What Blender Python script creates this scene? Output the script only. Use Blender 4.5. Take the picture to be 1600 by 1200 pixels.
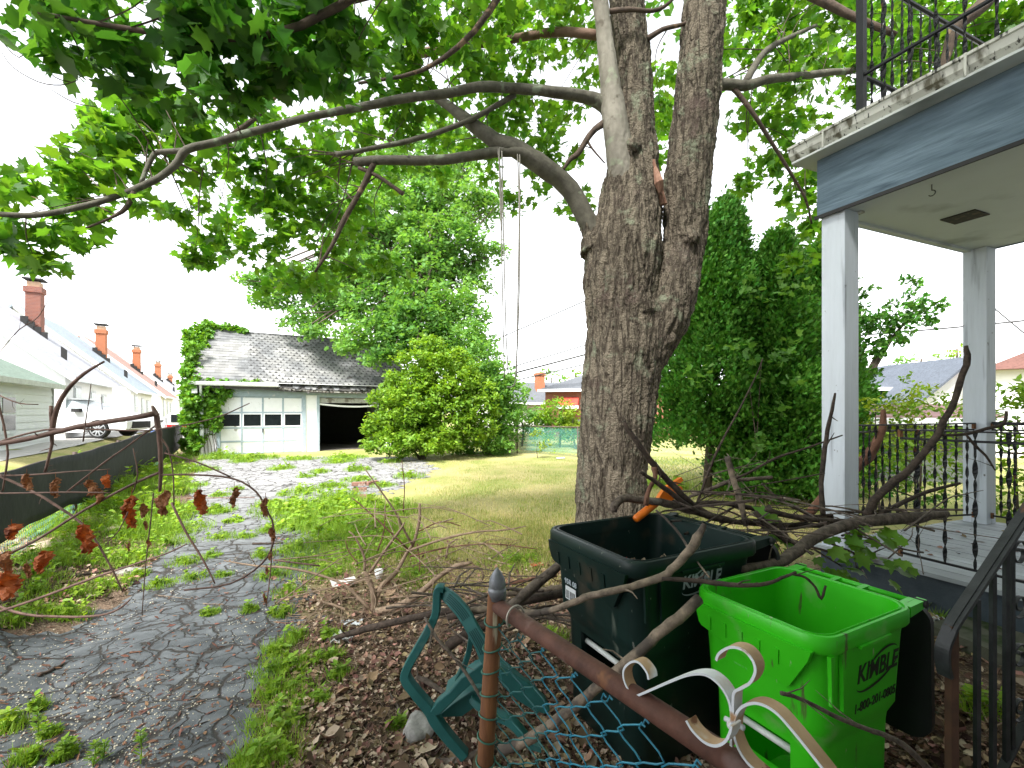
import bpy, bmesh, math, random
import numpy as np
from mathutils import Vector, Matrix, noise
random.seed(7); RNG = np.random.default_rng(11)
for o in list(bpy.data.objects): bpy.data.objects.remove(o)
SC = bpy.context.scene
COL = SC.collection
# ------------------------------------------------------------------ camera, sky, sun, exposure
E, F, HZ = 1.78, 711.0, 644.0          # eye height, focal length in photo pixels, horizon row
cd = bpy.data.cameras.new('camera'); cam = bpy.data.objects.new('camera', cd); COL.objects.link(cam)
cam.location = (0, 0, E); cam.rotation_euler = (math.radians(90), 0, 0)
cd.lens = 16.0; cd.sensor_width = 36.0; cd.shift_y = 44/1600; cd.clip_start = .05; cd.clip_end = 3000
SC.camera = cam
SUN_EL, SUN_AZ = math.radians(52), math.radians(-152)     # azimuth measured from +Y towards +X
w = bpy.data.worlds.new('World'); SC.world = w; w.use_nodes = True
nt = w.node_tree; nt.nodes.clear()
sky = nt.nodes.new('ShaderNodeTexSky'); sky.sky_type = 'NISHITA'; sky.sun_disc = False
sky.sun_elevation = SUN_EL; sky.sun_rotation = SUN_AZ; sky.air_density = 1.0; sky.dust_density = 1.0; sky.ozone_density = 1.0
hs = nt.nodes.new('ShaderNodeHueSaturation'); hs.inputs['Saturation'].default_value = .12; hs.inputs['Value'].default_value = 1.0
bg = nt.nodes.new('ShaderNodeBackground'); bg.inputs['Strength'].default_value = .15
wo = nt.nodes.new('ShaderNodeOutputWorld')
nt.links.new(sky.outputs[0], hs.inputs['Color']); nt.links.new(hs.outputs[0], bg.inputs['Color']); nt.links.new(bg.outputs[0], wo.inputs[0])
ld = bpy.data.lights.new('sun', 'SUN'); ld.energy = 3.0; ld.angle = math.radians(12); ld.color = (1, .96, .9)
sun = bpy.data.objects.new('sun', ld); COL.objects.link(sun)
_d = Vector((math.sin(SUN_AZ)*math.cos(SUN_EL), math.cos(SUN_AZ)*math.cos(SUN_EL), math.sin(SUN_EL)))
sun.rotation_euler = _d.to_track_quat('Z', 'Y').to_euler(); sun.location = (0, 0, 30)
SC.view_settings.view_transform = 'Standard'; SC.view_settings.look = 'None'; SC.view_settings.gamma = 1
SC.view_settings.exposure = 1.95
SC.render.engine = 'CYCLES'
SC.cycles.max_bounces = 8; SC.cycles.diffuse_bounces = 4; SC.cycles.transparent_max_bounces = 8

# ------------------------------------------------------------------ lot geometry
U = Vector((-.508, .861, 0)); V = Vector((.861, .508, 0))           # away along the lot / to the right across it
F0 = Vector((-5.24, 4.66, 0))                                        # a point on the left boundary fence
def ss(a, b, x):
    t = np.clip((x-a)/(b-a), 0, 1); return t*t*(3-2*t)
def hgt(x, y):
    s = -((x-F0.x)*V.x + (y-F0.y)*V.y)
    h = .2*ss(6, 16, y)
    h = h + .2*ss(-1.15, -.3, s)*(1-ss(6, 14, y))
    h = h + .62*ss(.2, 2.5, s)*ss(3, 10, y)
    h = h + .25*ss(1.95, 2.7, x)*(1-ss(5, 8.5, y))
    h = h + .012*np.sin(x*2.1+y*.7)*np.cos(y*1.9-x*.6) + .008*np.sin(x*5.3)*np.sin(y*4.7+1)
    return h
def H(x, y): return float(hgt(x, y))
def P(px, py, Y): return Vector(((px-800)/F*Y, Y, E-(py-HZ)/F*Y))    # photo pixel + real distance -> place
def G(px, py, dz=0.0):                                               # photo pixel -> place on the ground
    z = 0.0
    for _ in range(25):
        Y = (E-z)*F/max(py-HZ, 4); x = (px-800)/F*Y
        z = .5*z+.5*H(x, Y)
    return Vector((x, Y, z+dz))

# ------------------------------------------------------------------ materials
def mat(name, col, col2=None, rough=.8, var=.18, scale=6, bump=0, bscale=60, bdist=.01, metal=0, spec=.4,
        stretch=(1, 1, 1), trans=0, tcol=None, island=0, spots=None, bstretch=None, detail=6, dist=0.0):
    m = bpy.data.materials.new(name); m.use_nodes = True; n = m.node_tree; L = n.links
    b = n.nodes['Principled BSDF']; out = n.nodes['Material Output']
    col = tuple(col); c1 = tuple(max(0, c*(1-var)) for c in col); c2 = tuple(col2) if col2 else tuple(min(1, c*(1+var)) for c in col)
    tc = n.nodes.new('ShaderNodeTexCoord')
    mp = n.nodes.new('ShaderNodeMapping'); mp.inputs['Scale'].default_value = stretch
    L.new(tc.outputs['Object'], mp.inputs[0])
    nz = n.nodes.new('ShaderNodeTexNoise'); nz.inputs['Scale'].default_value = scale; nz.inputs['Detail'].default_value = detail
    nz.inputs['Roughness'].default_value = .62; nz.inputs['Distortion'].default_value = dist
    L.new(mp.outputs[0], nz.inputs['Vector'])
    rp = n.nodes.new('ShaderNodeMapRange'); rp.inputs['From Min'].default_value = .3; rp.inputs['From Max'].default_value = .7
    L.new(nz.outputs[0], rp.inputs[0])
    mx = n.nodes.new('ShaderNodeMix'); mx.data_type = 'RGBA'
    mx.inputs[6].default_value = (*c1, 1); mx.inputs[7].default_value = (*c2, 1)
    L.new(rp.outputs[0], mx.inputs[0]); cur = mx.outputs[2]
    if island:
        ge = n.nodes.new('ShaderNodeNewGeometry'); mr = n.nodes.new('ShaderNodeMapRange')
        mr.inputs['To Min'].default_value = 1-island; mr.inputs['To Max'].default_value = 1+island
        L.new(ge.outputs['Random Per Island'], mr.inputs[0])
        h2 = n.nodes.new('ShaderNodeHueSaturation'); L.new(mr.outputs[0], h2.inputs['Value']); L.new(cur, h2.inputs['Color'])
        m2 = n.nodes.new('ShaderNodeMath'); m2.operation = 'MULTIPLY_ADD'; m2.inputs[1].default_value = 7.31; m2.inputs[2].default_value = 0
        L.new(ge.outputs['Random Per Island'], m2.inputs[0])
        m3 = n.nodes.new('ShaderNodeMath'); m3.operation = 'FRACT'; L.new(m2.outputs[0], m3.inputs[0])
        m4 = n.nodes.new('ShaderNodeMapRange'); m4.inputs['To Min'].default_value = .5-island*.06; m4.inputs['To Max'].default_value = .5+island*.05
        L.new(m3.outputs[0], m4.inputs[0]); L.new(m4.outputs[0], h2.inputs['Hue']); cur = h2.outputs[0]
    for sp in (spots or []):                       # (colour, scale, threshold, softness[, stretch])
        ns = n.nodes.new('ShaderNodeTexNoise'); ns.inputs['Scale'].default_value = sp[1]; ns.inputs['Detail'].default_value = 5
        if len(sp) > 4:
            mq = n.nodes.new('ShaderNodeMapping'); mq.inputs['Scale'].default_value = sp[4]; L.new(tc.outputs['Object'], mq.inputs[0]); L.new(mq.outputs[0], ns.inputs['Vector'])
        else: L.new(tc.outputs['Object'], ns.inputs['Vector'])
        r2 = n.nodes.new('ShaderNodeMapRange'); r2.inputs['From Min'].default_value = sp[2]; r2.inputs['From Max'].default_value = sp[2]+sp[3]
        L.new(ns.outputs[0], r2.inputs[0]); mz = n.nodes.new('ShaderNodeMix'); mz.data_type = 'RGBA'
        L.new(r2.outputs[0], mz.inputs[0]); L.new(cur, mz.inputs[6]); mz.inputs[7].default_value = (*sp[0], 1); cur = mz.outputs[2]
    L.new(cur, b.inputs['Base Color'])
    b.inputs['Roughness'].default_value = rough; b.inputs['Metallic'].default_value = metal; b.inputs['Specular IOR Level'].default_value = spec
    if bump:
        nb = n.nodes.new('ShaderNodeTexNoise'); nb.inputs['Scale'].default_value = bscale; nb.inputs['Detail'].default_value = 5
        mb_ = n.nodes.new('ShaderNodeMapping'); mb_.inputs['Scale'].default_value = bstretch or stretch
        L.new(tc.outputs['Object'], mb_.inputs[0]); L.new(mb_.outputs[0], nb.inputs['Vector'])
        bu = n.nodes.new('ShaderNodeBump'); bu.inputs['Strength'].default_value = bump; bu.inputs['Distance'].default_value = bdist
        L.new(nb.outputs[0], bu.inputs['Height']); L.new(bu.outputs[0], b.inputs['Normal'])
    if trans:
        tr = n.nodes.new('ShaderNodeBsdfTranslucent'); ms = n.nodes.new('ShaderNodeMixShader'); ms.inputs[0].default_value = trans
        g = n.nodes.new('ShaderNodeMix'); g.data_type = 'RGBA'; g.blend_type = 'MULTIPLY'; g.inputs[0].default_value = 1
        L.new(cur, g.inputs[6]); g.inputs[7].default_value = (*(tcol or (1.6, 1.5, .5)), 1); L.new(g.outputs[2], tr.inputs[0])
        L.new(b.outputs[0], ms.inputs[1]); L.new(tr.outputs[0], ms.inputs[2]); L.new(ms.outputs[0], out.inputs[0])
    return m

# ------------------------------------------------------------------ mesh builder
class MB:
    def __init__(s): s.v = []; s.f = []; s.big = []
    def add(s, vs, fs):
        k = len(s.v); s.v += [tuple(q) for q in vs]; s.f += [tuple(i+k for i in f) for f in fs]; return s
    def fbox(s, fn, a0, a1, b0, b1, c0, c1):
        vs = [fn(a, b, c) for c in (c0, c1) for (a, b) in ((a0, b0), (a1, b0), (a1, b1), (a0, b1))]
        return s.add(vs, [(3, 2, 1, 0), (4, 5, 6, 7), (0, 1, 5, 4), (1, 2, 6, 5), (2, 3, 7, 6), (3, 0, 4, 7)])
    def box(s, x0, x1, y0, y1, z0, z1): return s.fbox(lambda a, b, c: (a, b, c), x0, x1, y0, y1, z0, z1)
    def loft(s, rings, cap=True, closed=True):
        n = len(rings[0]); vs = [p for r in rings for p in r]; fs = []
        for i in range(len(rings)-1):
            for j in range(n if closed else n-1):
                k = (j+1) % n; fs.append((i*n+j, i*n+k, (i+1)*n+k, (i+1)*n+j))
        if cap: fs.append(tuple(range(n-1, -1, -1))); fs.append(tuple(range((len(rings)-1)*n, len(rings)*n)))
        return s.add(vs, fs)
    def tube(s, pts, rad, seg=8, rough=0.0, cap=True, flat=1.0, twist=0.0):
        pts = [Vector(p) for p in pts]; n = len(pts)
        if not hasattr(rad, '__len__'): rad = [rad]*n
        rings = []; up = None
        for i, p in enumerate(pts):
            t = (pts[min(i+1, n-1)]-pts[max(i-1, 0)])
            if t.length < 1e-9: t = Vector((0, 0, 1))
            t.normalize()
            if up is None:
                up = Vector((0, 0, 1)) if abs(t.z) < .9 else Vector((1, 0, 0))
            a = (up - t*up.dot(t))
            if a.length < 1e-6: a = t.orthogonal()
            a.normalize(); b = t.cross(a); up = a
            ring = []
            for k in range(seg):
                an = 2*math.pi*k/seg + twist*i
                r = rad[i]*(1+rough*(random.random()*2-1))
                ring.append(p + a*math.cos(an)*r + b*math.sin(an)*r*flat)
            rings.append(ring)
        return s.loft(rings, cap)
    def strip(s, pts, wid, thick, wdir):            # a flat bar following pts; wdir = direction of its width
        pts = [Vector(p) for p in pts]; wd = Vector(wdir).normalized(); rings = []; n = len(pts)
        for i, p in enumerate(pts):
            t = (pts[min(i+1, n-1)]-pts[max(i-1, 0)]).normalized()
            nn = t.cross(wd); nn.normalize() if nn.length > 1e-6 else None
            w_ = wid[i] if hasattr(wid, '__len__') else wid
            rings.append([p+wd*w_/2+nn*thick/2, p-wd*w_/2+nn*thick/2, p-wd*w_/2-nn*thick/2, p+wd*w_/2-nn*thick/2])
        return s.loft(rings)
    def prism(s, poly, fn, d0, d1):                 # poly of (a,c), extruded along b through fn(a,b,c)
        n = len(poly); vs = [fn(a, d0, c) for a, c in poly]+[fn(a, d1, c) for a, c in poly]
        return s.add(vs, [tuple(range(n)), tuple(range(2*n-1, n-1, -1))]+[(i, i+n, (i+1) % n+n, (i+1) % n) for i in range(n)])
    def lathe(s, prof, o=(0, 0, 0), seg=16):
        o = Vector(o); return s.loft([[o+Vector((r*math.cos(2*math.pi*k/seg), r*math.sin(2*math.pi*k/seg), z)) for k in range(seg)] for r, z in prof])
    def build(s, name, m, parent=None, smooth=False, recalc=True, at=None):
        me = bpy.data.meshes.new(name); me.from_pydata(s.v, [], s.f)
        if recalc and len(s.v) < 60000:
            bm = bmesh.new(); bm.from_mesh(me); bmesh.ops.recalc_face_normals(bm, faces=bm.faces); bm.to_mesh(me); bm.free()
        return link(name, me, m, parent, smooth, at)
WO = {}
def link(name, me, m, parent=None, smooth=False, at=None):
    me.materials.append(m) if m else None
    n = len(me.vertices); co = np.empty(n*3); me.vertices.foreach_get('co', co); co = co.reshape(-1, 3)
    if parent is not None: off = WO[parent.name]
    elif at is not None: off = Vector(at)
    else:
        off = Vector(((co[:, 0].min()+co[:, 0].max())/2, (co[:, 1].min()+co[:, 1].max())/2, co[:, 2].min())) if n else Vector()
    co = co-np.array(off); me.vertices.foreach_set('co', co.ravel())
    if smooth: me.polygons.foreach_set('use_smooth', np.ones(len(me.polygons), bool))
    me.update()
    o = bpy.data.objects.new(name, me); COL.objects.link(o)
    if parent is not None: o.parent = parent; WO[o.name] = off
    else: o.location = off; WO[o.name] = off
    return o
def thing(name, label, cat, loc, group=None):
    o = bpy.data.objects.new(name, None); COL.objects.link(o); o.location = Vector(loc); o.empty_display_size = .2
    WO[o.name] = Vector(loc); return tag(o, label, cat, group)
def tag(o, label=None, cat=None, group=None, kind=None):
    if label: o['label'] = label
    if cat: o['category'] = cat
    if group: o['group'] = group
    if kind: o['kind'] = kind
    return o
def npmesh(name, verts, fsizes, floops):
    me = bpy.data.meshes.new(name); me.vertices.add(len(verts)); me.vertices.foreach_set('co', np.asarray(verts, dtype=np.float32).ravel())
    me.loops.add(len(floops)); me.loops.foreach_set('vertex_index', np.asarray(floops, dtype=np.int32))
    me.polygons.add(len(fsizes)); st = np.concatenate([[0], np.cumsum(fsizes)[:-1]]).astype(np.int32)
    me.polygons.foreach_set('loop_start', st)
    me.polygons.foreach_set('loop_total', np.asarray(fsizes, dtype=np.int32)); me.update(calc_edges=True); me.validate(); return me
def basis(nrm, ang):
    n = nrm/np.maximum(np.linalg.norm(nrm, axis=1, keepdims=True), 1e-9)
    ref = np.where(np.abs(n[:, 2:3]) < .9, np.array([[0, 0, 1.]]), np.array([[1., 0, 0]]))
    a = np.cross(ref, n); a /= np.linalg.norm(a, axis=1, keepdims=True); b = np.cross(n, a)
    c, s_ = np.cos(ang)[:, None], np.sin(ang)[:, None]
    return np.stack([a*c+b*s_, -a*s_+b*c, n], axis=2)      # columns = local x,y,z
def scatter(tv, tf, pos, R, sc):
    tv = np.asarray(tv, float); N = len(pos); n = len(tv)
    if np.ndim(sc) == 1: sc = np.asarray(sc)[:, None]*np.ones((1, 3))
    loc = tv[None]*sc[:, None, :]
    vs = np.einsum('nij,nkj->nki', R, loc)+pos[:, None, :]
    sizes = np.tile([len(f) for f in tf], N); fl = np.concatenate([np.array(f) for f in tf])
    loops = (fl[None]+np.arange(N)[:, None]*n).ravel()
    return vs.reshape(-1, 3), sizes, loops
def merge(parts):
    off = 0; V_, S_, L_ = [], [], []
    for v, s_, l in parts: V_.append(v); S_.append(s_); L_.append(l+off); off += len(v)
    return np.concatenate(V_), np.concatenate(S_), np.concatenate(L_)
MAPLE = ([(0, 0, 0), (.20, -.06, .04), (.30, .12, .05), (.52, .20, .02), (.37, .37, .08), (.47, .64, .03), (.2, .57, .05), (0, 1, -.06),
          (-.2, .57, .05), (-.47, .64, .03), (-.37, .37, .08), (-.52, .20, .02), (-.30, .12, .05), (-.20, -.06, .04)],
         [(0, 1, 2, 3, 4, 5, 6, 7), (0, 7, 8, 9, 10, 11, 12, 13)])
LEAF = ([(0, 0, 0), (.22, .3, .05), (.24, .6, .05), (0, 1, -.04), (-.24, .6, .05), (-.22, .3, .05)], [(0, 1, 2, 3), (0, 3, 4, 5)])
DIAM = ([(0, 0, 0), (.3, .45, .06), (0, 1, -.03), (-.3, .45, .06)], [(0, 1, 2, 3)])
BLADE = ([(-.5, 0, 0), (.5, 0, 0), (.32, .0, .55), (-.32, .0, .55), (0, .0, 1)], [(0, 1, 2, 3), (3, 2, 4)])
LOBED = ([(0, 0, 0), (.13, .2, .03), (.34, .16, .04), (.2, .42, .04), (.42, .5, .02), (.18, .62, .03), (.26, .85, 0), (0, 1, -.03),
          (-.26, .85, 0), (-.18, .62, .03), (-.42, .5, .02), (-.2, .42, .04), (-.34, .16, .04), (-.13, .2, .03)],
         [(0, 1, 2, 3, 4, 5, 6, 7), (0, 7, 8, 9, 10, 11, 12, 13)])
def leafcloud(centers, crad, nper, size, tpl, droop=.5, flat=.6, outward=None, var=.35):
    """leaves around clump centres (N,3) with clump radius crad"""
    C = np.repeat(np.asarray(centers, float), nper, axis=0); N = len(C)
    d = RNG.normal(size=(N, 3)); d /= np.linalg.norm(d, axis=1, keepdims=True); d *= (RNG.random((N, 1))**.45)
    cr = np.repeat(np.broadcast_to(np.asarray(crad, float), (len(centers),)), nper)[:, None] if np.ndim(crad) else crad
    d = d*cr; d[:, 2] *= flat
    pos = C+d
    nr = RNG.normal(size=(N, 3))*droop; nr[:, 2] += 1
    if outward is not None: nr[:, :2] += outward*d[:, :2]/(np.abs(d).max()+1e-6)
    R = basis(nr, RNG.random(N)*2*math.pi)
    sc = size*(1-var+2*var*RNG.random(N))
    return scatter(tpl[0], tpl[1], pos, R, sc)
def clumps(blobs, dens, shell=.55):
    """blobs: (centre, (rx,ry,rz)); returns clump centres biased towards the shell"""
    out = []
    for c, r in blobs:
        n = max(3, int(dens*(r[0]*r[1]+r[1]*r[2]+r[0]*r[2])))
        d = RNG.normal(size=(n, 3)); d /= np.linalg.norm(d, axis=1, keepdims=True)
        d *= (shell+(1-shell)*RNG.random((n, 1))**.6)
        out.append(np.array(c)+d*np.array(r))
    return np.concatenate(out)
def crown(name, parts, m, parent):
    v, s_, l = merge(parts); me = npmesh(name, v, s_, l); return link(name, me, m, parent)
def path(spec, sub=3, jit=0.0):
    """spec of (px,py,Y,r) -> smooth 3D points and radii (Catmull-Rom)"""
    p = [P(a[0], a[1], a[2]) for a in spec]; r = [a[3] for a in spec]
    return smooth(p, r, sub, jit)
def smooth(p, r, sub=3, jit=0.0):
    p = [Vector(q) for q in p]; n = len(p); op, orr = [], []
    for i in range(n-1):
        p0, p1, p2, p3 = p[max(i-1, 0)], p[i], p[i+1], p[min(i+2, n-1)]
        for k in range(sub):
            t = k/sub
            q = .5*((2*p1)+(p2-p0)*t+(2*p0-5*p1+4*p2-p3)*t*t+(3*p1-p0-3*p2+p3)*t**3)
            rr = r[i]*(1-t)+r[i+1]*t
            if jit and (i or k): q = q+Vector((random.uniform(-1, 1), random.uniform(-1, 1), random.uniform(-1, 1)))*jit*rr
            op.append(q); orr.append(rr)
    op.append(p[-1]); orr.append(r[-1]); return op, orr
# ------------------------------------------------------------------ ground
def grid_sheet(name, xs, ys, m, dz=0, kind='structure'):
    X, Y = np.meshgrid(xs, ys); Z = hgt(X, Y)+dz
    v = np.stack([X, Y, Z], -1).reshape(-1, 3); nx, ny = len(xs), len(ys)
    i = (np.arange(ny-1)[:, None]*nx+np.arange(nx-1)[None]).ravel()
    l = np.stack([i, i+1, i+nx+1, i+nx], 1)
    me = npmesh(name, v, np.full(len(i), 4), l.ravel()); me.polygons.foreach_set('use_smooth', np.ones(len(me.polygons), bool))
    o = bpy.data.objects.new(name, me); COL.objects.link(o); me.materials.append(m); o['kind'] = kind; WO[name] = Vector(); return o
def ground_mat():
    m = bpy.data.materials.new('soil_and_lawn'); m.use_nodes = True; n = m.node_tree; L = n.links; b = n.nodes['Principled BSDF']
    tc = n.nodes.new('ShaderNodeTexCoord'); b.inputs['Roughness'].default_value = .95; b.inputs['Specular IOR Level'].default_value = .15
    def nz(sc, det=6):
        a = n.nodes.new('ShaderNodeTexNoise'); a.inputs['Scale'].default_value = sc; a.inputs['Detail'].default_value = det; L.new(tc.outputs['Object'], a.inputs['Vector']); return a.outputs[0]
    def rng(i, a, c):
        r = n.nodes.new('ShaderNodeMapRange'); r.inputs['From Min'].default_value = a; r.inputs['From Max'].default_value = c; L.new(i, r.inputs[0]); return r.outputs[0]
    def mix(f, a, c):
        x = n.nodes.new('ShaderNodeMix'); x.data_type = 'RGBA'; L.new(f, x.inputs[0])
        for k, q in ((6, a), (7, c)):
            if isinstance(q, tuple): x.inputs[k].default_value = (*q, 1)
            else: L.new(q, x.inputs[k])
        return x.outputs[2]
    soil = mix(rng(nz(9), .35, .65), (.045, .03, .02), (.15, .105, .075))
    soil = mix(rng(nz(70, 3), .5, .62), soil, (.2, .15, .11))
    grass = mix(rng(nz(.8), .40, .60), (.19, .24, .05), (.42, .35, .17))
    grass = mix(rng(nz(30, 4), .3, .7), grass, (.28, .28, .11))
    sp = n.nodes.new('ShaderNodeSeparateXYZ'); L.new(tc.outputs['Object'], sp.inputs[0])
    ad = n.nodes.new('ShaderNodeMath'); ad.operation = 'MULTIPLY_ADD'; L.new(nz(.9), ad.inputs[0]); ad.inputs[1].default_value = 2.8; L.new(sp.outputs[1], ad.inputs[2])
    f = rng(ad.outputs[0], 5.4, 7.0)
    dv = n.nodes.new('ShaderNodeVectorMath'); dv.operation = 'DOT_PRODUCT'; L.new(tc.outputs['Object'], dv.inputs[0]); dv.inputs[1].default_value = (V.x, V.y, 0)
    l1 = rng(dv.outputs['Value'], -2.4, -2.0); l2 = rng(dv.outputs['Value'], -.2, -.7); mu = n.nodes.new('ShaderNodeMath'); mu.operation = 'MULTIPLY'; L.new(l1, mu.inputs[0]); L.new(l2, mu.inputs[1])
    sb = n.nodes.new('ShaderNodeMath'); sb.operation = 'SUBTRACT'; sb.use_clamp = True; L.new(f, sb.inputs[0]); L.new(mu.outputs[0], sb.inputs[1]); f = sb.outputs[0]
    c = mix(f, soil, grass); L.new(c, b.inputs['Base Color'])
    bu = n.nodes.new('ShaderNodeBump'); bu.inputs['Strength'].default_value = .8; bu.inputs['Distance'].default_value = .03; L.new(nz(35), bu.inputs['Height']); L.new(bu.outputs[0], b.inputs['Normal'])
    return m
def ax(near, step, far, ratio=1.25):
    a = list(np.arange(0, near+1e-6, step)); d = step
    while a[-1] < far: d *= ratio; a.append(a[-1]+d)
    return np.array(a)
xp = ax(10, .12, 700); xs = np.concatenate([-xp[::-1], xp[1:]]); ys = np.concatenate([-ax(4, .5, 60)[::-1]-.0, ax(18, .12, 900)[1:]])
grid_sheet('ground', xs, ys, ground_mat())

# driveway: cracked asphalt sheet
DRPX = [(-900, 1010), (-300, 1000), (0, 985), (120, 955), (200, 935), (240, 870), (300, 800), (296, 748), (300, 722), (330, 714), (640, 714), (690, 735), (620, 765), (530, 800),
        (500, 840), (485, 900), (492, 960), (470, 1010), (440, 1060), (405, 1130), (390, 1200), (370, 1400), (200, 1900), (-1400, 1900)]
DR = np.array([G(a, b)[:2] for a, b in DRPX])
def inpoly(x, y, poly):
    ins = np.zeros(x.shape, bool); j = len(poly)-1
    for i in range(len(poly)):
        xi, yi = poly[i]; xj, yj = poly[j]
        c = ((yi > y) != (yj > y)) & (x < (xj-xi)*(y-yi)/(yj-yi+1e-12)+xi); ins ^= c; j = i
    return ins
def asphalt_mat():
    m = bpy.data.materials.new('cracked_asphalt'); m.use_nodes = True; n = m.node_tree; L = n.links; b = n.nodes['Principled BSDF']
    tc = n.nodes.new('ShaderNodeTexCoord'); b.inputs['Roughness'].default_value = .75; b.inputs['Specular IOR Level'].default_value = .45
    wz = n.nodes.new('ShaderNodeTexNoise'); wz.inputs['Scale'].default_value = 3; wz.inputs['Detail'].default_value = 4; L.new(tc.outputs['Object'], wz.inputs['Vector'])
    vm = n.nodes.new('ShaderNodeVectorMath'); vm.operation = 'SCALE'; vm.inputs['Scale'].default_value = .38; L.new(wz.outputs['Color'], vm.inputs[0])
    va = n.nodes.new('ShaderNodeVectorMath'); va.operation = 'ADD'; L.new(tc.outputs['Object'], va.inputs[0]); L.new(vm.outputs[0], va.inputs[1])
    def vor(sc, a, c):
        v = n.nodes.new('ShaderNodeTexVoronoi'); v.feature = 'DISTANCE_TO_EDGE'; v.inputs['Scale'].default_value = sc; L.new(va.outputs[0], v.inputs['Vector'])
        r = n.nodes.new('ShaderNodeMapRange'); r.inputs['From Min'].default_value = a; r.inputs['From Max'].default_value = c; L.new(v.outputs[0], r.inputs[0]); return r.outputs[0]
    c1 = vor(2.3, .012, .045); c2 = vor(5.4, .006, .04)
    gz = n.nodes.new('ShaderNodeTexNoise'); gz.inputs['Scale'].default_value = 1.3; gz.inputs['Detail'].default_value = 3; L.new(tc.outputs['Object'], gz.inputs['Vector'])
    gr = n.nodes.new('ShaderNodeMapRange'); gr.inputs['From Min'].default_value = .5; gr.inputs['From Max'].default_value = .62; L.new(gz.outputs[0], gr.inputs[0])
    mxs = n.nodes.new('ShaderNodeMath'); mxs.operation = 'MAXIMUM'; L.new(c2, mxs.inputs[0]); L.new(gr.outputs[0], mxs.inputs[1])
    cr = n.nodes.new('ShaderNodeMath'); cr.operation = 'MINIMUM'; L.new(c1, cr.inputs[0]); L.new(mxs.outputs[0], cr.inputs[1])
    nn = n.nodes.new('ShaderNodeTexNoise'); nn.inputs['Scale'].default_value = 5; nn.inputs['Detail'].default_value = 8; L.new(tc.outputs['Object'], nn.inputs['Vector'])
    r1 = n.nodes.new('ShaderNodeMapRange'); r1.inputs['From Min'].default_value = .35; r1.inputs['From Max'].default_value = .65; L.new(nn.outputs[0], r1.inputs[0])
    a = n.nodes.new('ShaderNodeMix'); a.data_type = 'RGBA'; a.inputs[6].default_value = (.045, .052, .058, 1); a.inputs[7].default_value = (.125, .138, .15, 1); L.new(r1.outputs[0], a.inputs[0])
    fn = n.nodes.new('ShaderNodeTexVoronoi'); fn.inputs['Scale'].default_value = 75; L.new(tc.outputs['Object'], fn.inputs['Vector'])
    fr = n.nodes.new('ShaderNodeMapRange'); fr.inputs['From Min'].default_value = .12; fr.inputs['From Max'].default_value = .3; fr.inputs['To Min'].default_value = .35; fr.inputs['To Max'].default_value = 0; L.new(fn.outputs['Distance'], fr.inputs[0])
    a2 = n.nodes.new('ShaderNodeMix'); a2.data_type = 'RGBA'; L.new(fr.outputs[0], a2.inputs[0]); L.new(a.outputs[2], a2.inputs[6]); a2.inputs[7].default_value = (.20, .205, .19, 1)
    # paler asphalt farther along the drive
    sp = n.nodes.new('ShaderNodeSeparateXYZ'); L.new(tc.outputs['Object'], sp.inputs[0])
    r3 = n.nodes.new('ShaderNodeMapRange'); r3.inputs['From Min'].default_value = 5; r3.inputs['From Max'].default_value = 11; L.new(sp.outputs[1], r3.inputs[0])
    a3 = n.nodes.new('ShaderNodeMix'); a3.data_type = 'RGBA'; L.new(r3.outputs[0], a3.inputs[0]); L.new(a2.outputs[2], a3.inputs[6]); a3.inputs[7].default_value = (.25, .25, .255, 1)
    a4 = n.nodes.new('ShaderNodeMix'); a4.data_type = 'RGBA'; L.new(cr.outputs[0], a4.inputs[0]); a4.inputs[6].default_value = (.022, .018, .015, 1); L.new(a3.outputs[2], a4.inputs[7])
    L.new(a4.outputs[2], b.inputs['Base Color'])
    hm = n.nodes.new('ShaderNodeMath'); hm.operation = 'MULTIPLY_ADD'; L.new(nn.outputs[0], hm.inputs[0]); hm.inputs[1].default_value = .6; L.new(cr.outputs[0], hm.inputs[2])
    h2 = n.nodes.new('ShaderNodeMath'); h2.operation = 'MULTIPLY_ADD'; L.new(fr.outputs[0], h2.inputs[0]); h2.inputs[1].default_value = .5; L.new(hm.outputs[0], h2.inputs[2])
    bu = n.nodes.new('ShaderNodeBump'); bu.inputs['Strength'].default_value = .8; bu.inputs['Distance'].default_value = .010; L.new(h2.outputs[0], bu.inputs['Height']); L.new(bu.outputs[0], b.inputs['Normal'])
    return m
def driveway():
    st = .045; x = np.arange(-13, 1.5, st); y = np.arange(.6, 18.5, st); X, Y = np.meshgrid(x, y)
    wob = .12*np.sin(X*5.1+Y*3)+.09*np.sin(Y*9.3-X*4)+.06*np.sin(X*23+Y*17)+.05*np.sin(X*31-Y*27)
    ins = inpoly(X+wob, Y-wob*.6, DR); nx = len(x)
    c = ins[:-1, :-1] & ins[1:, :-1] & ins[:-1, 1:] & ins[1:, 1:]
    ii = np.argwhere(c); i = ii[:, 0]*nx+ii[:, 1]; l = np.stack([i, i+1, i+nx+1, i+nx], 1)
    used, inv = np.unique(l.ravel(), return_inverse=True)
    Z = hgt(X, Y)+.006; v = np.stack([X, Y, Z], -1).reshape(-1, 3)[used]
    me = npmesh('driveway', v, np.full(len(i), 4), inv); o = bpy.data.objects.new('driveway', me); COL.objects.link(o); me.materials.append(asphalt_mat()); o['kind'] = 'structure'
driveway()

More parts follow.
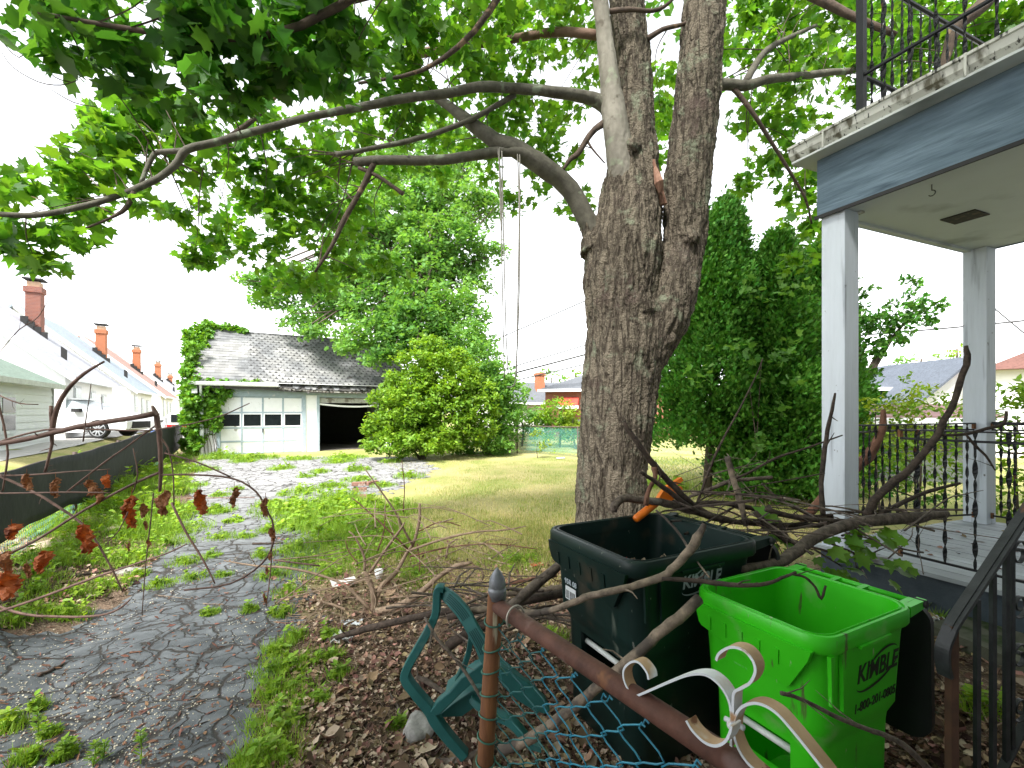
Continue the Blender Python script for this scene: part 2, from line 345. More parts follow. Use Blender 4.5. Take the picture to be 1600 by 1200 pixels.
# ------------------------------------------------------------------ common materials
WHITE = mat('white_paint', (.72, .74, .76), var=.06, rough=.55, bump=.15, bscale=20)
SIDING = mat('white_siding', (.8, .8, .8), var=.03, rough=.6)
GLASS = mat('dark_window_glass', (.012, .016, .018), rough=.15, spec=.3, var=.3)
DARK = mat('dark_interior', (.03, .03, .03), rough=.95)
BRICK = None
def brick_mat(name, c1, c2, mortar, scale=4.2):
    m = bpy.data.materials.new(name); m.use_nodes = True; n = m.node_tree; L = n.links; b = n.nodes['Principled BSDF']
    tc = n.nodes.new('ShaderNodeTexCoord'); br = n.nodes.new('ShaderNodeTexBrick'); br.inputs['Scale'].default_value = scale
    br.inputs['Color1'].default_value = (*c1, 1); br.inputs['Color2'].default_value = (*c2, 1); br.inputs['Mortar'].default_value = (*mortar, 1); br.inputs['Mortar Size'].default_value = .02
    sp = n.nodes.new('ShaderNodeSeparateXYZ'); L.new(tc.outputs['Object'], sp.inputs[0]); ad = n.nodes.new('ShaderNodeMath'); L.new(sp.outputs[0], ad.inputs[0]); L.new(sp.outputs[1], ad.inputs[1])
    cb = n.nodes.new('ShaderNodeCombineXYZ'); L.new(ad.outputs[0], cb.inputs[0]); L.new(sp.outputs[2], cb.inputs[1]); L.new(cb.outputs[0], br.inputs['Vector'])
    L.new(br.outputs[0], b.inputs['Base Color']); b.inputs['Roughness'].default_value = .9
    bu = n.nodes.new('ShaderNodeBump'); bu.inputs['Distance'].default_value = .01; bu.invert = True; L.new(br.outputs['Fac'], bu.inputs['Height']); L.new(bu.outputs[0], b.inputs['Normal'])
    return m
BRICK = brick_mat('red_brick', (.25, .075, .045), (.17, .05, .035), (.30, .24, .21))
ORBRICK = brick_mat('orange_brick', (.42, .12, .045), (.36, .11, .045), (.42, .25, .16))
def roofmat(name, c): return mat(name, c, var=.12, scale=3, rough=.9, bump=.3, bscale=30, spots=[(tuple(q*.75 for q in c), 14, .5, .1)])

# ------------------------------------------------------------------ left row of houses
def LF(o): return lambda a, b, c: (o[0]+V.x*a+U.x*b, o[1]+V.y*a+U.y*b, c)     # a to the right, b away
def row_house(i, corner, label, roofc, brick, chim, grp='white gabled houses in a row beyond the driveways'):
    fn = LF(corner); W, Ln, ze, zr = 9.2, 6.9, 3.2, 7.2; g = .82
    t = thing('gabled_house', label, 'house', fn(-W/2, Ln/2, g), grp)
    mb = MB(); mb.prism([(0, g), (0, ze), (-W/2, zr), (-W, ze), (-W, g)], fn, 0, Ln); wall = mb.build('wall', SIDING, t)
    rm = roofmat('roof_shingles_%d' % i, roofc); mb = MB(); k = (zr-ze)/(W/2); e = .35
    for s_ in (1, -1):
        def fr(a, b, c, s_=s_): return fn(-W/2+s_*a, b, zr+.02-k*a+c)
        mb.fbox(fr, 0 if s_ > 0 else .001, W/2+e, -.3, Ln+.3, 0, .14)
    rf = mb.build('roof', rm, t)
    mb = MB()
    def fr(a, b, c): return fn(-W/2+a, b, zr+.02-k*a+c)
    mb.fbox(fr, 0, W/2+e, -.34, -.302, -.12, .12); mb.build('rake_board', WHITE, t)
    mb = MB(); mb.fbox(fn, e, e+.12, -.3, Ln+.3, ze-.32, ze-.19); mb.build('gutter', WHITE, t)
    # chimney with a cap
    s0, t0, top = chim; cx = .24
    mb = MB(); mb.fbox(fn, -s0-cx, -s0+cx, t0-cx, t0+cx, ze+.5, top-.25); mb.fbox(fn, -s0-cx-.05, -s0+cx+.05, t0-cx-.05, t0+cx+.05, top-.25, top); ch = mb.build('chimney', brick, rf)
    mb = MB(); mb.fbox(fn, -s0-.2, -s0+.2, t0-.2, t0+.2, top, top+.22); mb.build('flue_pot', mat('clay_flue_%d' % i, (.45, .3, .2)), rf)
    mb = MB(); mb.fbox(fn, -s0-.32, -s0+.32, t0-.32, t0+.32, top+.3, top+.36); [mb.fbox(fn, -s0+q-.02, -s0+q+.02, t0-.02, t0+.02, top+.2, top+.3) for q in (-.15, .15)]; mb.build('chimney_cap', DARK, rf)
    mb = MB()
    for q in range(4): mb.fbox(fn, -s0-cx-.12+q*.2, -s0-cx+.12+q*.2, t0-cx-.09, t0-cx-.05, zr-k*(W/2-s0+cx+.0)-.0+0*q+(.55-q*.21), zr-k*(W/2-s0+cx)+.35+(.55-q*.21))
    mb.build('flashing', DARK, rf)
    mb = MB(); mb.fbox(fr, 3.9, 4.05, 2.3, 2.45, .1, .55); mb.build('vent_pipe', DARK, rf)
    for (b0, w_, z0, z1) in ((1.0, .7, 1.5, 2.7), (3.1, .6, 1.5, 2.6), (4.9, .6, 1.7, 2.5)):
        mb = MB(); mb.fbox(fn, 0.002, .03, b0-.08, b0+w_+.08, z0-.08, z1+.08); wd = mb.build('window', mat('window_trim', (.6, .62, .63)), t)
        mb = MB(); mb.fbox(fn, .03, .045, b0, b0+w_, z0, (z0+z1)/2-.02); mb.fbox(fn, .03, .045, b0, b0+w_, (z0+z1)/2+.02, z1); mb.build('pane', mat('pale_pane', (.28, .34, .33), rough=.2), wd)
h0 = Vector((-16.0, 16.3, 0)); step = 11.0
row_house(0, h0, 'nearest white gabled house with lavender grey roof and tall red brick chimney', (.38, .39, .43), BRICK, (2.25, 5.2, 7.15))
row_house(1, h0+U*step, 'second white gabled house, blue grey roof and orange chimney with pale flue pot', (.28, .33, .38), ORBRICK, (2.2, 4.6, 6.95))
row_house(2, h0+U*step*2, 'white gabled house with brownish red roof and orange chimney', (.34, .22, .19), ORBRICK, (2.2, 4.6, 7.0))
row_house(3, h0+U*step*3, 'far white gabled house with pale grey roof and thin pinkish chimney', (.36, .38, .42), ORBRICK, (2.2, 4.6, 6.8))
row_house(4, h0+U*step*4, 'farthest small gabled house half hidden by the ivy on the garage', (.33, .34, .37), ORBRICK, (2.4, 4.6, 6.3))

# neighbour's small outbuilding with green roof
def shed():
    c = Vector((-15.15, 15.0, 0)); fn = LF(c); Ln, W = 7.5, 5.0; ze = 2.66
    t = thing('neighbour_garage', 'low white clapboard outbuilding with green shingle hip roof behind black fence', 'garage', fn(-W/2, -Ln/2, .6))
    mb = MB(); mb.fbox(fn, -W, 0, -Ln, 0, .5, ze); mb.build('wall', SIDING, t)
    mb = MB(); z = .7; dark = mat('siding_board', (.74, .76, .76), var=.03)
    while z < ze-.2:
        mb.prism([(0.002, z), (.032, z), (.004, z+.19)], fn, -Ln, 0); z += .2
    for q in mb.v: pass
    mb.build('clapboard', dark, t)
    rm = roofmat('green_shingles', (.17, .23, .19)); e = .28
    A = [fn(e, e, ze), fn(-W-e, e, ze), fn(-W-e, -Ln-e, ze), fn(e, -Ln-e, ze)]; B = [fn(-W/2, -W/2, ze+1.75), fn(-W/2, -Ln+W/2, ze+1.75)]
    mb = MB(); mb.add(A+B, [(0, 1, 4), (1, 2, 5, 4), (2, 3, 5), (3, 0, 4, 5), (3, 2, 1, 0)]); mb.build('roof', rm, t)
    mb = MB(); mb.fbox(fn, e, e+.12, -Ln-e, e, ze-.14, ze+.0); mb.build('gutter', mat('cream_gutter', (.5, .52, .48)), t)
    mb = MB(); mb.fbox(fn, .03, .075, -3.95, -3.0, 1.2, 2.25); wd = mb.build('window', mat('window_frame', (.7, .72, .74)), t)
    mb = MB(); mb.fbox(fn, .076, .09, -3.85, -3.1, 1.3, 1.7); mb.fbox(fn, .076, .09, -3.85, -3.1, 1.76, 2.17); mb.build('pane', GLASS, wd)
    mb = MB(); mb.fbox(fn, .0, .05, -.08, 0.01, .5, ze-.1); mb.build('corner_board', mat('corner_board_grey', (.45, .47, .48)), t)  # corner strip in a darker grey than the siding
shed()
def lot_strip(name, a0, a1, b0, b1, m, dz):
    xs = np.linspace(a0, a1, 24); ys = np.linspace(b0, b1, 60); A_, B_ = np.meshgrid(xs, ys); X = F0.x+V.x*A_+U.x*B_; Y = F0.y+V.y*A_+U.y*B_
    Z = hgt(X, Y)+dz; nx = 24; i = (np.arange(59)[:, None]*nx+np.arange(23)[None]).ravel(); l = np.stack([i, i+1, i+nx+1, i+nx], 1)
    me = npmesh(name, np.stack([X, Y, Z], -1).reshape(-1, 3), np.full(len(i), 4), l.ravel()); o = bpy.data.objects.new(name, me); COL.objects.link(o); me.materials.append(m); o['kind'] = 'structure'
lot_strip('neighbour_drive', -4.6, -2.2, -2, 60, mat('pale_concrete', (.42, .41, .39), rough=.9), .01)

# parked car: profile lofted across its width
def car():
    o = P(153, 684, 16.4); o.z = H(o.x, o.y)+.01
    d = Vector((.985, .17, 0)); l = Vector((-.17, .985, 0))         # forward, left side (away)
    fn = lambda a, b, c: (o.x+d.x*a+l.x*b, o.y+d.y*a+l.y*b, o.z+c)
    t = thing('parked_car', 'white sedan parked nose right beside the low white outbuilding, silver alloy wheel', 'car', fn(-1.3, .9, 0))
    paint = mat('white_car_paint', (.75, .76, .78), var=.02, rough=.25, spec=.7)
    low = [(-3.6, .35), (-3.65, .75), (-3.5, .95), (-2.9, 1.02), (-2.0, 1.0), (-1.2, .98), (-.2, .98), (.35, .9), (.8, .78), (.93, .6), (.9, .32), (.45, .25)]
    # wheel arches cut into the lower edge
    def arch(c): return [(c+.38*math.cos(q), .3+.38*math.sin(q)) for q in [math.radians(k) for k in range(0, 181, 30)]]
    poly = low+arch(0)+[(-.5, .22), (-2.2, .22)]+arch(-2.7)+[(-3.2, .25)]
    mb = MB(); mb.prism(poly, fn, 0, 1.75); mb.build('body', paint, t)
    cab = [(-3.3, .98), (-2.7, 1.36), (-2.2, 1.44), (-1.5, 1.45), (-.95, 1.36), (-.1, .97)]
    mb = MB(); n = len(cab); r0 = [fn(a, .06+(.18 if c > 1.2 else 0), c) for a, c in cab]; r1 = [fn(a, 1.69-(.18 if c > 1.2 else 0), c) for a, c in cab]
    mb.loft([r0, r1]); mb.build('cabin', mat('tinted_car_glass', (.38, .43, .45), rough=.08, spec=.9), t)
    mb = MB(); mb.fbox(fn, -2.65, -1.05, .25, 1.5, 1.4, 1.47); mb.fbox(fn, -1.75, -1.68, .12, .2, .98, 1.42); mb.build('roof', paint, t)
    mb = MB(); mb.fbox(fn, -.75, -.5, -.14, .02, .95, 1.08); mb.build('mirror', DARK, t)
    mb = MB(); mb.fbox(fn, .62, .88, -.012, .3, .6, .76); mb.build('headlight', mat('headlight_glass', (.25, .27, .3), rough=.1), t)
    mb = MB(); mb.fbox(fn, .905, .93, .3, 1.4, .35, .6); mb.build('grille', DARK, t)
    ty = mat('tyre_rubber', (.02, .02, .02), rough=.8); al = mat('alloy', (.55, .57, .6), metal=.6, rough=.3)
    for c in (0, -2.7):
        for b0, b1 in ((-.01, .2), (1.55, 1.76)):
            rings = [[fn(c+r*math.cos(2*math.pi*k/28), b, .325+r*math.sin(2*math.pi*k/28)) for k in range(28)] for r, b in ((.24, b0+.01), (.3, b0), (.325, b0+.03), (.325, b1-.03), (.3, b1), (.2, b1))]
            mb = MB(); mb.loft(rings); wh = mb.build('wheel', ty, t)
            mb = MB(); bb = b0-.006 if b0 < 0 else b1+.001
            for k in range(10):
                an = 2*math.pi*k/10; ca, sa = math.cos(an), math.sin(an)
                mb.add([fn(c+ca*.04-sa*.03, bb, .325+sa*.04+ca*.03), fn(c+ca*.04+sa*.03, bb, .325+sa*.04-ca*.03), fn(c+ca*.23+sa*.018, bb, .325+sa*.23-ca*.018), fn(c+ca*.23-sa*.018, bb, .325+sa*.23+ca*.018)], [(0, 1, 2, 3)])
            mb.loft([[fn(c+r*math.cos(2*math.pi*k/28), b, .325+r*math.sin(2*math.pi*k/28)) for k in range(28)] for r, b in ((.25, bb), (.225, bb-.004), (.225, bb+.01), (.25, bb+.01))], cap=False)
            mb.build('rim', al, wh)
car()
def lumber():
    c = P(260, 650, 30); c.z = H(c.x, c.y); fn = LF(c)
    t = thing('wooden_steps', 'weathered grey wooden steps against the far house wall', 'steps', c); wd = mat('grey_timber', (.22, .21, .2), rough=.9)
    for k in range(6):
        mb = MB(); mb.fbox(fn, -.9+.12*k, 1.0, -.9+.15*k, -.7+.15*k, .1+.2*k, .26+.2*k); mb.build('tread', wd, t)
    mb = MB(); mb.fbox(fn, 1.0, 1.1, -.9, .2, 0, 1.3); mb.build('side_panel', wd, t)
    c = P(280, 652, 24); c.z = H(c.x, c.y); fn = LF(c)
    t = thing('parked_van', 'white vehicle with a red tail stripe parked beside the ivy covered garage', 'van', c)
    wp = mat('white_vehicle_paint', (.72, .73, .75), rough=.3)
    mb = MB(); mb.prism([(-.9, .4), (-.95, 1.0), (-.7, 1.25), (-.45, 1.75), (.9, 1.8), (.95, .4)], fn, 0, 4); mb.build('body', wp, t)
    mb = MB(); mb.fbox(fn, -.6, .75, -.015, 0, 1.0, 1.12); mb.build('tail_stripe', mat('red_lens', (.6, .02, .02), rough=.3), t)
    mb = MB(); mb.fbox(fn, -.35, .8, -.02, 0, 1.25, 1.65); mb.build('rear_window', GLASS, t)
    for a in (-.85, .55):
        mb = MB(); mb.loft([[fn(a+.15+.0*k, b, 0) and fn(a+.12+.3*math.cos(k*math.pi/8), b, .3+.3*math.sin(k*math.pi/8)) for k in range(16)] for b in (.3, .5)]); mb.build('wheel', mat('van_tyre', (.02, .02, .02)), t)
    c = P(253, 657, 19); c.z = H(c.x, c.y); mb = MB()
    for k in range(9):
        a = random.uniform(-.5, .5); mb.lathe([(.02, 0), (.28, .05), (.3, .2), (.18, .38), (.02, .45)], c+Vector((a, random.uniform(-.2, .2), random.uniform(0, .3))), 7)
    tag(mb.build('tarp_bundle', mat('blue_tarp', (.03, .13, .42), rough=.5)), 'crumpled blue tarp bundle just behind the black fence end', 'tarp')
    c = P(228, 660, 20); c.z = H(c.x, c.y); fn = LF(c); t = thing('golf_cart', 'small white utility cart with dark wheels behind the black fence', 'cart', c)
    mb = MB(); mb.prism([(-.8, .3), (-.85, .75), (-.4, .8), (-.3, .5), (.2, .5), (.3, .95), (.8, .9), (.85, .3)], fn, 0, .9); mb.build('body', wp, t)
    for a in (-.5, .5):
        mb = MB(); mb.loft([[fn(a+.24*math.cos(k*math.pi/7), b, .24+.24*math.sin(k*math.pi/7)) for k in range(14)] for b in (-.03, .12)]); mb.build('wheel', DARK, t)
    mb = MB()
    for a in (-.7, .7): mb.fbox(fn, a-.02, a+.02, .1, .14, .75, 1.5)
    mb.fbox(fn, -.8, .8, 0, .8, 1.5, 1.54); mb.build('canopy_frame', mat('cart_grey', (.4, .4, .42)), t)
lumber()

# ------------------------------------------------------------------ black screened boundary fence
def left_fence():
    t = thing('screened_fence', 'black windscreen fabric laced on a sagging chain link boundary fence', 'fence', (F0.x, F0.y, H(F0.x, F0.y)))
    n = 60; ts = np.linspace(-3.2, 15.9, n)
    blk = mat('black_screen_fabric', (.008, .010, .011), (.018, .020, .022), rough=.7, scale=2.5, spec=.3, bump=.25, bscale=6, bdist=.05)
    def top(s_): return H(F0.x+U.x*s_, F0.y+U.y*s_)+ .97+.13*float(ss(2, 9, s_))+.008*math.sin(s_*1.9)
    vs, fs, rows = [], [], 7
    for i, s_ in enumerate(ts):
        z1 = top(s_); g = H(F0.x+U.x*s_, F0.y+U.y*s_); bot = g+.15+.14*float(1-ss(-1, 4, s_))+.05*math.sin(s_*.9)+.02*math.sin(s_*4)
        for j in range(rows+1):
            f = j/rows; a = .03+.02*math.sin(s_*3+f*2)*f+.012*math.sin(s_*9)
            p = F0+U*s_+V*a; vs.append((p.x, p.y, z1+(bot-z1)*f))
    for i in range(n-1):
        for j in range(rows): q = i*(rows+1)+j; fs.append((q, q+1, q+rows+2, q+rows+1))
    me = bpy.data.meshes.new('screen_fabric'); me.from_pydata(vs, [], fs); o = link('screen_fabric', me, blk, t, True)
    sm = o.modifiers.new('solid', 'SOLIDIFY'); sm.thickness = .004
    gal = mat('dark_fence_pipe', (.07, .05, .045), metal=.3, rough=.7)
    mb = MB(); mb.tube([F0+U*s_+Vector((0, 0, top(s_)-.02)) for s_ in ts], .02, 7); mb.build('top_rail', gal, t, True)
    for k in range(8):
        s_ = -3+k*2.7; p = F0+U*s_; g = H(p.x, p.y); mb = MB(); mb.tube([(p.x, p.y, g-.1), (p.x, p.y, top(s_)+.03)], .028, 8); mb.build('post', gal, t, True)
    wire = mat('vinyl_fence_wire', (.05, .16, .17), rough=.5); pc = []; pt = .06; mb = MB()
    for i in range(int(14/pt)):
        s0 = -3+i*pt; g = H(F0.x+U.x*s0, F0.y+U.y*s0); pts = []
        for k in range(13):
            q = s0+(k % 2)*pt; p = F0+U*q-V*.02*(1 if k % 2 else -1)*.2; pts.append((p.x, p.y, g+.02+k*.04))
        mb.tube(pts, .0028, 3, cap=False)
    mb.build('chain_link', wire, t, recalc=False)
left_fence()

# ------------------------------------------------------------------ garage
G0 = Vector((-11.14, 16.5, 0)); GF = LF(G0)
def shingle_mat():
    m = bpy.data.materials.new('weathered_shingles'); m.use_nodes = True; n = m.node_tree; L = n.links; b = n.nodes['Principled BSDF']; b.inputs['Roughness'].default_value = .9
    tc = n.nodes.new('ShaderNodeTexCoord'); vt = n.nodes.new('ShaderNodeTexNoise'); vt.inputs['Scale'].default_value = .9; L.new(tc.outputs['Object'], vt.inputs['Vector'])
    r = n.nodes.new('ShaderNodeMapRange'); r.inputs['From Min'].default_value = .4; r.inputs['From Max'].default_value = .6; L.new(vt.outputs[0], r.inputs[0])
    mx = n.nodes.new('ShaderNodeMix'); mx.data_type = 'RGBA'; L.new(r.outputs[0], mx.inputs[0]); mx.inputs[6].default_value = (.13, .135, .14, 1); mx.inputs[7].default_value = (.215, .215, .21, 1)
    ge = n.nodes.new('ShaderNodeNewGeometry'); h = n.nodes.new('ShaderNodeHueSaturation'); mr = n.nodes.new('ShaderNodeMapRange'); mr.inputs['To Min'].default_value = .75; mr.inputs['To Max'].default_value = 1.2
    L.new(ge.outputs['Random Per Island'], mr.inputs[0]); L.new(mr.outputs[0], h.inputs['Value']); L.new(mx.outputs[2], h.inputs['Color'])
    L.new(h.outputs[0], b.inputs['Base Color']); return m
def garage():
    g = .2; W, D, ze, zr = 7.15, 6.0, 3.02, 5.28
    t = thing('garage', 'derelict white two door garage with sagging grey shingle roof at the end of the driveway', 'garage', GF(W/2, D/2, g))
    wp = mat('peeling_white_paint', (.84, .85, .87), rough=.8, var=.04, bump=.4, bscale=25, spots=[((.40, .38, .35), 5, .66, .05, (1, 1, .3)), ((.25, .22, .2), 22, .68, .04)])
    blue = mat('pale_blue_trim', (.34, .42, .48), var=.1, rough=.7, bump=.2, spots=[((.55, .57, .58), 7, .62, .05)])
    # walls with thickness (front wall opened for the doors)
    mb = MB(); mb.fbox(GF, -.02, .46, 0, .15, g, ze-.1); mb.fbox(GF, 3.24, 3.87, 0, .15, g, ze-.1); mb.fbox(GF, 6.6, W, 0, .15, g, ze-.1); mb.fbox(GF, .46, 3.24, 0, .15, 2.38, ze-.1); mb.fbox(GF, 3.87, 6.6, 0, .15, 2.38, ze-.1)
    mb.fbox(GF, -.02, .13, .15, D, g, ze-.1); mb.fbox(GF, W-.15, W, .15, D, g, ze-.1); mb.fbox(GF, .13, W-.15, D-.15, D, g, ze-.1)
    for a0, a1 in ((-.02, .13), (W-.15, W)):
        mb.prism([(.0, ze-.1), (D/2, zr-.2), (D, ze-.1)], lambda a, b, c: GF(b, a, c), a0, a1)
    mb.build('wall', wp, t)
    mb = MB(); mb.fbox(GF, .05, W-.1, .1, D-.1, g+.0, g+.02); mb.build('floor_slab', mat('dirty_slab', (.1, .09, .08)), t)
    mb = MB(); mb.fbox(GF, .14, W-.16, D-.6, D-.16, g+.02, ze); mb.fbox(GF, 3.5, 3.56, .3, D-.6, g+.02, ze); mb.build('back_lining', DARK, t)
    # blue lintel board and jamb trim
    mb = MB(); mb.fbox(GF, .1, W, -.03, -.002, 2.46, 2.86); mb.fbox(GF, .36, .46, -.03, -.002, g, 2.46); mb.fbox(GF, 3.24, 3.36, -.03, -.002, g, 2.46); mb.fbox(GF, 3.77, 3.87, -.03, -.002, g, 2.46); mb.fbox(GF, 6.6, 6.7, -.03, -.002, g, 2.46)
    mb.fbox(GF, .46, 3.24, -.015, .05, 2.38, 2.46); mb.fbox(GF, 3.87, 6.6, -.015, .05, 2.38, 2.46)
    mb.build('door_trim', blue, t)
    mb = MB(); mb.fbox(GF, -.14, -.03, -.12, -.0, g, ze-.1); mb.build('corner_post', wp, t)
    # closed panelled door: 4 x 4 panels, second row glazed
    a0, a1, z0, z1 = .46, 3.24, g+.01, 2.38; cw = (a1-a0)/4; hs_ = [0, .47, .98, 1.55, 2.17]
    mb = MB()
    for k in range(5): mb.fbox(GF, a0+k*cw-(.03 if k else 0), a0+k*cw+(.03 if k < 4 else 0), .03, .07, z0, z1)
    for z in hs_[1:4]: mb.fbox(GF, a0, a1, .034, .074, z0+z-.03, z0+z+.03)
    mb.fbox(GF, a0, a1, .034, .074, z0, z0+.05); mb.fbox(GF, a0, a1, .034, .074, z1-.05, z1)
    dr = mb.build('garage_door', blue, t); dr['label'] = 'closed white door with blue rails and a row of four panes'
    for r_ in range(4):
        for k in range(4):
            mb = MB(); gl = r_ == 2; mb.fbox(GF, a0+k*cw+.03, a0+(k+1)*cw-.03, .05, .062, z0+hs_[r_]+.03, z0+hs_[r_+1]-.03); mb.build('pane' if gl else 'panel', GLASS if gl else wp, dr)
            if gl:
                mb = MB(); x0, x1, y0, y1 = a0+k*cw+.03, a0+(k+1)*cw-.03, z0+hs_[r_]+.03, z0+hs_[r_+1]-.03
                mb.fbox(GF, x0, x0+.035, .026, .049, y0, y1); mb.fbox(GF, x1-.035, x1, .026, .049, y0, y1); mb.fbox(GF, x0+.035, x1-.035, .026, .049, y0, y0+.035); mb.fbox(GF, x0+.035, x1-.035, .026, .049, y1-.035, y1); mb.build('pane_frame', wp, dr)
    mb = MB(); mb.fbox(GF, 1.83, 1.87, .0, .03, 1.0, 1.15); mb.build('handle', DARK, dr)
    # raised door: only the lowest panel row still hangs, slightly askew
    mb = MB(); mb.fbox(GF, 3.87, 6.6, .06, .1, 2.16, 2.36)
    for k in range(5): mb.fbox(GF, 3.87+k*.68-.03, 3.87+k*.68+.03, .045, .06, 2.16, 2.36)
    rd = mb.build('raised_door', mat('grimy_door', (.42, .42, .4), spots=[((.2, .18, .16), 4, .5, .1)]), t); rd['label'] = 'raised door with only its sagging bottom row showing'
    mb = MB(); fn = lambda a, b, c: GF(a, b, c-.10*math.sin((a-3.87)/2.73*math.pi)*1.0)
    for k in range(12): mb.fbox(fn, 3.87+k*.2275, 3.87+(k+1)*.2275, .03, .09, 2.08, 2.15)
    mb.build('bottom_rail', wp, rd)
    # roof: shingle courses as real overlapping butts
    k = (zr-ze)/(D/2); sl = math.sqrt(1+k*k); e = .35; rows = 21; L_ = (D/2+e); mb = MB()
    def sag(a): return -.10*math.sin(max(0, min(1, (a-1.5)/5.6))*math.pi)
    def RF(a, q, h):           # q = plan distance from ridge towards the front, h above the slope
        z = zr-k*q+h+sag(a)*(q/L_)
        return GF(a, D/2-q, z)
    def RB(a, q, h): return GF(a, D/2+q, zr-k*q+h)
    mb.fbox(lambda a, b, c: RB(a, b, c), -.35, W+.35, 0, L_, -.12, .0)
    na = 16
    for i in range(na): mb.fbox(RF, -.35+i*(W+.7)/na, -.35+(i+1)*(W+.7)/na, 0, L_, -.12, .0)
    rf = mb.build('roof', mat('roof_deck', (.06, .058, .055)), t)
    sh = []; nt_ = MB(); mb = MB()
    for r_ in range(rows):
        q1 = L_*(r_+1)/rows+.02; q0 = L_*r_/rows-.05
        a = -.36+(.11 if r_ % 2 else 0); 
        while a < W+.34:
            w_ = .215; 
            if r_ > rows-3 and 2.2 < a < 6.5 and random.random() < .45: a += w_; continue
            if random.random() < .985:
                cut = .075; j = random.uniform(-.012, .012); h_ = random.uniform(.012, .03)
                left = a < 1.15
                if left: pts = [(a, q0), (a+w_*.99, q0), (a+w_*.99, q1), (a, q1)]
                else: pts = [(a, q0), (a+w_*.97, q0), (a+w_*.97, q1-cut), (a+w_*.74, q1+j), (a+w_*.26, q1+j), (a, q1-cut)]
                n = len(pts); top_ = [RF(x, max(y, .01), .004 if y == q0 else h_+.008) for x, y in pts]; bot = [RF(x, max(y, .01), .001 if y == q0 else h_-.006) for x, y in pts]
                mb.add(top_+bot, [tuple(range(n)), tuple(range(2*n-1, n-1, -1))]+[(i, i+n, (i+1) % n+n, (i+1) % n) for i in range(n)])
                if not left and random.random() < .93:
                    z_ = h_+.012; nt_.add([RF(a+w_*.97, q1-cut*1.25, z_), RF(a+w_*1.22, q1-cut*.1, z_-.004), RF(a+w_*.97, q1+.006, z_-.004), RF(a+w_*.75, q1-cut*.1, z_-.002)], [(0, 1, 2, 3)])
            a += w_
    nf = len(mb.f); mb.add(nt_.v, nt_.f); so = mb.build('shingles', shingle_mat(), rf, recalc=False); so.data.materials.append(mat('roof_joint_dark', (.05, .05, .052)))  # dark diamonds laid over the shingle joints, second slot of this mesh
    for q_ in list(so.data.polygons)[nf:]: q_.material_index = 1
    mb = MB(); mb.fbox(lambda a, b, c: GF(a, D/2+b, zr+.035-abs(b)*k*.9+c), -.38, W+.38, -.12, .12, 0, .02); mb.build('ridge_cap', mat('ridge_cap_grey', (.17, .17, .17)), rf)
    # gutters: intact at left, torn at right
    mb = MB(); zz = ze-k*e
    prof = [(0, 0), (-.1, .0), (-.13, .05), (-.13, .13), (-.115, .13), (-.115, .06), (-.09, .015), (0, .015)]
    fn = lambda a, b, c: GF(b, a-e-.0, c+zz-.02); mb.prism(prof, fn, -.42, 2.35); mb.build('gutter', wp, t)
    mb = MB(); fn2 = lambda a, b, c: GF(b, a-e+.04, c+zz-.05+sag(b)-.02*(b-2.3)); [mb.prism([(0, 0), (-.05, 0), (-.05, .05), (0, .05)], fn2, 2.35+i*.6, 2.35+(i+1)*.6) for i in range(8)]; mb.build('rotten_fascia', mat('rotted_board', (.32, .31, .28), spots=[((.08, .06, .05), 6, .5, .08, (2, 2, 2))]), t)
    mb = MB(); mb.fbox(GF, -.36, -.2, -e, .1, zz-.3, zz-.02); mb.fbox(GF, .13, W, -e+.02, -.032, 2.88, 2.9); mb.build('soffit', wp, t)
    mb = MB()
    for _ in range(90):
        a = random.uniform(2.2, 6.6); p = Vector(GF(a, -e+random.uniform(-.05, .1), zz-.02+sag(a)+random.uniform(-.05, .1))); s_ = random.uniform(.05, .2)
        d = Vector((random.uniform(-1, 1), random.uniform(-.3, .3), random.uniform(-.5, .3)))*s_; q = Vector((0, -.08, random.uniform(-.08, .05))); mb.add([p, p+d, p+d+q, p+q], [(0, 1, 2, 3)])
    mb.build('torn_roofing', mat('torn_felt', (.05, .048, .045)), rf)
    mb = MB(); mb.tube([GF(-.1, -e-.05, zz), GF(-.1, -.2, zz-.35), GF(-.1, -.1, zz-.6), GF(-.1, -.1, g)], .045, 8); mb.build('downspout', wp, t)
garage()
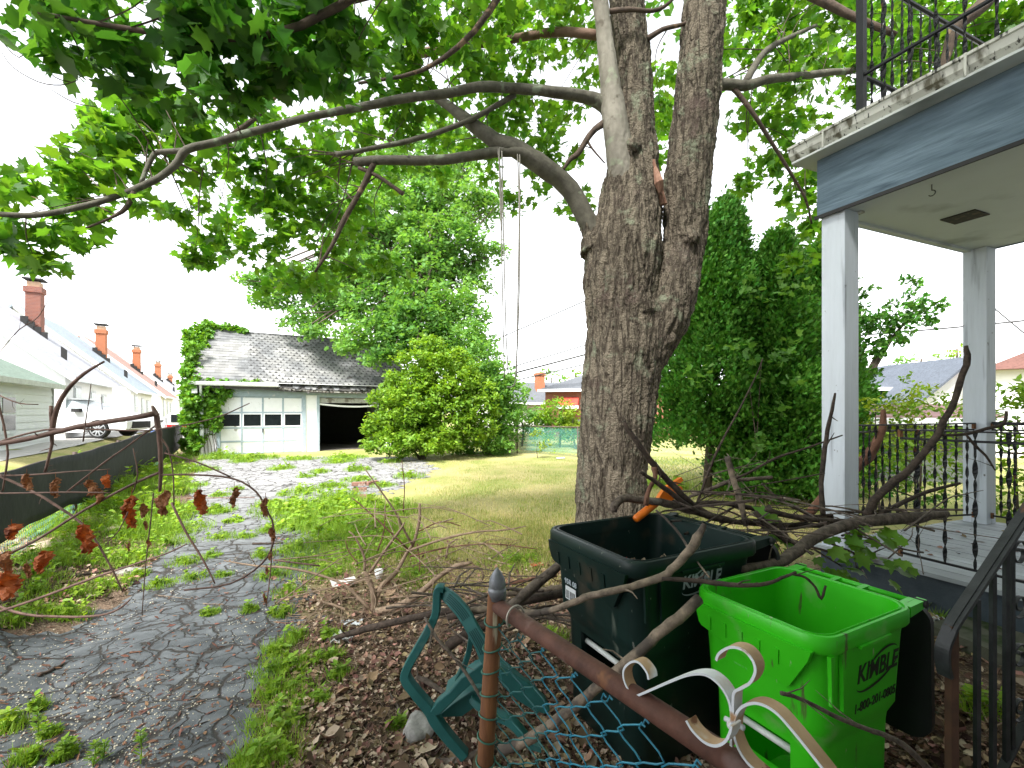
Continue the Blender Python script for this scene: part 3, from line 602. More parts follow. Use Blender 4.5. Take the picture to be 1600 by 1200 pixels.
# ------------------------------------------------------------------ porch
A0 = Vector((2.94, 4.08, 0)); p1 = Vector((.433, -.901, 0)); p2 = Vector((.924, .381, 0)).normalized(); ZF = .58
def PF(a, b, c): return (A0.x+p1.x*a+p2.x*b, A0.y+p1.y*a+p2.y*b, c)
B_ = 2.34
iron = mat('black_iron', (.010, .010, .012), (.022, .023, .026), rough=.45, metal=.3, bump=.2, bscale=80, spots=[((.12, .045, .02), 8, .68, .05)])
def porch():
    t = thing('porch', 'weathered white wooden porch with blue fascia, square posts and railed roof deck', 'porch', PF(.8, 1.2, H(3, 4)))
    wp = mat('chipped_white_post', (.60, .65, .72), var=.05, rough=.55, bump=.3, bscale=12, stretch=(4, 4, .4), spots=[((.12, .12, .12), 12, .70, .03), ((.3, .33, .38), 3, .6, .15, (5, 5, .4))])
    blue = mat('blue_board', (.09, .14, .185), (.155, .22, .275), rough=.75, scale=2.2, bump=.5, bscale=5, stretch=(1, 1, 9), bstretch=(.8, .8, 12), spots=[((.05, .08, .11), 2.5, .56, .2, (1, 1, 8)), ((.03, .04, .05), 9, .70, .04, (1, 1, 3))])
    gut = mat('mildewed_gutter', (.55, .55, .5), rough=.6, var=.1, spots=[((.1, .09, .06), 5, .50, .14, (2.5, 2.5, .8)), ((.03, .03, .025), 14, .6, .06, (3, 3, .6))])
    ceil = mat('porch_ceiling', (.58, .61, .60), var=.05, rough=.7, scale=2, spots=[((.2, .21, .19), 1.4, .58, .2)])
    # posts
    for a, b, lbl in ((0, 0, 'corner post nearest the driveway'), (0, B_, 'rear post beside the shrubs')):
        mb = MB(); h_ = .095
        mb.fbox(PF, a-h_, a+h_, b-h_, b+h_, ZF+.001, 3.55); po = mb.build('post', wp, t)
        mb = MB(); mb.fbox(PF, a-h_-.006, a-h_-.0005, b-h_+.02, b-h_+.06, ZF, 3.5); mb.fbox(PF, a-h_-.006, a-h_-.0005, b+h_-.055, b+h_-.015, ZF, 3.5); mb.build('corner_moulding', wp, po)
        if lbl: po['label'] = lbl
    mb = MB(); mb.fbox(PF, -.1, -.096, B_-.05, B_+.02, 2.2, 2.62); mb.build('number_plate', mat('grey_plate', (.45, .48, .52), var=.1, spots=[((.15, .16, .18), 30, .55, .05)]), t)
    # fascia boards
    mb = MB(); mb.fbox(PF, -.12, 1.99, -.12, -.08, 3.55, 4.07); mb.fbox(PF, -.12, -.08, -.08, B_+.12, 3.55, 4.07); mb.fbox(PF, -.12, 1.99, B_+.08, B_+.12, 3.55, 4.07); mb.build('fascia', blue, t)
    mb = MB(); mb.fbox(PF, -.135, 1.99, -.137, -.121, 3.53, 3.56); mb.build('fascia_edge', mat('dark_caulk', (.03, .03, .03)), t)
    mb = MB(); mb.fbox(PF, -.079, 1.99, -.079, B_+.079, 3.555, 3.6); mb.fbox(PF, -.076, -.03, -.076, B_+.07, 3.53, 3.554); mb.build('ceiling', ceil, t)
    mb = MB(); mb.fbox(PF, -.1, 1.99, -.1, B_+.1, 4.05, 4.17); mb.build('roof_deck', mat('roof_membrane', (.3, .3, .3)), t)
    mb = MB(); mb.fbox(PF, .28, .52, .95, 1.2, 3.545, 3.554); mb.build('ceiling_hatch', mat('rusty_vent', (.035, .03, .025), spots=[((.1, .07, .05), 20, .55, .1)]), t)
    mb = MB(); pts = [PF(.62, .07, 3.555), PF(.62, .07, 3.51)]+[PF(.62+.022*math.sin(q), .07, 3.488+.022*math.cos(q)) for q in np.linspace(0, 4.2, 9)]; mb.tube(pts, .0035, 6); mb.build('plant_hook', iron, t)
    mb = MB(); mb.fbox(PF, -.02, .13, .08, .12, 3.535, 3.553); mb.build('bracket_plate', gut, t)
    # gutter with ogee profile along near edge and left edge
    prof = [(-.03, 0), (-.105, .0), (-.125, .035), (-.16, .07), (-.17, .125), (-.185, .13), (-.185, .15), (-.165, .15), (-.03, .15)]
    mb = MB(); fn = lambda b, a, c: PF(a, -.09+b, 4.085+c); mb.prism(prof, fn, -.29, 1.99)
    g_ = mb.build('gutter', gut, t)
    mb = MB(); fn = lambda b, a, c: PF(-.09+b, a, 4.085+c); mb.prism(prof, fn, -.1, B_+.3); mb.build('gutter', gut, t)
    mb = MB(); mb.fbox(PF, -.25, 1.99, -.27, -.02, 4.066, 4.083); mb.fbox(PF, -.25, -.0, -.02, B_+.3, 4.066, 4.083); mb.build('soffit', ceil, t)
    for a in (.02, .95): mb = MB(); mb.fbox(PF, a, a+.014, -.278, -.2, 4.08, 4.238); mb.build('gutter_joint', gut, g_)
    # floor boards
    fl = mat('worn_grey_floorboards', (.34, .37, .40), var=.12, rough=.7, scale=3, stretch=(1, 1, 1), island=.14, bump=.4, bscale=18, spots=[((.12, .11, .1), 4, .6, .1)])
    mb = MB(); b = -.14
    while b < B_+.15:
        mb.fbox(PF, -.14, 1.99, b, b+.083, ZF-.03, ZF+random.uniform(-.003, .002)); b += .089
    mb.build('floor', fl, t)
    mb = MB(); mb.fbox(PF, -.1, 1.99, -.1, -.07, .1, ZF-.031); mb.fbox(PF, -.1, -.07, -.07, B_+.1, .1, ZF-.031); mb.build('skirt', mat('navy_grey_skirt', (.045, .065, .085), (.07, .09, .11), rough=.5, bump=.2), t)
    # far and near railings
    def baluster(a, b, z0, z1, par, tw=1.0):
        n = 34; rings = []
        for i in range(n+1):
            f = i/n; an = f*math.pi*7*tw; w_ = .0075+.008*abs(math.sin(f*math.pi*3.5))*(1 if .06 < f < .94 else 0); th = .0035
            u = Vector((math.cos(an), math.sin(an), 0)); v_ = Vector((-math.sin(an), math.cos(an), 0)); c = Vector(PF(a, b, z0+(z1-z0)*f))
            rings.append([c+u*w_+v_*th, c-u*w_+v_*th, c-u*w_-v_*th, c+u*w_-v_*th])
        mb = MB(); mb.loft(rings); mb.build('baluster', iron, par)
    def bow(fn0, z, r, n=12, amp=.0, sag_=0):
        return [Vector(fn0(i/n, amp*math.sin(i/n*math.pi), z-sag_*math.sin(i/n*math.pi))) for i in range(n+1)]
    def railing(lbl, fn0, nb, z0, z1, amp):
        mid = Vector(fn0(.5, 0, z0)); r_ = thing('iron_railing', lbl, 'railing', (mid.x, mid.y, ZF), 'wrought iron porch railings')
        mb = MB(); p = bow(fn0, z1, 0); mb.strip(p, .035, .012, (p1-p2*0) if amp else (0, 0, 1)); mb.strip(bow(fn0, z1-.002, 0), .012, .03, (0, 0, 1)); mb.build('top_rail', iron, r_)
        mb = MB(); mb.tube(bow(fn0, z1-.07, 0, amp=amp), .009, 6); mb.build('upper_bar', iron, r_)
        mb = MB(); mb.tube(bow(fn0, z0, 0, amp=amp), .010, 6); mb.build('lower_bar', iron, r_)
        for e_ in (0.0, 1.0):
            mb = MB(); c = Vector(fn0(e_, 0, 0)); [mb.box(c.x-.012, c.x+.012, c.y-.012, c.y+.012, z-.03, z+.03) for z in (z0, z1-.03)]; mb.build('bracket', mat('rusty_bracket', (.2, .09, .04)), r_)
        for k in range(nb):
            f = (k+.7)/(nb+.3); q = amp*math.sin(f*math.pi); n = 34; rings = []
            for i in range(n+1):
                g_ = i/n; an = g_*math.pi*7+k; w_ = .006+.009*abs(math.sin(g_*math.pi*3.5)); th = .0035
                u = Vector((math.cos(an), math.sin(an), 0)); v_ = Vector((-math.sin(an), math.cos(an), 0)); c = Vector(fn0(f, q, z0+(z1-.0-z0)*g_))
                rings.append([c+u*w_+v_*th, c-u*w_+v_*th, c-u*w_-v_*th, c+u*w_-v_*th])
            mb = MB(); mb.loft(rings); mb.build('baluster', iron, r_)
    railing('black iron rear railing bowing outward between the two white posts', lambda f, o, z: PF(-.0-o, .11+f*(B_-.22), z), 15, ZF+.09, 1.66, .16)
    railing('black iron railing beyond the rear post, in front of the bushes', lambda f, o, z: PF(1.95*f*1.0+.1*(1-f), B_+.0+o, z), 18, ZF+.09, 1.66, .0)
    railing('black iron front railing standing on the porch floor edge toward the steps', lambda f, o, z: PF(.45+f*1.25, .0-o, z), 7, ZF+.07, 1.64, .04)
    # balcony railing on the roof deck
    r_ = thing('balcony_railing', 'black iron railing with corner post on top of the porch roof', 'railing', PF(.2, .1, 4.17))
    mb = MB(); mb.fbox(PF, .10, .155, .05, .105, 4.17, 5.9); mb.build('corner_post', iron, r_)
    za, zb = 4.73, 5.62
    for nm, z in (('lower_rail', za), ('upper_rail', zb)):
        mb = MB(); mb.tube([PF(.155, .08, z), PF(1.98, .08, z+.0)], .018, 6); mb.build(nm, iron, r_)
        mb = MB(); mb.tube([PF(.13, .105, z), PF(.13, B_+.1, z)], .02, 6); mb.build(nm, iron, r_)
    for k in range(16):
        baluster(.13, .22+k*.15, 4.2, zb, r_, 1.2)
    for k in range(10):
        baluster(.3+k*.17, .08, 4.2, zb, r_, 1.2)
porch()
# the porch's unseen house; walls beside and behind camera added to shade the foreground
def unseen_shading_house():
    t = thing('unseen_porch_house', 'unseen white clapboard house of the blue fascia porch, extended to shade the foreground', 'house', PF(4, 3, 0)); m = mat('unseen_house_clapboard', (.5, .51, .52))
    mb = MB(); mb.fbox(PF, 2.0, 3.05, -.16, 9, -.1, 7.4); mb.fbox(PF, 3.05, 9, -9, 9, -.1, 7.4); mb.build('wall', m, t)
    mb = MB(); mb.prism([(2.7, 7.4), (9.4, 7.4), (6.05, 9.6)], lambda a, b, c: PF(a, b, c), -9.3, 9.3); mb.build('roof', mat('unseen_house_roof', (.12, .12, .13)), t)
unseen_shading_house()

# stair handrail and steps at the right edge
def stair():
    s0, s1 = Vector((1.62, 1.70, .95)), Vector((2.25, 1.90, 1.52)); d = (s1-s0)
    r_ = thing('stair_handrail', 'black iron stair handrail with curled end and scroll pickets beside the green bin', 'handrail', (s0.x, s0.y, H(s0.x, s0.y)))
    blk = mat('worn_black_handrail', (.018, .019, .022), (.035, .037, .041), rough=.5, metal=.0, scale=14, bump=.2, bscale=60, spots=[((.14, .06, .03), 6, .66, .06)])
    dn = d.normalized(); lat = Vector((dn.y, -dn.x, 0)).normalized()
    pts = [s1+d*.3, s1, s0+d*.3, s0+dn*.06, s0+dn*.02+Vector((0, 0, -.012)), s0+Vector((-.012, -.002, -.05)), s0+Vector((-.012, -.002, -.11)), s0+Vector((.0, 0, -.155))]
    sp, _ = smooth(pts, [1]*len(pts), 4); mb = MB(); mb.strip(sp, .045, .014, lat); hr = mb.build('handrail', blk, r_)
    mb = MB(); mb.strip([p+Vector((0, 0, .010)) for p in sp[:17]], .018, .008, lat); mb.build('handrail_bead', blk, hr)
    g = H(s0.x, s0.y); mb = MB(); c = s0+dn*.045
    mb.box(c.x-.014, c.x+.014, c.y-.014, c.y+.014, g-.05, c.z-.0); mb.build('newel_post', mat('rusted_newel', (.05, .03, .022), (.11, .05, .03), rough=.7), r_)
    low0, low1 = Vector((s0.x+.04, s0.y, g+.08)), Vector((s1.x, s1.y, g+.70)); mb = MB(); mb.strip([low0, low1, low1+(low1-low0)*.3], .03, .01, lat); mb.build('lower_rail', blk, r_)
    for k, f in enumerate((.2, .36, .5, .78, .92)):
        a, b = low0.lerp(low1, f), s0.lerp(s1, f); mb = MB(); mb.box(a.x-.008, a.x+.008, a.y-.008, a.y+.008, a.z, b.z); mb.build('baluster', blk, r_)
    # scroll picket: four C scrolls
    for k in range(4):
        a, b = low0.lerp(low1, .64), s0.lerp(s1, .64); z = a.z+(b.z-a.z)*(k+.5)/4; c = Vector((a.x, a.y, z)); sg = 1 if k % 2 else -1
        pts = []
        for q in np.linspace(0, 1, 34):
            an = sg*(q*5.2*math.pi/2+.4); rr = .055*(1-.72*q); pts.append(c+Vector((dn.x, dn.y, 0)).normalized()*math.cos(an)*rr*sg+Vector((0, 0, 1))*math.sin(an)*rr)
        mb = MB(); mb.strip(pts, .014, .005, lat); mb.build('scroll', blk, r_)
    a, b = low0.lerp(low1, .56), s0.lerp(s1, .56); mb = MB(); mb.box(a.x-.007, a.x+.007, a.y-.007, a.y+.007, a.z, b.z); mb.build('baluster', blk, r_)
    # mossy concrete steps rising to the porch
    t = thing('porch_steps', 'mossy dark concrete steps behind the black stair handrail', 'steps', (2.5, 2.3, 0)); con = mat('mossy_concrete', (.07, .08, .05), (.13, .13, .10), rough=.95, scale=5, bump=.5, bscale=30, spots=[((.03, .05, .015), 6, .5, .12)])
    for k in range(3):
        mb = MB(); fn = lambda a, b, c: (2.42+.31*a*1.0+dn.x*0+b*-.2, 1.98+.10*a+b*1.0, c)
        mb.fbox(fn, k*1.0, 5, -.05*k*0, .95, .02+.1*k, .13+.1*k); mb.build('step', con, t)
stair()
# ------------------------------------------------------------------ the big maple
def bark_mat(name, c1, c2, lichen=True):
    m = bpy.data.materials.new(name); m.use_nodes = True; n = m.node_tree; L = n.links; b = n.nodes['Principled BSDF']; b.inputs['Roughness'].default_value = .92; b.inputs['Specular IOR Level'].default_value = .2
    tc = n.nodes.new('ShaderNodeTexCoord'); mp = n.nodes.new('ShaderNodeMapping'); mp.inputs['Scale'].default_value = (1, 1, .17); L.new(tc.outputs['Object'], mp.inputs[0])
    wz = n.nodes.new('ShaderNodeTexNoise'); wz.inputs['Scale'].default_value = 6; L.new(mp.outputs[0], wz.inputs['Vector'])
    sc = n.nodes.new('ShaderNodeVectorMath'); sc.operation = 'SCALE'; sc.inputs['Scale'].default_value = .09; L.new(wz.outputs['Color'], sc.inputs[0])
    ad = n.nodes.new('ShaderNodeVectorMath'); L.new(mp.outputs[0], ad.inputs[0]); L.new(sc.outputs[0], ad.inputs[1])
    def ridge(sc, dist, det=4):
        q = n.nodes.new('ShaderNodeTexNoise'); q.inputs['Scale'].default_value = sc; q.inputs['Detail'].default_value = det; q.inputs['Distortion'].default_value = dist; L.new(ad.outputs[0], q.inputs['Vector'])
        a = n.nodes.new('ShaderNodeMath'); a.operation = 'SUBTRACT'; a.inputs[1].default_value = .5; L.new(q.outputs[0], a.inputs[0])
        b_ = n.nodes.new('ShaderNodeMath'); b_.operation = 'ABSOLUTE'; L.new(a.outputs[0], b_.inputs[0])
        c_ = n.nodes.new('ShaderNodeMapRange'); c_.inputs['From Min'].default_value = 0; c_.inputs['From Max'].default_value = .11; L.new(b_.outputs[0], c_.inputs[0]); return c_.outputs[0]
    ra, rb = ridge(11, .25), ridge(30, .3)
    z = n.nodes.new('ShaderNodeTexNoise'); z.inputs['Scale'].default_value = 55; z.inputs['Detail'].default_value = 8; L.new(tc.outputs['Object'], z.inputs['Vector'])
    m0 = n.nodes.new('ShaderNodeMath'); m0.operation = 'MULTIPLY_ADD'; m0.inputs[1].default_value = .45; L.new(rb, m0.inputs[0]); L.new(ra, m0.inputs[2])
    mm = n.nodes.new('ShaderNodeMath'); mm.operation = 'MULTIPLY'; L.new(m0.outputs[0], mm.inputs[0]); L.new(z.outputs[0], mm.inputs[1])
    r2 = n.nodes.new('ShaderNodeMapRange'); r2.inputs['From Min'].default_value = .05; r2.inputs['From Max'].default_value = .75; L.new(mm.outputs[0], r2.inputs[0])
    mx = n.nodes.new('ShaderNodeMix'); mx.data_type = 'RGBA'; mx.inputs[6].default_value = (*c1, 1); mx.inputs[7].default_value = (*c2, 1); L.new(r2.outputs[0], mx.inputs[0]); cur = mx.outputs[2]
    pats = [((.16, .125, .11), 1.6, .58, .14), ((.07, .058, .05), 2.3, .62, .10)]
    if lichen: pats += [((.12, .085, .075), 1.1, .56, .08), ((.24, .27, .19), 3.2, .56, .10), ((.32, .30, .27), 2.2, .66, .06)]
    for c, s_, t0, dt in pats:
        q = n.nodes.new('ShaderNodeTexNoise'); q.inputs['Scale'].default_value = s_; q.inputs['Detail'].default_value = 9; q.inputs['Roughness'].default_value = .7; L.new(tc.outputs['Object'], q.inputs['Vector'])
        r3 = n.nodes.new('ShaderNodeMapRange'); r3.inputs['From Min'].default_value = t0; r3.inputs['From Max'].default_value = t0+dt; r3.inputs['To Max'].default_value = .75; L.new(q.outputs[0], r3.inputs[0])
        m2 = n.nodes.new('ShaderNodeMix'); m2.data_type = 'RGBA'; L.new(r3.outputs[0], m2.inputs[0]); L.new(cur, m2.inputs[6]); m2.inputs[7].default_value = (*c, 1)
        m3 = n.nodes.new('ShaderNodeMix'); m3.data_type = 'RGBA'; m3.blend_type = 'MULTIPLY'; m3.inputs[0].default_value = .0; cur = m2.outputs[2]
    L.new(cur, b.inputs['Base Color'])
    bu = n.nodes.new('ShaderNodeBump'); bu.inputs['Strength'].default_value = 1; bu.inputs['Distance'].default_value = .03; L.new(mm.outputs[0], bu.inputs['Height']); L.new(bu.outputs[0], b.inputs['Normal'])
    return m
BARK = bark_mat('maple_bark', (.038, .030, .023), (.225, .19, .145))
LIMB = mat('smooth_limb_bark', (.075, .068, .052), (.15, .14, .11), rough=.85, scale=9, stretch=(1, 1, 1), bump=.5, bscale=45, bdist=.008, spots=[((.22, .25, .18), 6, .60, .08), ((.04, .035, .03), 9, .62, .1)])
DLIMB = mat('dead_limb_bark', (.05, .036, .028), (.12, .085, .065), rough=.9, scale=12, bump=.6, bscale=60, bdist=.006, spots=[((.26, .17, .11), 7, .62, .06)])
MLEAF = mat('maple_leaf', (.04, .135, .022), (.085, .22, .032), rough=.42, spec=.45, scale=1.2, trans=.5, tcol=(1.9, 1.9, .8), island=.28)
MLEAF2 = mat('sunlit_maple_leaf', (.065, .185, .024), (.125, .29, .036), rough=.42, spec=.4, scale=1.2, trans=.55, tcol=(2.3, 2.0, .7), island=.25)  # brighter copy of the leaf colour, sunlight painted in
def pr(w, Y): return w/2/F*Y            # photo width in pixels -> real radius
def voxel(mb, name, m, parent, vs, disp=None, bumps=None):
    me = bpy.data.meshes.new('tmp'); me.from_pydata(mb.v, [], mb.f); o = bpy.data.objects.new('tmp', me); COL.objects.link(o)
    r = o.modifiers.new('r', 'REMESH'); r.mode = 'VOXEL'; r.voxel_size = vs; r.use_smooth_shade = True
    s_ = o.modifiers.new('s', 'SMOOTH'); s_.factor = .6; s_.iterations = 6
    dg = bpy.context.evaluated_depsgraph_get(); ne = bpy.data.meshes.new_from_object(o.evaluated_get(dg)); bpy.data.objects.remove(o)
    ne.name = name; ne.materials.clear()
    if disp:
        n = len(ne.vertices)
        no = [v.normal.copy() for v in ne.vertices]
        for v, nn in zip(ne.vertices, no):
            c = v.co; d = noise.noise(Vector((c.x*2.2, c.y*2.2, c.z*1.1)))*.035
            q = Vector((c.x*15+noise.noise(c*3)*1.5, c.y*15, c.z*2.6)); a = abs(noise.noise(q)); d += (a-.25)*disp + noise.noise(c*30)*disp*.25
            v.co = c+nn*d
    return link(name, ne, m, parent, True)
def maple():
    Y = 5.3; base = P(958, 890, Y); base.z = H(base.x, base.y)-.05
    t = thing('maple_tree', 'large old maple with forked lichen spotted trunk and long limbs over the yard', 'tree', base)
    mb = MB()
    A = [(950, 905, 150), (955, 860, 124), (957, 800, 110), (957, 720, 107), (962, 650, 112), (968, 600, 116), (974, 550, 120), (972, 500, 106), (970, 440, 112), (974, 390, 114), (980, 340, 100), (986, 290, 84), (990, 240, 70), (993, 180, 58), (992, 120, 54), (985, 60, 53), (978, 0, 54), (970, -80, 52), (965, -220, 46), (950, -420, 34)]
    s_, r = smooth([P(a, b, Y) for a, b, w_ in A], [pr(w_, Y)*1.0 for a, b, w_ in A], 2); mb.tube(s_, r, 20)
    B = [(972, 610, 80), (1000, 550, 84), (1032, 500, 80), (1056, 440, 70), (1069, 385, 66), (1073, 320, 68), (1079, 240, 68), (1088, 140, 65), (1100, 20, 64), (1112, -100, 58), (1130, -300, 44)]
    s_, r = smooth([P(a, b, Y-.05) for a, b, w_ in B], [pr(w_, Y) for a, b, w_ in B], 2); mb.tube(s_, r, 18)
    C_ = [(985, 330, 40), (972, 270, 44), (963, 215, 38), (956, 150, 34), (950, 90, 30), (943, 30, 27), (936, -30, 25), (925, -130, 22)]
    s_, r = smooth([P(a, b, Y-.22+max(0, (b-200)/130)*.16) for a, b, w_ in C_], [pr(w_, Y-.2) for a, b, w_ in C_], 2); mbC = MB(); mbC.tube(s_, r, 14); mb.tube(s_[:4], [q*.9 for q in r[:4]], 12)
    mb.tube([P(916, 388, Y-.1), P(921, 380, Y-.1), P(930, 374, Y)], [pr(14, Y), pr(30, Y), pr(36, Y)], 10)            # burls and knots
    mb.tube([P(914, 378, Y-.1), P(922, 372, Y-.1)], [pr(16, Y), pr(24, Y)], 8)
    mb.tube([P(930, 395, Y-.05), P(925, 365, Y), P(903, 320, Y)], [pr(50, Y), pr(34, Y), pr(28, Y)], 12)
    mb.tube([P(985, 222, Y-.34), P(988, 228, Y-.30), P(985, 235, Y-.2)], [pr(12, Y), pr(22, Y), pr(30, Y)], 8)
    mb.tube([P(1079, 375, Y-.35), P(1080, 370, Y-.25)], [pr(14, Y), pr(30, Y)], 8)
    mb.tube([P(1020, 470, Y-.33), P(1000, 480, Y-.2)], [pr(30, Y), pr(70, Y)], 8)
    for a, b in ((-60, 5), (30, -50), (75, 20), (10, 50)): mb.tube([base+Vector((a*.001, b*.001, .45)), base+Vector((a*.008, b*.008, .03))], [.25, .1], 8)
    tr = voxel(mb, 'trunk', BARK, t, .016, .045)
    voxel(mbC, 'stem', mat('pale_smooth_bark', (.16, .145, .115), (.28, .26, .22), rough=.85, scale=6, bump=.6, bscale=40, bdist=.008, stretch=(1, 1, .5), spots=[((.10, .085, .065), 9, .60, .1), ((.25, .28, .2), 4, .60, .08)]), t, .014, .012)['label'] = 'paler smooth stem in front of the left fork'
    mb = MB(); mb.tube([P(1024, 262, Y-.30), P(1030, 285, Y-.34), P(1033, 300, Y-.30)], [.02, .045, .03], 7, .2); mb.tube([P(1020, 250, Y-.24), P(1036, 320, Y-.2)], [.02, .05], 7, .2)
    mb.build('torn_wood', mat('torn_red_wood', (.17, .07, .045), (.34, .2, .14), scale=20, stretch=(1, 1, .2)), tr)
    limbs = []
    def limb(spec, m=LIMB, par=t, seg=9, rough=.05, nm='limb', lbl=None):
        p, r = path([(a, b, y, pr(w_, y)) for a, b, y, w_ in spec], 3, .05); mb = MB(); mb.tube(p, r, seg, rough); o = mb.build(nm, m, par, True); limbs.extend(zip(p, r)); 
        if lbl: o['label'] = lbl
        return o
    l1 = limb([(940, 385, 5.3, 40), (925, 360, 5.3, 32), (905, 320, 5.25, 29), (882, 286, 5.2, 30), (850, 262, 5.1, 31), (815, 238, 5.05, 29), (775, 220, 5.0, 25), (735, 192, 5, 20), (700, 165, 5, 14), (680, 152, 5, 10)], seg=12)
    limb([(838, 254, 5.05, 20), (815, 238, 5.0, 18), (780, 237, 5.0, 16), (735, 244, 4.95, 15), (690, 250, 4.9, 15), (645, 251, 4.85, 15), (600, 250, 4.8, 14), (554, 253, 4.8, 13)], par=l1, nm='side_limb')
    limb([(585, 254, 4.8, 9), (575, 275, 4.8, 10), (560, 305, 4.8, 8), (540, 340, 4.8, 9), (518, 385, 4.75, 6), (492, 425, 4.7, 4)], DLIMB, l1, 7, .1, 'dead_branch')
    limb([(560, 262, 4.8, 6), (590, 275, 4.8, 6), (615, 292, 4.8, 6), (630, 303, 4.8, 8)], DLIMB, l1, 6, .1, 'dead_branch')
    l2 = limb([(965, 200, 5.2, 26), (945, 165, 5.15, 24), (915, 152, 5.1, 19), (880, 146, 5.0, 17), (840, 141, 4.9, 16), (800, 138, 4.85, 15), (750, 136, 4.7, 15), (700, 146, 4.6, 14), (640, 153, 4.45, 13), (560, 168, 4.3, 12), (490, 182, 4.15, 11), (400, 205, 4.0, 11), (340, 222, 3.9, 11), (292, 234, 3.8, 12), (278, 254, 3.8, 11), (250, 277, 3.75, 10), (215, 294, 3.7, 10), (170, 311, 3.6, 9), (120, 325, 3.5, 9), (60, 336, 3.4, 9), (0, 335, 3.3, 8), (-80, 328, 3.2, 6)])
    limb([(292, 235, 3.8, 8), (262, 237, 3.8, 8), (243, 240, 3.8, 8), (232, 258, 3.78, 7), (221, 285, 3.72, 6)], par=l2, nm='side_limb')
    limb([(208, 300, 3.68, 8), (197, 325, 3.65, 7), (170, 342, 3.6, 4), (120, 362, 3.6, 3)], DLIMB, l2, 6, .1, 'side_limb')
    limb([(342, 222, 3.95, 7), (360, 212, 3.98, 7), (385, 195, 4.0, 8), (410, 175, 4.1, 6), (440, 140, 4.2, 5)], DLIMB, l2, 6, .1, 'side_limb')
    limb([(805, 148, 4.9, 9), (770, 168, 4.9, 8), (735, 187, 4.9, 8), (690, 205, 4.9, 8), (640, 220, 4.9, 8), (590, 230, 4.9, 7), (555, 237, 4.9, 7), (525, 241, 4.9, 8)], par=l2, nm='side_limb')
    limb([(950, 58, 5.2, 14), (915, 53, 5.2, 14), (870, 50, 5.3, 13), (820, 58, 5.4, 12), (770, 66, 5.4, 12), (720, 72, 5.4, 13), (655, 84, 5.5, 13)], mat('reddish_dead_limb', (.14, .075, .05), (.22, .14, .10), bump=.4, bscale=40, scale=9), nm='limb')
    limb([(950, 190, 5.2, 14), (935, 198, 5.1, 10), (920, 213, 5.1, 9), (903, 240, 5.1, 9), (890, 250, 5.1, 7), (880, 265, 5.1, 5)], DLIMB, nm='broken_limb')
    limb([(915, 215, 5.1, 5), (925, 232, 5.1, 3), (945, 255, 5.1, 2)], DLIMB)
    l5 = limb([(1110, 135, 5.3, 22), (1135, 132, 5.3, 17), (1165, 134, 5.3, 15), (1200, 124, 5.4, 13), (1250, 119, 5.6, 11), (1300, 113, 5.8, 10), (1345, 108, 6, 8), (1420, 80, 6.3, 6), (1500, 50, 6.6, 4)])
    limb([(1146, 138, 5.3, 9), (1160, 155, 5.3, 8), (1182, 185, 5.3, 7), (1205, 222, 5.4, 6), (1235, 270, 5.5, 5), (1258, 310, 5.6, 4), (1268, 350, 5.7, 3)], DLIMB, l5, 6, .08, 'side_limb')
    limb([(1165, 130, 5.3, 12), (1178, 105, 5.4, 11), (1198, 78, 5.5, 9), (1235, 58, 5.7, 7), (1275, 40, 6, 5)], par=l5, nm='side_limb')
    limb([(1640, -60, 5.6, 26), (1560, -20, 5.6, 24), (1535, 8, 5.6, 22), (1508, 30, 5.6, 20), (1490, 50, 5.6, 17), (1475, 100, 5.6, 12), (1462, 150, 5.6, 8)], DLIMB, seg=9)
    limb([(1010, 62, 5.2, 9), (1035, 46, 5.2, 7), (1060, 40, 5.2, 6), (1075, 35, 5.2, 5)], nm='limb', m=DLIMB)
    limb([(940, 20, 5.1, 8), (980, 15, 5, 7), (1020, 17, 5, 6), (1045, 5, 5, 5), (1065, -20, 5, 4)], DLIMB)
    limb([(560, -60, 3.4, 14), (540, 20, 3.4, 12), (500, 80, 3.4, 9), (460, 130, 3.4, 6)], DLIMB)
    limb([(800, -40, 4.4, 12), (740, 50, 4.4, 9), (660, 110, 4.4, 6), (560, 130, 4.2, 4)], DLIMB)
    limb([(640, -60, 2.8, 14), (470, 40, 2.8, 12), (340, 60, 2.7, 10), (200, 45, 2.6, 8), (60, 20, 2.5, 5)], DLIMB)
    limb([(960, -120, 5.2, 24), (860, -60, 4.8, 20), (760, -20, 4.4, 16), (640, -20, 3.9, 12), (520, 10, 3.5, 8)], DLIMB)
    limb([(1120, -60, 5.3, 24), (1200, -40, 5.2, 18), (1320, 20, 5.0, 12), (1400, 55, 4.9, 8)], DLIMB)
    # leaf masses: (px, py, Y, rx px, ry px, density, leaf size)
    blobs = [  # near, dark, big leaved upper left
        (30, 30, 2.7, 70, 55), (120, 60, 2.7, 80, 80), (170, 20, 2.7, 110, 60), (190, 115, 2.75, 75, 55), (270, 90, 2.75, 95, 75), (330, 30, 2.8, 120, 60), (370, 110, 2.8, 90, 70), (450, 90, 2.85, 100, 80), (470, 20, 2.9, 130, 60), (520, 130, 3.0, 60, 60), (565, 60, 3.1, 80, 70), (240, 10, 2.5, 110, 40), (400, 150, 3.0, 70, 30), (640, 10, 3.3, 100, 50), (470, 150, 3.1, 60, 40)]
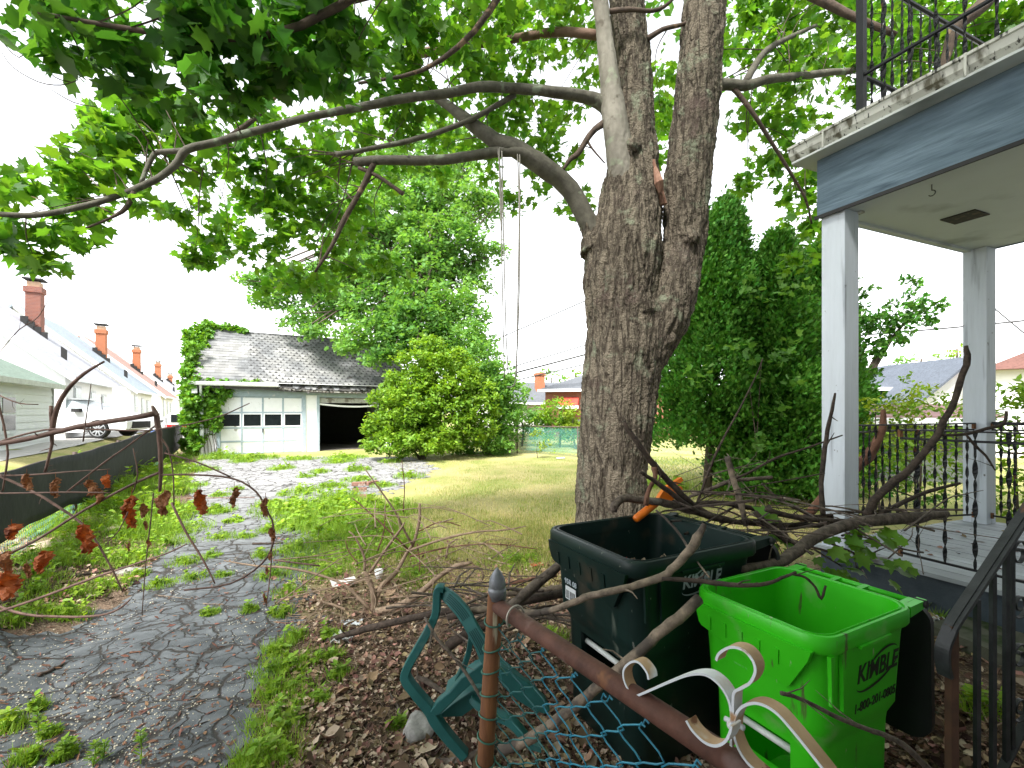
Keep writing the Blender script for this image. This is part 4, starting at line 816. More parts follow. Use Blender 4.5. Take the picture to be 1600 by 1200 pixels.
    mid = [  # far end of the long limb
        (60, 300, 3.8, 70, 40), (110, 270, 3.8, 60, 45), (160, 250, 3.9, 55, 45), (30, 330, 3.5, 50, 30), (190, 290, 3.9, 45, 40), (40, 385, 3.5, 55, 30), (90, 365, 3.6, 55, 28), (130, 335, 3.6, 50, 25), (200, 235, 4.1, 45, 35), (160, 205, 4.2, 35, 22), (235, 205, 4.1, 60, 40), (290, 195, 4.2, 60, 40), (240, 175, 4.2, 60, 28), (215, 310, 3.8, 40, 22), (285, 270, 4.2, 45, 25), (290, 335, 4.6, 25, 14), (60, 415, 3.5, 30, 14), (330, 385, 5, 45, 22), (290, 402, 5, 30, 10)]
    far = [  # centre mass
        (380, 250, 5.2, 60, 50), (430, 290, 5.5, 80, 55), (360, 330, 5.4, 65, 35), (420, 370, 5.6, 90, 40), (480, 330, 5.8, 80, 60), (540, 300, 6.0, 70, 60), (400, 210, 5.0, 80, 30), (480, 230, 5.2, 80, 40), (560, 210, 5.5, 80, 40), (640, 180, 5.6, 80, 50), (600, 100, 5.0, 90, 60), (700, 110, 5.2, 90, 50), (660, 50, 4.8, 100, 50), (760, 60, 5.5, 90, 60), (840, 40, 6.0, 80, 50), (800, 110, 6.0, 80, 40), (850, 180, 6.2, 60, 40), (780, 190, 6.2, 70, 35), (720, 215, 6.2, 70, 30), (820, 290, 5.8, 40, 38), (850, 215, 5.8, 55, 30), (885, 320, 5.6, 35, 28), (900, 70, 6.4, 50, 55), (880, 260, 5.9, 26, 18), (760, 260, 6.0, 45, 30), (640, 270, 6.2, 60, 30), (560, 370, 6.2, 50, 60), (500, 420, 6, 60, 40), (450, 440, 6, 60, 26), (720, 10, 4.6, 100, 40), (820, 0, 5, 80, 30), (900, 10, 5.6, 50, 25), (910, 130, 6.2, 30, 26), (600, 420, 6.4, 40, 40)]
    right = [(1040, 210, 6.8, 22, 60), (1035, 130, 6.8, 20, 30), (1030, 240, 6.8, 16, 30), (1155, 30, 6.3, 45, 40), (1150, 90, 6.3, 30, 30), (1210, 40, 6.2, 60, 60), (1250, 90, 6.0, 50, 50), (1190, 170, 6.0, 30, 60), (1230, 170, 5.9, 50, 60), (1260, 240, 5.9, 45, 50), (1200, 240, 5.9, 40, 35), (1180, 290, 5.9, 34, 26), (1240, 300, 5.9, 50, 35), (1265, 350, 5.8, 35, 50), (1250, 400, 6.2, 25, 26), (1330, 60, 6.2, 60, 60), (1350, 130, 6.0, 50, 40), (1400, 90, 6.2, 60, 50), (1450, 60, 6.2, 60, 50), (1500, 90, 6.2, 70, 45), (1570, 50, 6.0, 60, 50), (1420, 20, 6.4, 80, 40), (1600, 20, 6.0, 60, 60), (1340, 10, 6.4, 60, 40), (1290, 20, 6.4, 40, 40), (1230, -10, 6, 80, 30)]
    # unseen crown above the frame: gives the yard its shade
    top = []
    rr = random.Random(5)
    for k in range(52):
        top.append((rr.uniform(-4, 6.5), rr.uniform(-1.5, 7.5), rr.uniform(8.0, 12.0)))
    def mk(bl, dens, nper, size, cr, m, nm, droop=.95):
        bb = []
        for a, b, y, rx, ry in bl:
            c = P(a, b, y); rX, rZ = rx/F*y, ry/F*y; bb.append((c, (rX, max(rX, rZ)*.8, rZ)))
        cc = clumps(bb, dens, .15)
        v = leafcloud(cc, cr, nper, size, MAPLE, droop, .6)
        tw = MB()
        lp = np.array([list(p) for p, r in limbs])
        for c in cc[::5]:
            i = int(rr.choice(np.argsort(((lp-c)**2).sum(1))[:24])); d = np.linalg.norm(lp[i]-c)
            if d > 2.2: continue
            a, b = Vector(lp[i]), Vector(c); mid_ = a.lerp(b, .5)+Vector((rr.uniform(-.1, .1), rr.uniform(-.1, .1), rr.uniform(-.02, .14)))*d
            q, r = smooth([a, mid_, b], [.003+.004*d, .004, .0022], 4); tw.tube(q, r, 4, cap=False)
        return v, tw
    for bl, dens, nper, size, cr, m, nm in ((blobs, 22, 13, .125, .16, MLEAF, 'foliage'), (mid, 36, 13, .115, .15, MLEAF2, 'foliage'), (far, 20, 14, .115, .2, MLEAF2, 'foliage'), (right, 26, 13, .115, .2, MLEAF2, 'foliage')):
        v, tw = mk(bl, dens, nper, size, cr, m, nm); cr_ = crown('crown', [v], m, t); tw.build('twigs', DLIMB, cr_, recalc=False)
    for k in range(44): top.append((rr.uniform(-7, 3.5), rr.uniform(-6, 2.2), rr.uniform(8.0, 11.0)))  # more unseen clumps reaching behind the camera, added to shade the foreground
    cc = np.concatenate([np.array(c)+RNG.normal(size=(26, 3))*np.array([.8, .8, .5]) for c in top])
    crown('crown', [leafcloud(cc, .35, 9, .17, DIAM, .6, .6)], MLEAF, t)
    # bare hanging twigs at the left
    for sp in ([(60, 60, 2.7, 2), (30, 90, 2.7, 1.5), (0, 60, 2.7, 1)], [(120, 126, 2.8, 2), (95, 133, 2.8, 2), (60, 128, 2.8, 1.5), (20, 105, 2.8, 1.2), (2, 80, 2.8, 1)], [(110, 128, 2.8, 2), (85, 120, 2.8, 1.5), (60, 90, 2.8, 1)], [(150, 167, 2.9, 1.5), (115, 160, 2.9, 1.5), (80, 140, 2.9, 1)], [(318, 262, 3.9, 2), (312, 300, 3.9, 2), (310, 350, 3.9, 1.2)]):
        limb(sp, DLIMB, t, 4, 0, 'twig')
maple()
def swing():
    b = P(800, 600, 4.95); t = thing('rope_swing', 'thin frayed rope loop hanging from the horizontal maple limb', 'rope swing', b); m = mat('old_rope', (.26, .24, .21), (.36, .34, .3), scale=90)
    for sp in ([(778, 232), (783, 300), (785, 450), (788, 590)], [(784, 236), (786, 330), (790, 500), (794, 585)], [(790, 230), (784, 232), (780, 240), (782, 330), (783, 360)]):
        p, r = smooth([P(a, q, 4.95) for a, q in sp], [.0075]*len(sp), 5, .3); mb = MB(); mb.tube(p, r, 5); mb.build('rope', m, t, True)
    for sp in ([(812, 232), (812, 400), (809, 520), (806, 590), (800, 604), (792, 604)], [(808, 232), (811, 330), (807, 560), (805, 588)], [(812, 228), (802, 226), (796, 232)]):
        p, r = smooth([P(a, q, 4.97) for a, q in sp], [.0075]*len(sp), 5, .3); mb = MB(); mb.tube(p, r, 5); mb.build('rope', m, t, True)
swing()
# ------------------------------------------------------------------ other trees, shrubs, vine
OAK = mat('pin_oak_leaf', (.085, .215, .045), (.165, .325, .075), rough=.55, spec=.3, scale=.5, trans=.4, tcol=(2.0, 1.9, .8), island=.22)
BUSH = mat('mulberry_leaf', (.105, .23, .02), (.21, .36, .035), rough=.5, spec=.3, scale=.9, trans=.35, tcol=(2.0, 1.8, .6), island=.25)
ARB = mat('arborvitae_spray', (.05, .17, .018), (.10, .28, .035), rough=.6, spec=.25, scale=1.5, trans=.15, tcol=(1.8, 1.8, .8), island=.3)
IVY = mat('ivy_leaf', (.07, .19, .016), (.14, .31, .03), rough=.45, spec=.35, scale=1.5, trans=.3, tcol=(2, 1.8, .6), island=.25)
YEL = mat('yellow_green_leaf', (.14, .24, .018), (.26, .36, .03), rough=.5, scale=1.0, trans=.35, tcol=(1.8, 1.6, .5), island=.2)
BKTRUNK = mat('plain_tree_bark', (.07, .055, .045), (.13, .10, .08), rough=.9, scale=8, bump=.6, bscale=30, stretch=(1, 1, .3))
def blob_list(bl):
    out = []
    for a, b, y, rx, ry in bl:
        rX, rZ = rx/F*y, ry/F*y; out.append((P(a, b, y), (rX, rX*.85, rZ)))
    return out
def plant(name, label, cat, base, bl, dens, nper, size, cr, m, tpl=DIAM, stems=(), group=None, shell=.45, droop=.7, flat=.65, core=True, limbs=0, trunk_r=.05):
    t = thing(name, label, cat, base, group)
    bb = blob_list(bl); cc = clumps(bb, dens, shell)
    gz = hgt(cc[:, 0], cc[:, 1]); cc = cc[cc[:, 2] > gz+.03]
    crown('crown', [leafcloud(cc, cr, nper, size, tpl, droop, flat)], m, t)
    mb = MB(); lo = Vector(base)
    tops = [c for c, r in bb]
    for i, s_ in enumerate(stems or [tops[0]]):
        s_ = Vector(s_); p, r = smooth([lo-Vector((0, 0, .1)), lo.lerp(s_, .5)+Vector((random.uniform(-.08, .08), random.uniform(-.08, .08), 0)), s_], [trunk_r, trunk_r*.75, trunk_r*.35], 4, .1); mb.tube(p, r, 8, .08)
    mb.build('trunk' if not stems or len(stems) < 2 else 'stems', BKTRUNK, t, True)
    if limbs:
        mb = MB()
        for c, rd in bb:
            for _ in range(limbs):
                a = lo.lerp(Vector(tops[0]), random.uniform(.5, 1)); e = Vector(c)+Vector((random.uniform(-1, 1)*rd[0], random.uniform(-1, 1)*rd[1], random.uniform(-1, 1)*rd[2]))*.8
                p, r = smooth([a, a.lerp(e, .5)+Vector((0, 0, .2)), e], [trunk_r*.35, trunk_r*.2, trunk_r*.06], 4); mb.tube(p, r, 5, cap=False)
        mb.build('limbs', BKTRUNK, t, True, recalc=False)
    return t
def gz(px, py, Y): p = P(px, py, Y); p.z = H(p.x, p.y); return p
# pin oak behind the garage
oak = [(690, 300, 21.5, 75, 55), (620, 340, 21, 80, 50), (560, 360, 20.5, 70, 45), (700, 380, 21, 75, 50), (640, 410, 20.5, 90, 45), (560, 430, 20.5, 80, 35), (490, 445, 20.5, 75, 24), (440, 438, 20.5, 50, 16), (425, 470, 20.3, 45, 12), (400, 440, 20.3, 30, 10), (520, 480, 20.0, 65, 24), (600, 480, 19.5, 75, 40), (680, 470, 19.8, 70, 50), (590, 520, 18.8, 70, 24), (540, 540, 18.2, 30, 11), (620, 545, 18.3, 45, 20), (660, 535, 18.6, 60, 34), (720, 520, 19.5, 50, 60), (745, 330, 22, 28, 40), (735, 430, 21, 38, 34), (765, 395, 21, 24, 18), (770, 320, 22, 20, 24), (600, 280, 22, 60, 50), (680, 240, 22, 80, 45), (530, 300, 22, 50, 40), (750, 570, 19.5, 45, 60), (470, 500, 19.4, 40, 9), (500, 520, 19.0, 40, 7), (590, 560, 17.8, 26, 12), (655, 500, 18.8, 60, 30), (700, 560, 18.8, 50, 40)]
b = gz(668, 700, 21.4)
plant('pin_oak', 'tall feathery oak behind the garage with drooping boughs over its shingle roof', 'tree', b, oak, 12, 30, .18, .42, OAK, LOBED, [P(670, 450, 21.4), P(690, 300, 21.6)], shell=.25, limbs=3, trunk_r=.26)
# leafy bush before the right garage door
bush = [(640, 660, 15.2, 55, 45), (625, 690, 15.0, 55, 22), (690, 650, 15.4, 60, 60), (640, 610, 15.3, 45, 40), (665, 570, 15.4, 38, 30), (700, 590, 15.6, 50, 50), (600, 670, 15.0, 30, 20), (590, 655, 14.9, 14, 14), (740, 640, 16.0, 45, 60), (660, 690, 15.1, 60, 20), (655, 545, 15.4, 16, 14), (640, 630, 15.0, 50, 40), (628, 560, 15.3, 12, 16), (690, 545, 15.5, 14, 18), (715, 560, 15.6, 12, 16), (590, 622, 15.0, 16, 12), (582, 668, 14.9, 14, 8), (612, 590, 15.2, 14, 14), (735, 590, 15.7, 14, 12), (672, 530, 15.4, 8, 12)]
b = gz(660, 712, 15.4)
plant('overgrown_bush', 'dense yellow green bush covering the right garage doorway', 'bush', b, bush+[(650, 640, 15.6, 45, 60), (700, 640, 15.9, 45, 60)], 40, 24, .13, .2, BUSH, LEAF, [P(640, 600, 15.3), P(690, 600, 15.5), P(720, 630, 15.8), P(610, 660, 15.1)], shell=.5)
sap = [(760, 640, 17, 45, 60), (745, 570, 17.2, 38, 40), (790, 620, 17, 35, 32), (770, 600, 17.2, 40, 40), (735, 520, 17.6, 25, 22), (750, 690, 17, 60, 22), (790, 660, 17, 25, 30)]
b = gz(757, 705, 17.2)
plant('shrub', 'taller light green shrub right of the yellow green bush and beside the back fence', 'shrub', b, sap, 30, 24, .15, .24, OAK, LEAF, [P(750, 560, 17.2), P(780, 620, 17)], shell=.5)
# ivy on the garage's left end
def ivy():
    t = thing('ivy', 'thick green ivy climbing the left corner and gable end of the garage', 'vine', GF(-.2, .4, .2))
    bb = []
    def q(a, b, z, r): bb.append((Vector(GF(a, b, z)), r))
    for k in range(9): q(-.30+random.uniform(-.08, .05), -.15+random.uniform(-.1, .2), .5+k*.3, (.30, .25, .25))
    for k in range(12): q(-.42, .3+random.uniform(0, 2.2), .6+k*.32, (.26, .5, .3))
    for k in range(6): q(.2+.02*k, -.15, 1.4+k*.25, (.30, .12, .25))
    for k in range(4): q(.55+.06*k, -.12, 2.3+.1*k, (.16, .08, .2))
    for k in range(5): q(.2+.5*k*.7, -.10, 2.85+random.uniform(-.04, .04), (.22, .07, .07))
    for k in range(14): q(-.45+.03*k, .4+k*.20, 3.1+k*.17, (.28, .35, .22))
    for k in range(7): q(-.1+.22*k, 3.1, 5.38-.02*k, (.3, .35, .20-.012*k))
    q(-.45, 2.6, 4.9, (.35, .5, .5)); q(-.5, 3.2, 4.6, (.3, .5, .6)); q(-.45, 2.0, 4.2, (.25, .5, .6)); q(-.35, 1.0, 2.6, (.3, .7, .6)); q(-.35, .8, 1.6, (.3, .7, .8)); q(-.25, .1, 2.0, (.35, .3, .9))
    for k in range(9): q(.1+random.uniform(-.1, .35), -.16, 1.3+k*.18, (.32, .12, .22))
    for k in range(5): q(-.3+.1*k, .2, .4+.2*k, (.2, .3, .3))
    cc = clumps(bb, 36, .4); crown('foliage', [leafcloud(cc, .14, 24, .13, MAPLE, 1.2, .9)], IVY, t)
    mb = MB()
    for k in range(8):
        a = -.28+.09*k; pts = [Vector(GF(a+random.uniform(-.06, .06), -.07, .2+z*.35)) for z in range(8)]; mb.tube(pts, .012, 5)
    mb.build('stems', BKTRUNK, t, recalc=False)
ivy()
# arborvitaes
def arb(label, px, Y, ybase, ytop, wpx, lean=0, trunk_top=None, n=2600, droop=None, grp='arborvitae trees behind the brush pile'):
    b = gz(px, ybase, Y); t = thing('arborvitae', label, 'tree', b, grp); top = P(px+lean, ytop, Y); ht = top.z-b.z; R_ = wpx/2/F*Y
    cc = []; z0 = .32 if droop is None else droop
    while len(cc) < n:
        f = random.random()**.9; h_ = z0/ht+f*(1-z0/ht); r = R_*(1-h_)**.62*(1.0 if h_ > .12 else .75+2*h_)*(1+.16*math.sin(h_*23+px)); a = random.uniform(0, 2*math.pi); r *= (1+.42*noise.noise(Vector((math.cos(a)*1.6, math.sin(a)*1.6+px, h_*8)))+.25*noise.noise(Vector((math.cos(a)*4, math.sin(a)*4+px, h_*20)))); q = random.random()**.35
        cc.append((b.x+(top.x-b.x)*h_+math.cos(a)*r*q, b.y+math.sin(a)*r*q, b.z+h_*ht))
    cc = np.array(cc)
    # vertical fan sprays
    N = len(cc)*24; C = np.repeat(cc, 24, 0)+RNG.normal(size=(N, 3))*np.array([.085, .085, .10])
    up = RNG.normal(size=(N, 3))*.45; out = C-np.array(b); out[:, 2] = 0; out /= np.linalg.norm(out, axis=1, keepdims=True)+1e-6
    yv = up+np.array([0, 0, .75])+out*.75; yv /= np.linalg.norm(yv, axis=1, keepdims=True); xv = np.cross(yv, RNG.normal(size=(N, 3))); xv /= np.linalg.norm(xv, axis=1, keepdims=True); zv = np.cross(xv, yv)
    R = np.stack([xv, yv, zv], 2); crown('crown', [scatter(LOBED[0], LOBED[1], C, R, .082*(.7+.6*RNG.random(N)))], ARB, t)
    mb = MB(); mb.tube([b-Vector((0, 0, .1)), b.lerp(top, .5), b.lerp(top, .92)], [.10, .06, .015], 8, .1); mb.build('trunk', BKTRUNK, t, True)
    mb = MB()
    for k in range(40):
        h_ = random.uniform(.12, .8); a = random.uniform(0, 6.28); c = b.lerp(top, h_); r = R_*(1-h_)**.62*.8; mb.tube([c, c+Vector((math.cos(a)*r*.6, math.sin(a)*r*.6, .15)), c+Vector((math.cos(a)*r, math.sin(a)*r, .45))], [.02, .012, .004], 5, cap=False)
    mb.build('limbs', BKTRUNK, t, recalc=False)
arb('left arborvitae, pointed and tallest, right behind the maple trunk', 1104, 9.4, 770, 322, 205, 30, n=2600, droop=1.05)
arb('middle dark arborvitae with blunt top left of the corner porch post', 1212, 9.0, 775, 372, 190, 4, n=2700, droop=.15)
arb('rightmost dense arborvitae just behind the corner porch post', 1280, 9.6, 772, 392, 160, 0, n=2100, droop=.1)
t = thing('juniper', 'dark evergreen with an irregular limb reaching right between the porch posts', 'tree', gz(1335, 770, 10.2))
jb = [(1345, 500, 10.2, 22, 60), (1350, 560, 10.2, 16, 40), (1385, 500, 10.2, 28, 22), (1420, 480, 10.2, 28, 18), (1450, 480, 10.2, 24, 16), (1420, 448, 10.2, 18, 14), (1400, 525, 10.2, 28, 16), (1370, 545, 10.2, 22, 22), (1330, 450, 10.2, 16, 40), (1440, 505, 10.2, 18, 10), (1345, 620, 10.3, 14, 60)]
crown('crown', [leafcloud(clumps(blob_list(jb), 24, .2), .15, 26, .11, LOBED, 1.2, .8)], ARB, t)
mb = MB(); p0 = gz(1335, 770, 10.2)
for e in ((1345, 470), (1440, 470), (1395, 525), (1330, 440)):
    mb.tube([p0, P(1338, 620, 10.2), P((1338+e[0])/2, (600+e[1])/2, 10.2), P(e[0], e[1], 10.2)], [.09, .07, .045, .012], 7)
mb.build('trunk', BKTRUNK, t, True)
# vine leaves and saplings in front of the arborvitaes
plant('climbing_vine', 'light green vine leaves sprawling over the middle arborvitae', 'vine', gz(1180, 770, 8.4), [(1200, 440, 8.1, 40, 26), (1170, 560, 8.0, 70, 30), (1110, 590, 8.1, 40, 24), (1230, 560, 8.0, 30, 50), (1230, 450, 8.0, 30, 30), (1215, 640, 8.0, 14, 14), (1190, 690, 8.0, 10, 10)], 9, 7, .12, .2, OAK, MAPLE, [P(1190, 560, 8.1), P(1170, 600, 8.1)], trunk_r=.015, shell=.3)
BG = 'shrubs and trees in the yards behind'
def bgshrub(label, px, pyb, Y, bl, m, size=.14, dens=9, nper=16, name='shrub', cr=.25, tr=.05, tpl=LEAF):
    plant(name, label, 'tree' if name != 'shrub' else 'shrub', gz(px, pyb, Y), [(a, b_, Y, rx, ry) for a, b_, rx, ry in bl], dens, nper, size, cr, m, tpl, group=BG, trunk_r=tr, shell=.4)
bgshrub('dark hedge shrub beyond the green fence left of the round bush', 815, 700, 21, [(815, 655, 32, 26), (800, 640, 20, 18), (840, 665, 22, 20)], OAK, dens=26, nper=20)
bgshrub('round mid green bush below the brick house', 875, 700, 20.5, [(873, 645, 30, 24), (860, 665, 32, 24), (890, 670, 25, 20)], BUSH, dens=26, nper=20)
bgshrub('bright yellow shrub touching the maple trunk edge, beyond the fence', 900, 700, 19.5, [(895, 655, 18, 20), (905, 670, 18, 20)], YEL, dens=26, nper=20)
bgshrub('deep green shrub against the foot of the far white house', 832, 700, 23, [(835, 690, 40, 22), (870, 695, 30, 18)], ARB)
bgshrub('slim yellow green sapling growing against the back fence', 841, 712, 15.6, [(841, 690, 12, 20), (838, 675, 9, 10), (855, 700, 12, 10)], YEL, size=.09, dens=40, cr=.12, nper=10, tr=.012)
bgshrub('far round treetop above the white house with orange chimney', 862, 660, 48, [(862, 590, 20, 14), (848, 598, 10, 8), (878, 596, 10, 8)], OAK, size=.4, dens=1.6, cr=.8, name='distant_tree', tr=.2)
bgshrub('far pale treetop peeking above the brick house roof', 900, 660, 52, [(900, 582, 14, 8)], BUSH, size=.4, dens=1.6, cr=.8, name='distant_tree', tr=.2)
bgshrub('far low treetops behind the blue grey roof', 1420, 660, 40, [(1440, 560, 30, 7), (1405, 565, 20, 5)], OAK, size=.35, dens=1.8, cr=.7, name='distant_tree', tr=.2)
bgshrub('far yellowish tree beside the rear porch post', 1495, 660, 38, [(1495, 545, 18, 12), (1480, 555, 12, 6)], BUSH, size=.3, dens=2, cr=.6, name='distant_tree', tr=.2)
bgshrub('loose yellow green shrub just right of the corner porch post', 1375, 760, 8.2, [(1368, 635, 26, 14), (1400, 640, 34, 30), (1425, 625, 26, 34), (1360, 690, 30, 40), (1420, 690, 40, 40)], YEL, size=.085, dens=50, cr=.16, nper=11, tr=.02)
bgshrub('tall twiggy green shrub behind the rear railing bars', 1435, 770, 7.6, [(1440, 660, 30, 60), (1410, 690, 30, 40), (1470, 650, 30, 40), (1440, 740, 40, 35), (1425, 600, 10, 20), (1370, 740, 40, 40)], BUSH, size=.085, dens=42, cr=.16, nper=11, tr=.02)
bgshrub('dense green shrub filling the gap right of the rear porch post', 1590, 800, 7.0, [(1590, 650, 40, 50), (1570, 720, 50, 60), (1600, 780, 50, 40), (1620, 620, 30, 40), (1495, 660, 20, 40), (1500, 740, 30, 50), (1540, 640, 30, 40)], BUSH, size=.10, dens=40, cr=.18, nper=11, tr=.025)
bgshrub('low dark shrub at the ground behind the rear railing', 1380, 800, 7.6, [(1370, 760, 40, 30), (1430, 775, 50, 25), (1490, 780, 40, 20)], ARB, size=.08, dens=22, cr=.14, nper=12, tr=.02)

# ------------------------------------------------------------------ houses beyond the back and right fences
def simple_house(label, c, ux, W, D, ze, zr, wall, roofc, chim=None, gable_side=False, wins=(), grp=None, cat='house', hip=False, z0=.0):
    ux = Vector((*ux, 0)).normalized(); uy = Vector((-ux.y, ux.x, 0)); c = Vector((c.x, c.y, 0)); fn = lambda a, b, z: (c.x+ux.x*a+uy.x*b, c.y+ux.y*a+uy.y*b, z)
    t = thing('house', label, cat, fn(W/2, D/2, z0), grp)
    mb = MB()
    if gable_side: mb.prism([(0, z0), (0, ze), (W/2, zr), (W, ze), (W, z0)], fn, 0, D)
    else: mb.prism([(0, z0), (0, ze), (D/2, zr if not hip else ze), (D, ze), (D, z0)], lambda a, b, z: fn(b, a, z), 0, W)
    wl = mb.build('wall', wall, t); e = .4; mb = MB(); w2 = (W if gable_side else D)/2; k = (zr-ze)/w2; Ln = D if gable_side else W
    if hip:
        A = [fn(-e, -e, ze-.1), fn(W+e, -e, ze-.1), fn(W+e, D+e, ze-.1), fn(-e, D+e, ze-.1)]; Bv = [fn(D/2, D/2, zr), fn(W-D/2, D/2, zr)]
        mb.add(A+Bv, [(0, 1, 5, 4), (1, 2, 5), (2, 3, 4, 5), (3, 0, 4), (3, 2, 1, 0)])
    else:
        for s_ in (1, -1):
            g = (lambda a, b, z, s_=s_: fn(w2+s_*a, b, zr+.03-k*a+z)) if gable_side else (lambda a, b, z, s_=s_: fn(b, w2+s_*a, zr+.03-k*a+z))
            mb.fbox(g, 0, w2+e, -e, Ln+e, 0, .12)
    rf = mb.build('roof', roofc, t)
    if not hip and not gable_side:
        mb = MB(); mb.fbox(fn, -e, W+e, -e-.12, -e, ze-k*e-.05, ze-k*e+.12); mb.build('gutter', WHITE, t)
    if chim:
        a, b, h0_, h1_, w_, m = chim; mb = MB(); mb.fbox(fn, a-w_, a+w_, b-w_, b+w_, h0_, h1_-.2); mb.fbox(fn, a-w_-.07, a+w_+.07, b-w_-.07, b+w_+.07, h1_-.2, h1_); mb.build('chimney', m, rf)
    for (x0, x1, za, zb) in wins:
        mb = MB(); mb.fbox(fn, x0-.1, x1+.1, -.05, -.002, za-.1, zb+.1); wd = mb.build('window', WHITE, t)
        mb = MB(); mb.fbox(fn, x0, (x0+x1)/2-.03, -.08, -.051, za, zb); mb.fbox(fn, (x0+x1)/2+.03, x1, -.08, -.051, za, zb); mb.build('pane', GLASS, wd)
    return t, fn
GR = roofmat('slate_grey_roof', (.11, .12, .135)); G2 = roofmat('blue_grey_roof', (.085, .10, .125)); RR = roofmat('reddish_brown_roof', (.13, .062, .05))
CREAM = mat('cream_siding', (.5, .48, .4), var=.05)
c = P(763, 650, 34); simple_house('distant white house with pale roof and single orange chimney beyond the rope loop', c, (.98, .2), 7.5, 6, 2.6, 4.1, SIDING, GR, chim=(4.4, 1.6, 3.2, 4.9, .33, ORBRICK))
c = P(852, 650, 30); t_, fn = simple_house('red brick two storey house with white trimmed eaves left of the maple trunk', c, (.97, -.24), 9, 8, 3.35, 5.1, brick_mat('house_brick', (.33, .12, .075), (.27, .09, .06), (.35, .25, .2)), GR, hip=True, wins=((2.75, 3.2, 1.9, 3.05),))
mb = MB(); mb.prism([(-.75, 2.1), (-.75, 2.2), (-.1, 2.75), (0, 2.75), (0, 2.1)], lambda a, b, z: fn(b, a, z), .9, 2.2); o = mb.build('awning', mat('red_awning', (.5, .06, .04)), t_)
mb = MB(); mb.fbox(fn, .85, 2.25, -.8, -.75, 2.0, 2.2); mb.build('awning_valance', WHITE, o)
mb = MB(); mb.fbox(fn, 2.2, 3.8, -1.3, -.01, 1.15, 1.3); mb.build('porch_roof', GR, t_)
mb = MB(); mb.fbox(fn, -.45, 9, -.5, -.4, 3.1, 3.28); mb.build('fascia', WHITE, t_)
c = P(1330, 650, 22); simple_house('low cream house with blue grey roof seen between the porch posts', c, (.98, .2), 8.2, 7, 3.0, 4.2, CREAM, G2, wins=((1.25, 2.4, 1.95, 2.75),))
c = P(1437, 650, 20); simple_house('white gabled wing with small dark louvre behind the rear porch post', c, (.99, .1), 4.6, 7, 2.4, 4.1, SIDING, G2, gable_side=True, wins=((2.9, 3.5, 2.0, 2.4),))
c = P(1552, 650, 16); simple_house('house with reddish brown roof at the right edge beyond the porch', c, (.75, -.66), 9, 7, 3.35, 5.3, SIDING, RR, hip=True, wins=((.8, 1.9, 1.6, 2.6),))
c = P(1325, 690, 11.3); c2 = c.copy(); simple_house('low shed with maroon metal roof behind the corner porch post', c, (.97, -.2), 2.6, 1.9, 1.62, 1.84, mat('weathered_shed_wall', (.12, .13, .12)), mat('maroon_roof', (.13, .07, .065), rough=.6), cat='shed')

# ------------------------------------------------------------------ green chain link fences
def chain_fence(label, pts, ht, pitch=.07, wr=.0028, screen=False):
    t = thing('chain_link_fence', label, 'fence', pts[0]); gal = mat('dark_pipe', (.10, .07, .06), metal=.2, rough=.7); wire = mat('green_vinyl_wire', (.05, .20, .17), rough=.5)
    mbw = MB(); mbr = MB(); mbs = MB()
    for i in range(len(pts)-1):
        a, b = Vector(pts[i]), Vector(pts[i+1]); L_ = (b-a).length; n = int(L_/pitch); h0_ = Vector((0, 0, ht))
        mb = MB(); mb.tube([a+h0_, b+h0_], .02, 6); mb.build('top_rail', gal, t, True)
        m_ = max(1, round(L_/2.4))
        for k in range(m_+(1 if i == len(pts)-2 else 0)):
            q = a.lerp(b, k/m_); mb = MB(); mb.tube([(q.x, q.y, q.z-.2), (q.x, q.y, q.z+ht+.04)], .026, 7); mb.build('post', gal, t, True)
        rows = int(ht/pitch)
        for k in range(n):
            for sgn in (1, -1):
                pp = []
                q0 = a.lerp(b, k/n); q1 = a.lerp(b, (k+1)/n)
                pass
            pp = [((q0 if (j+k) % 2 else q1)+Vector((0, 0, .02+j*pitch*.98))) for j in range(rows+1)]
            mbw.tube(pp, wr, 3, cap=False)
        if screen:
            s_ = 24
            for k in range(s_):
                q0, q1 = a.lerp(b, k/s_), a.lerp(b, (k+1)/s_); o_ = Vector((0, .04, 0)); w0, w1 = (.01*math.sin((k+i*s_)*1.3), .01*math.sin((k+1+i*s_)*1.3))
                mbs.add([q0+o_+Vector((0, w0, .12)), q1+o_+Vector((0, w1, .12)), q1+o_+Vector((0, w1, ht-.02)), q0+o_+Vector((0, w0, ht-.02))], [(0, 1, 2, 3)])
    mbw.build('chain_link', wire, t, recalc=False)
    if screen:
        m = mat('green_mesh_screen', (.05, .22, .19), (.08, .28, .24), rough=.6, scale=2); n = m.node_tree; tr = n.nodes.new('ShaderNodeBsdfTransparent'); mx = n.nodes.new('ShaderNodeMixShader'); mx.inputs[0].default_value = .45
        out = n.nodes['Material Output']; bs = n.nodes['Principled BSDF']; n.links.new(tr.outputs[0], mx.inputs[1]); n.links.new(bs.outputs[0], mx.inputs[2]); n.links.new(mx.outputs[0], out.inputs[0])
        mbs.build('mesh_screen', m, t, recalc=False)
def gp(x, y): return Vector((x, y, H(x, y)))
chain_fence('green screened chain link fence across the back, left of the maple trunk', [gp(-1.3, 18.9), gp(.2, 17.6), gp(2.3, 15.9), gp(3.6, 13.2)], 1.05, screen=True)
chain_fence('dark green chain link fence behind the arborvitaes and rear railing', [gp(3.75, 12.9), gp(5.6, 10.6), gp(9.5, 7.9), gp(12, 6.8)], 1.0)
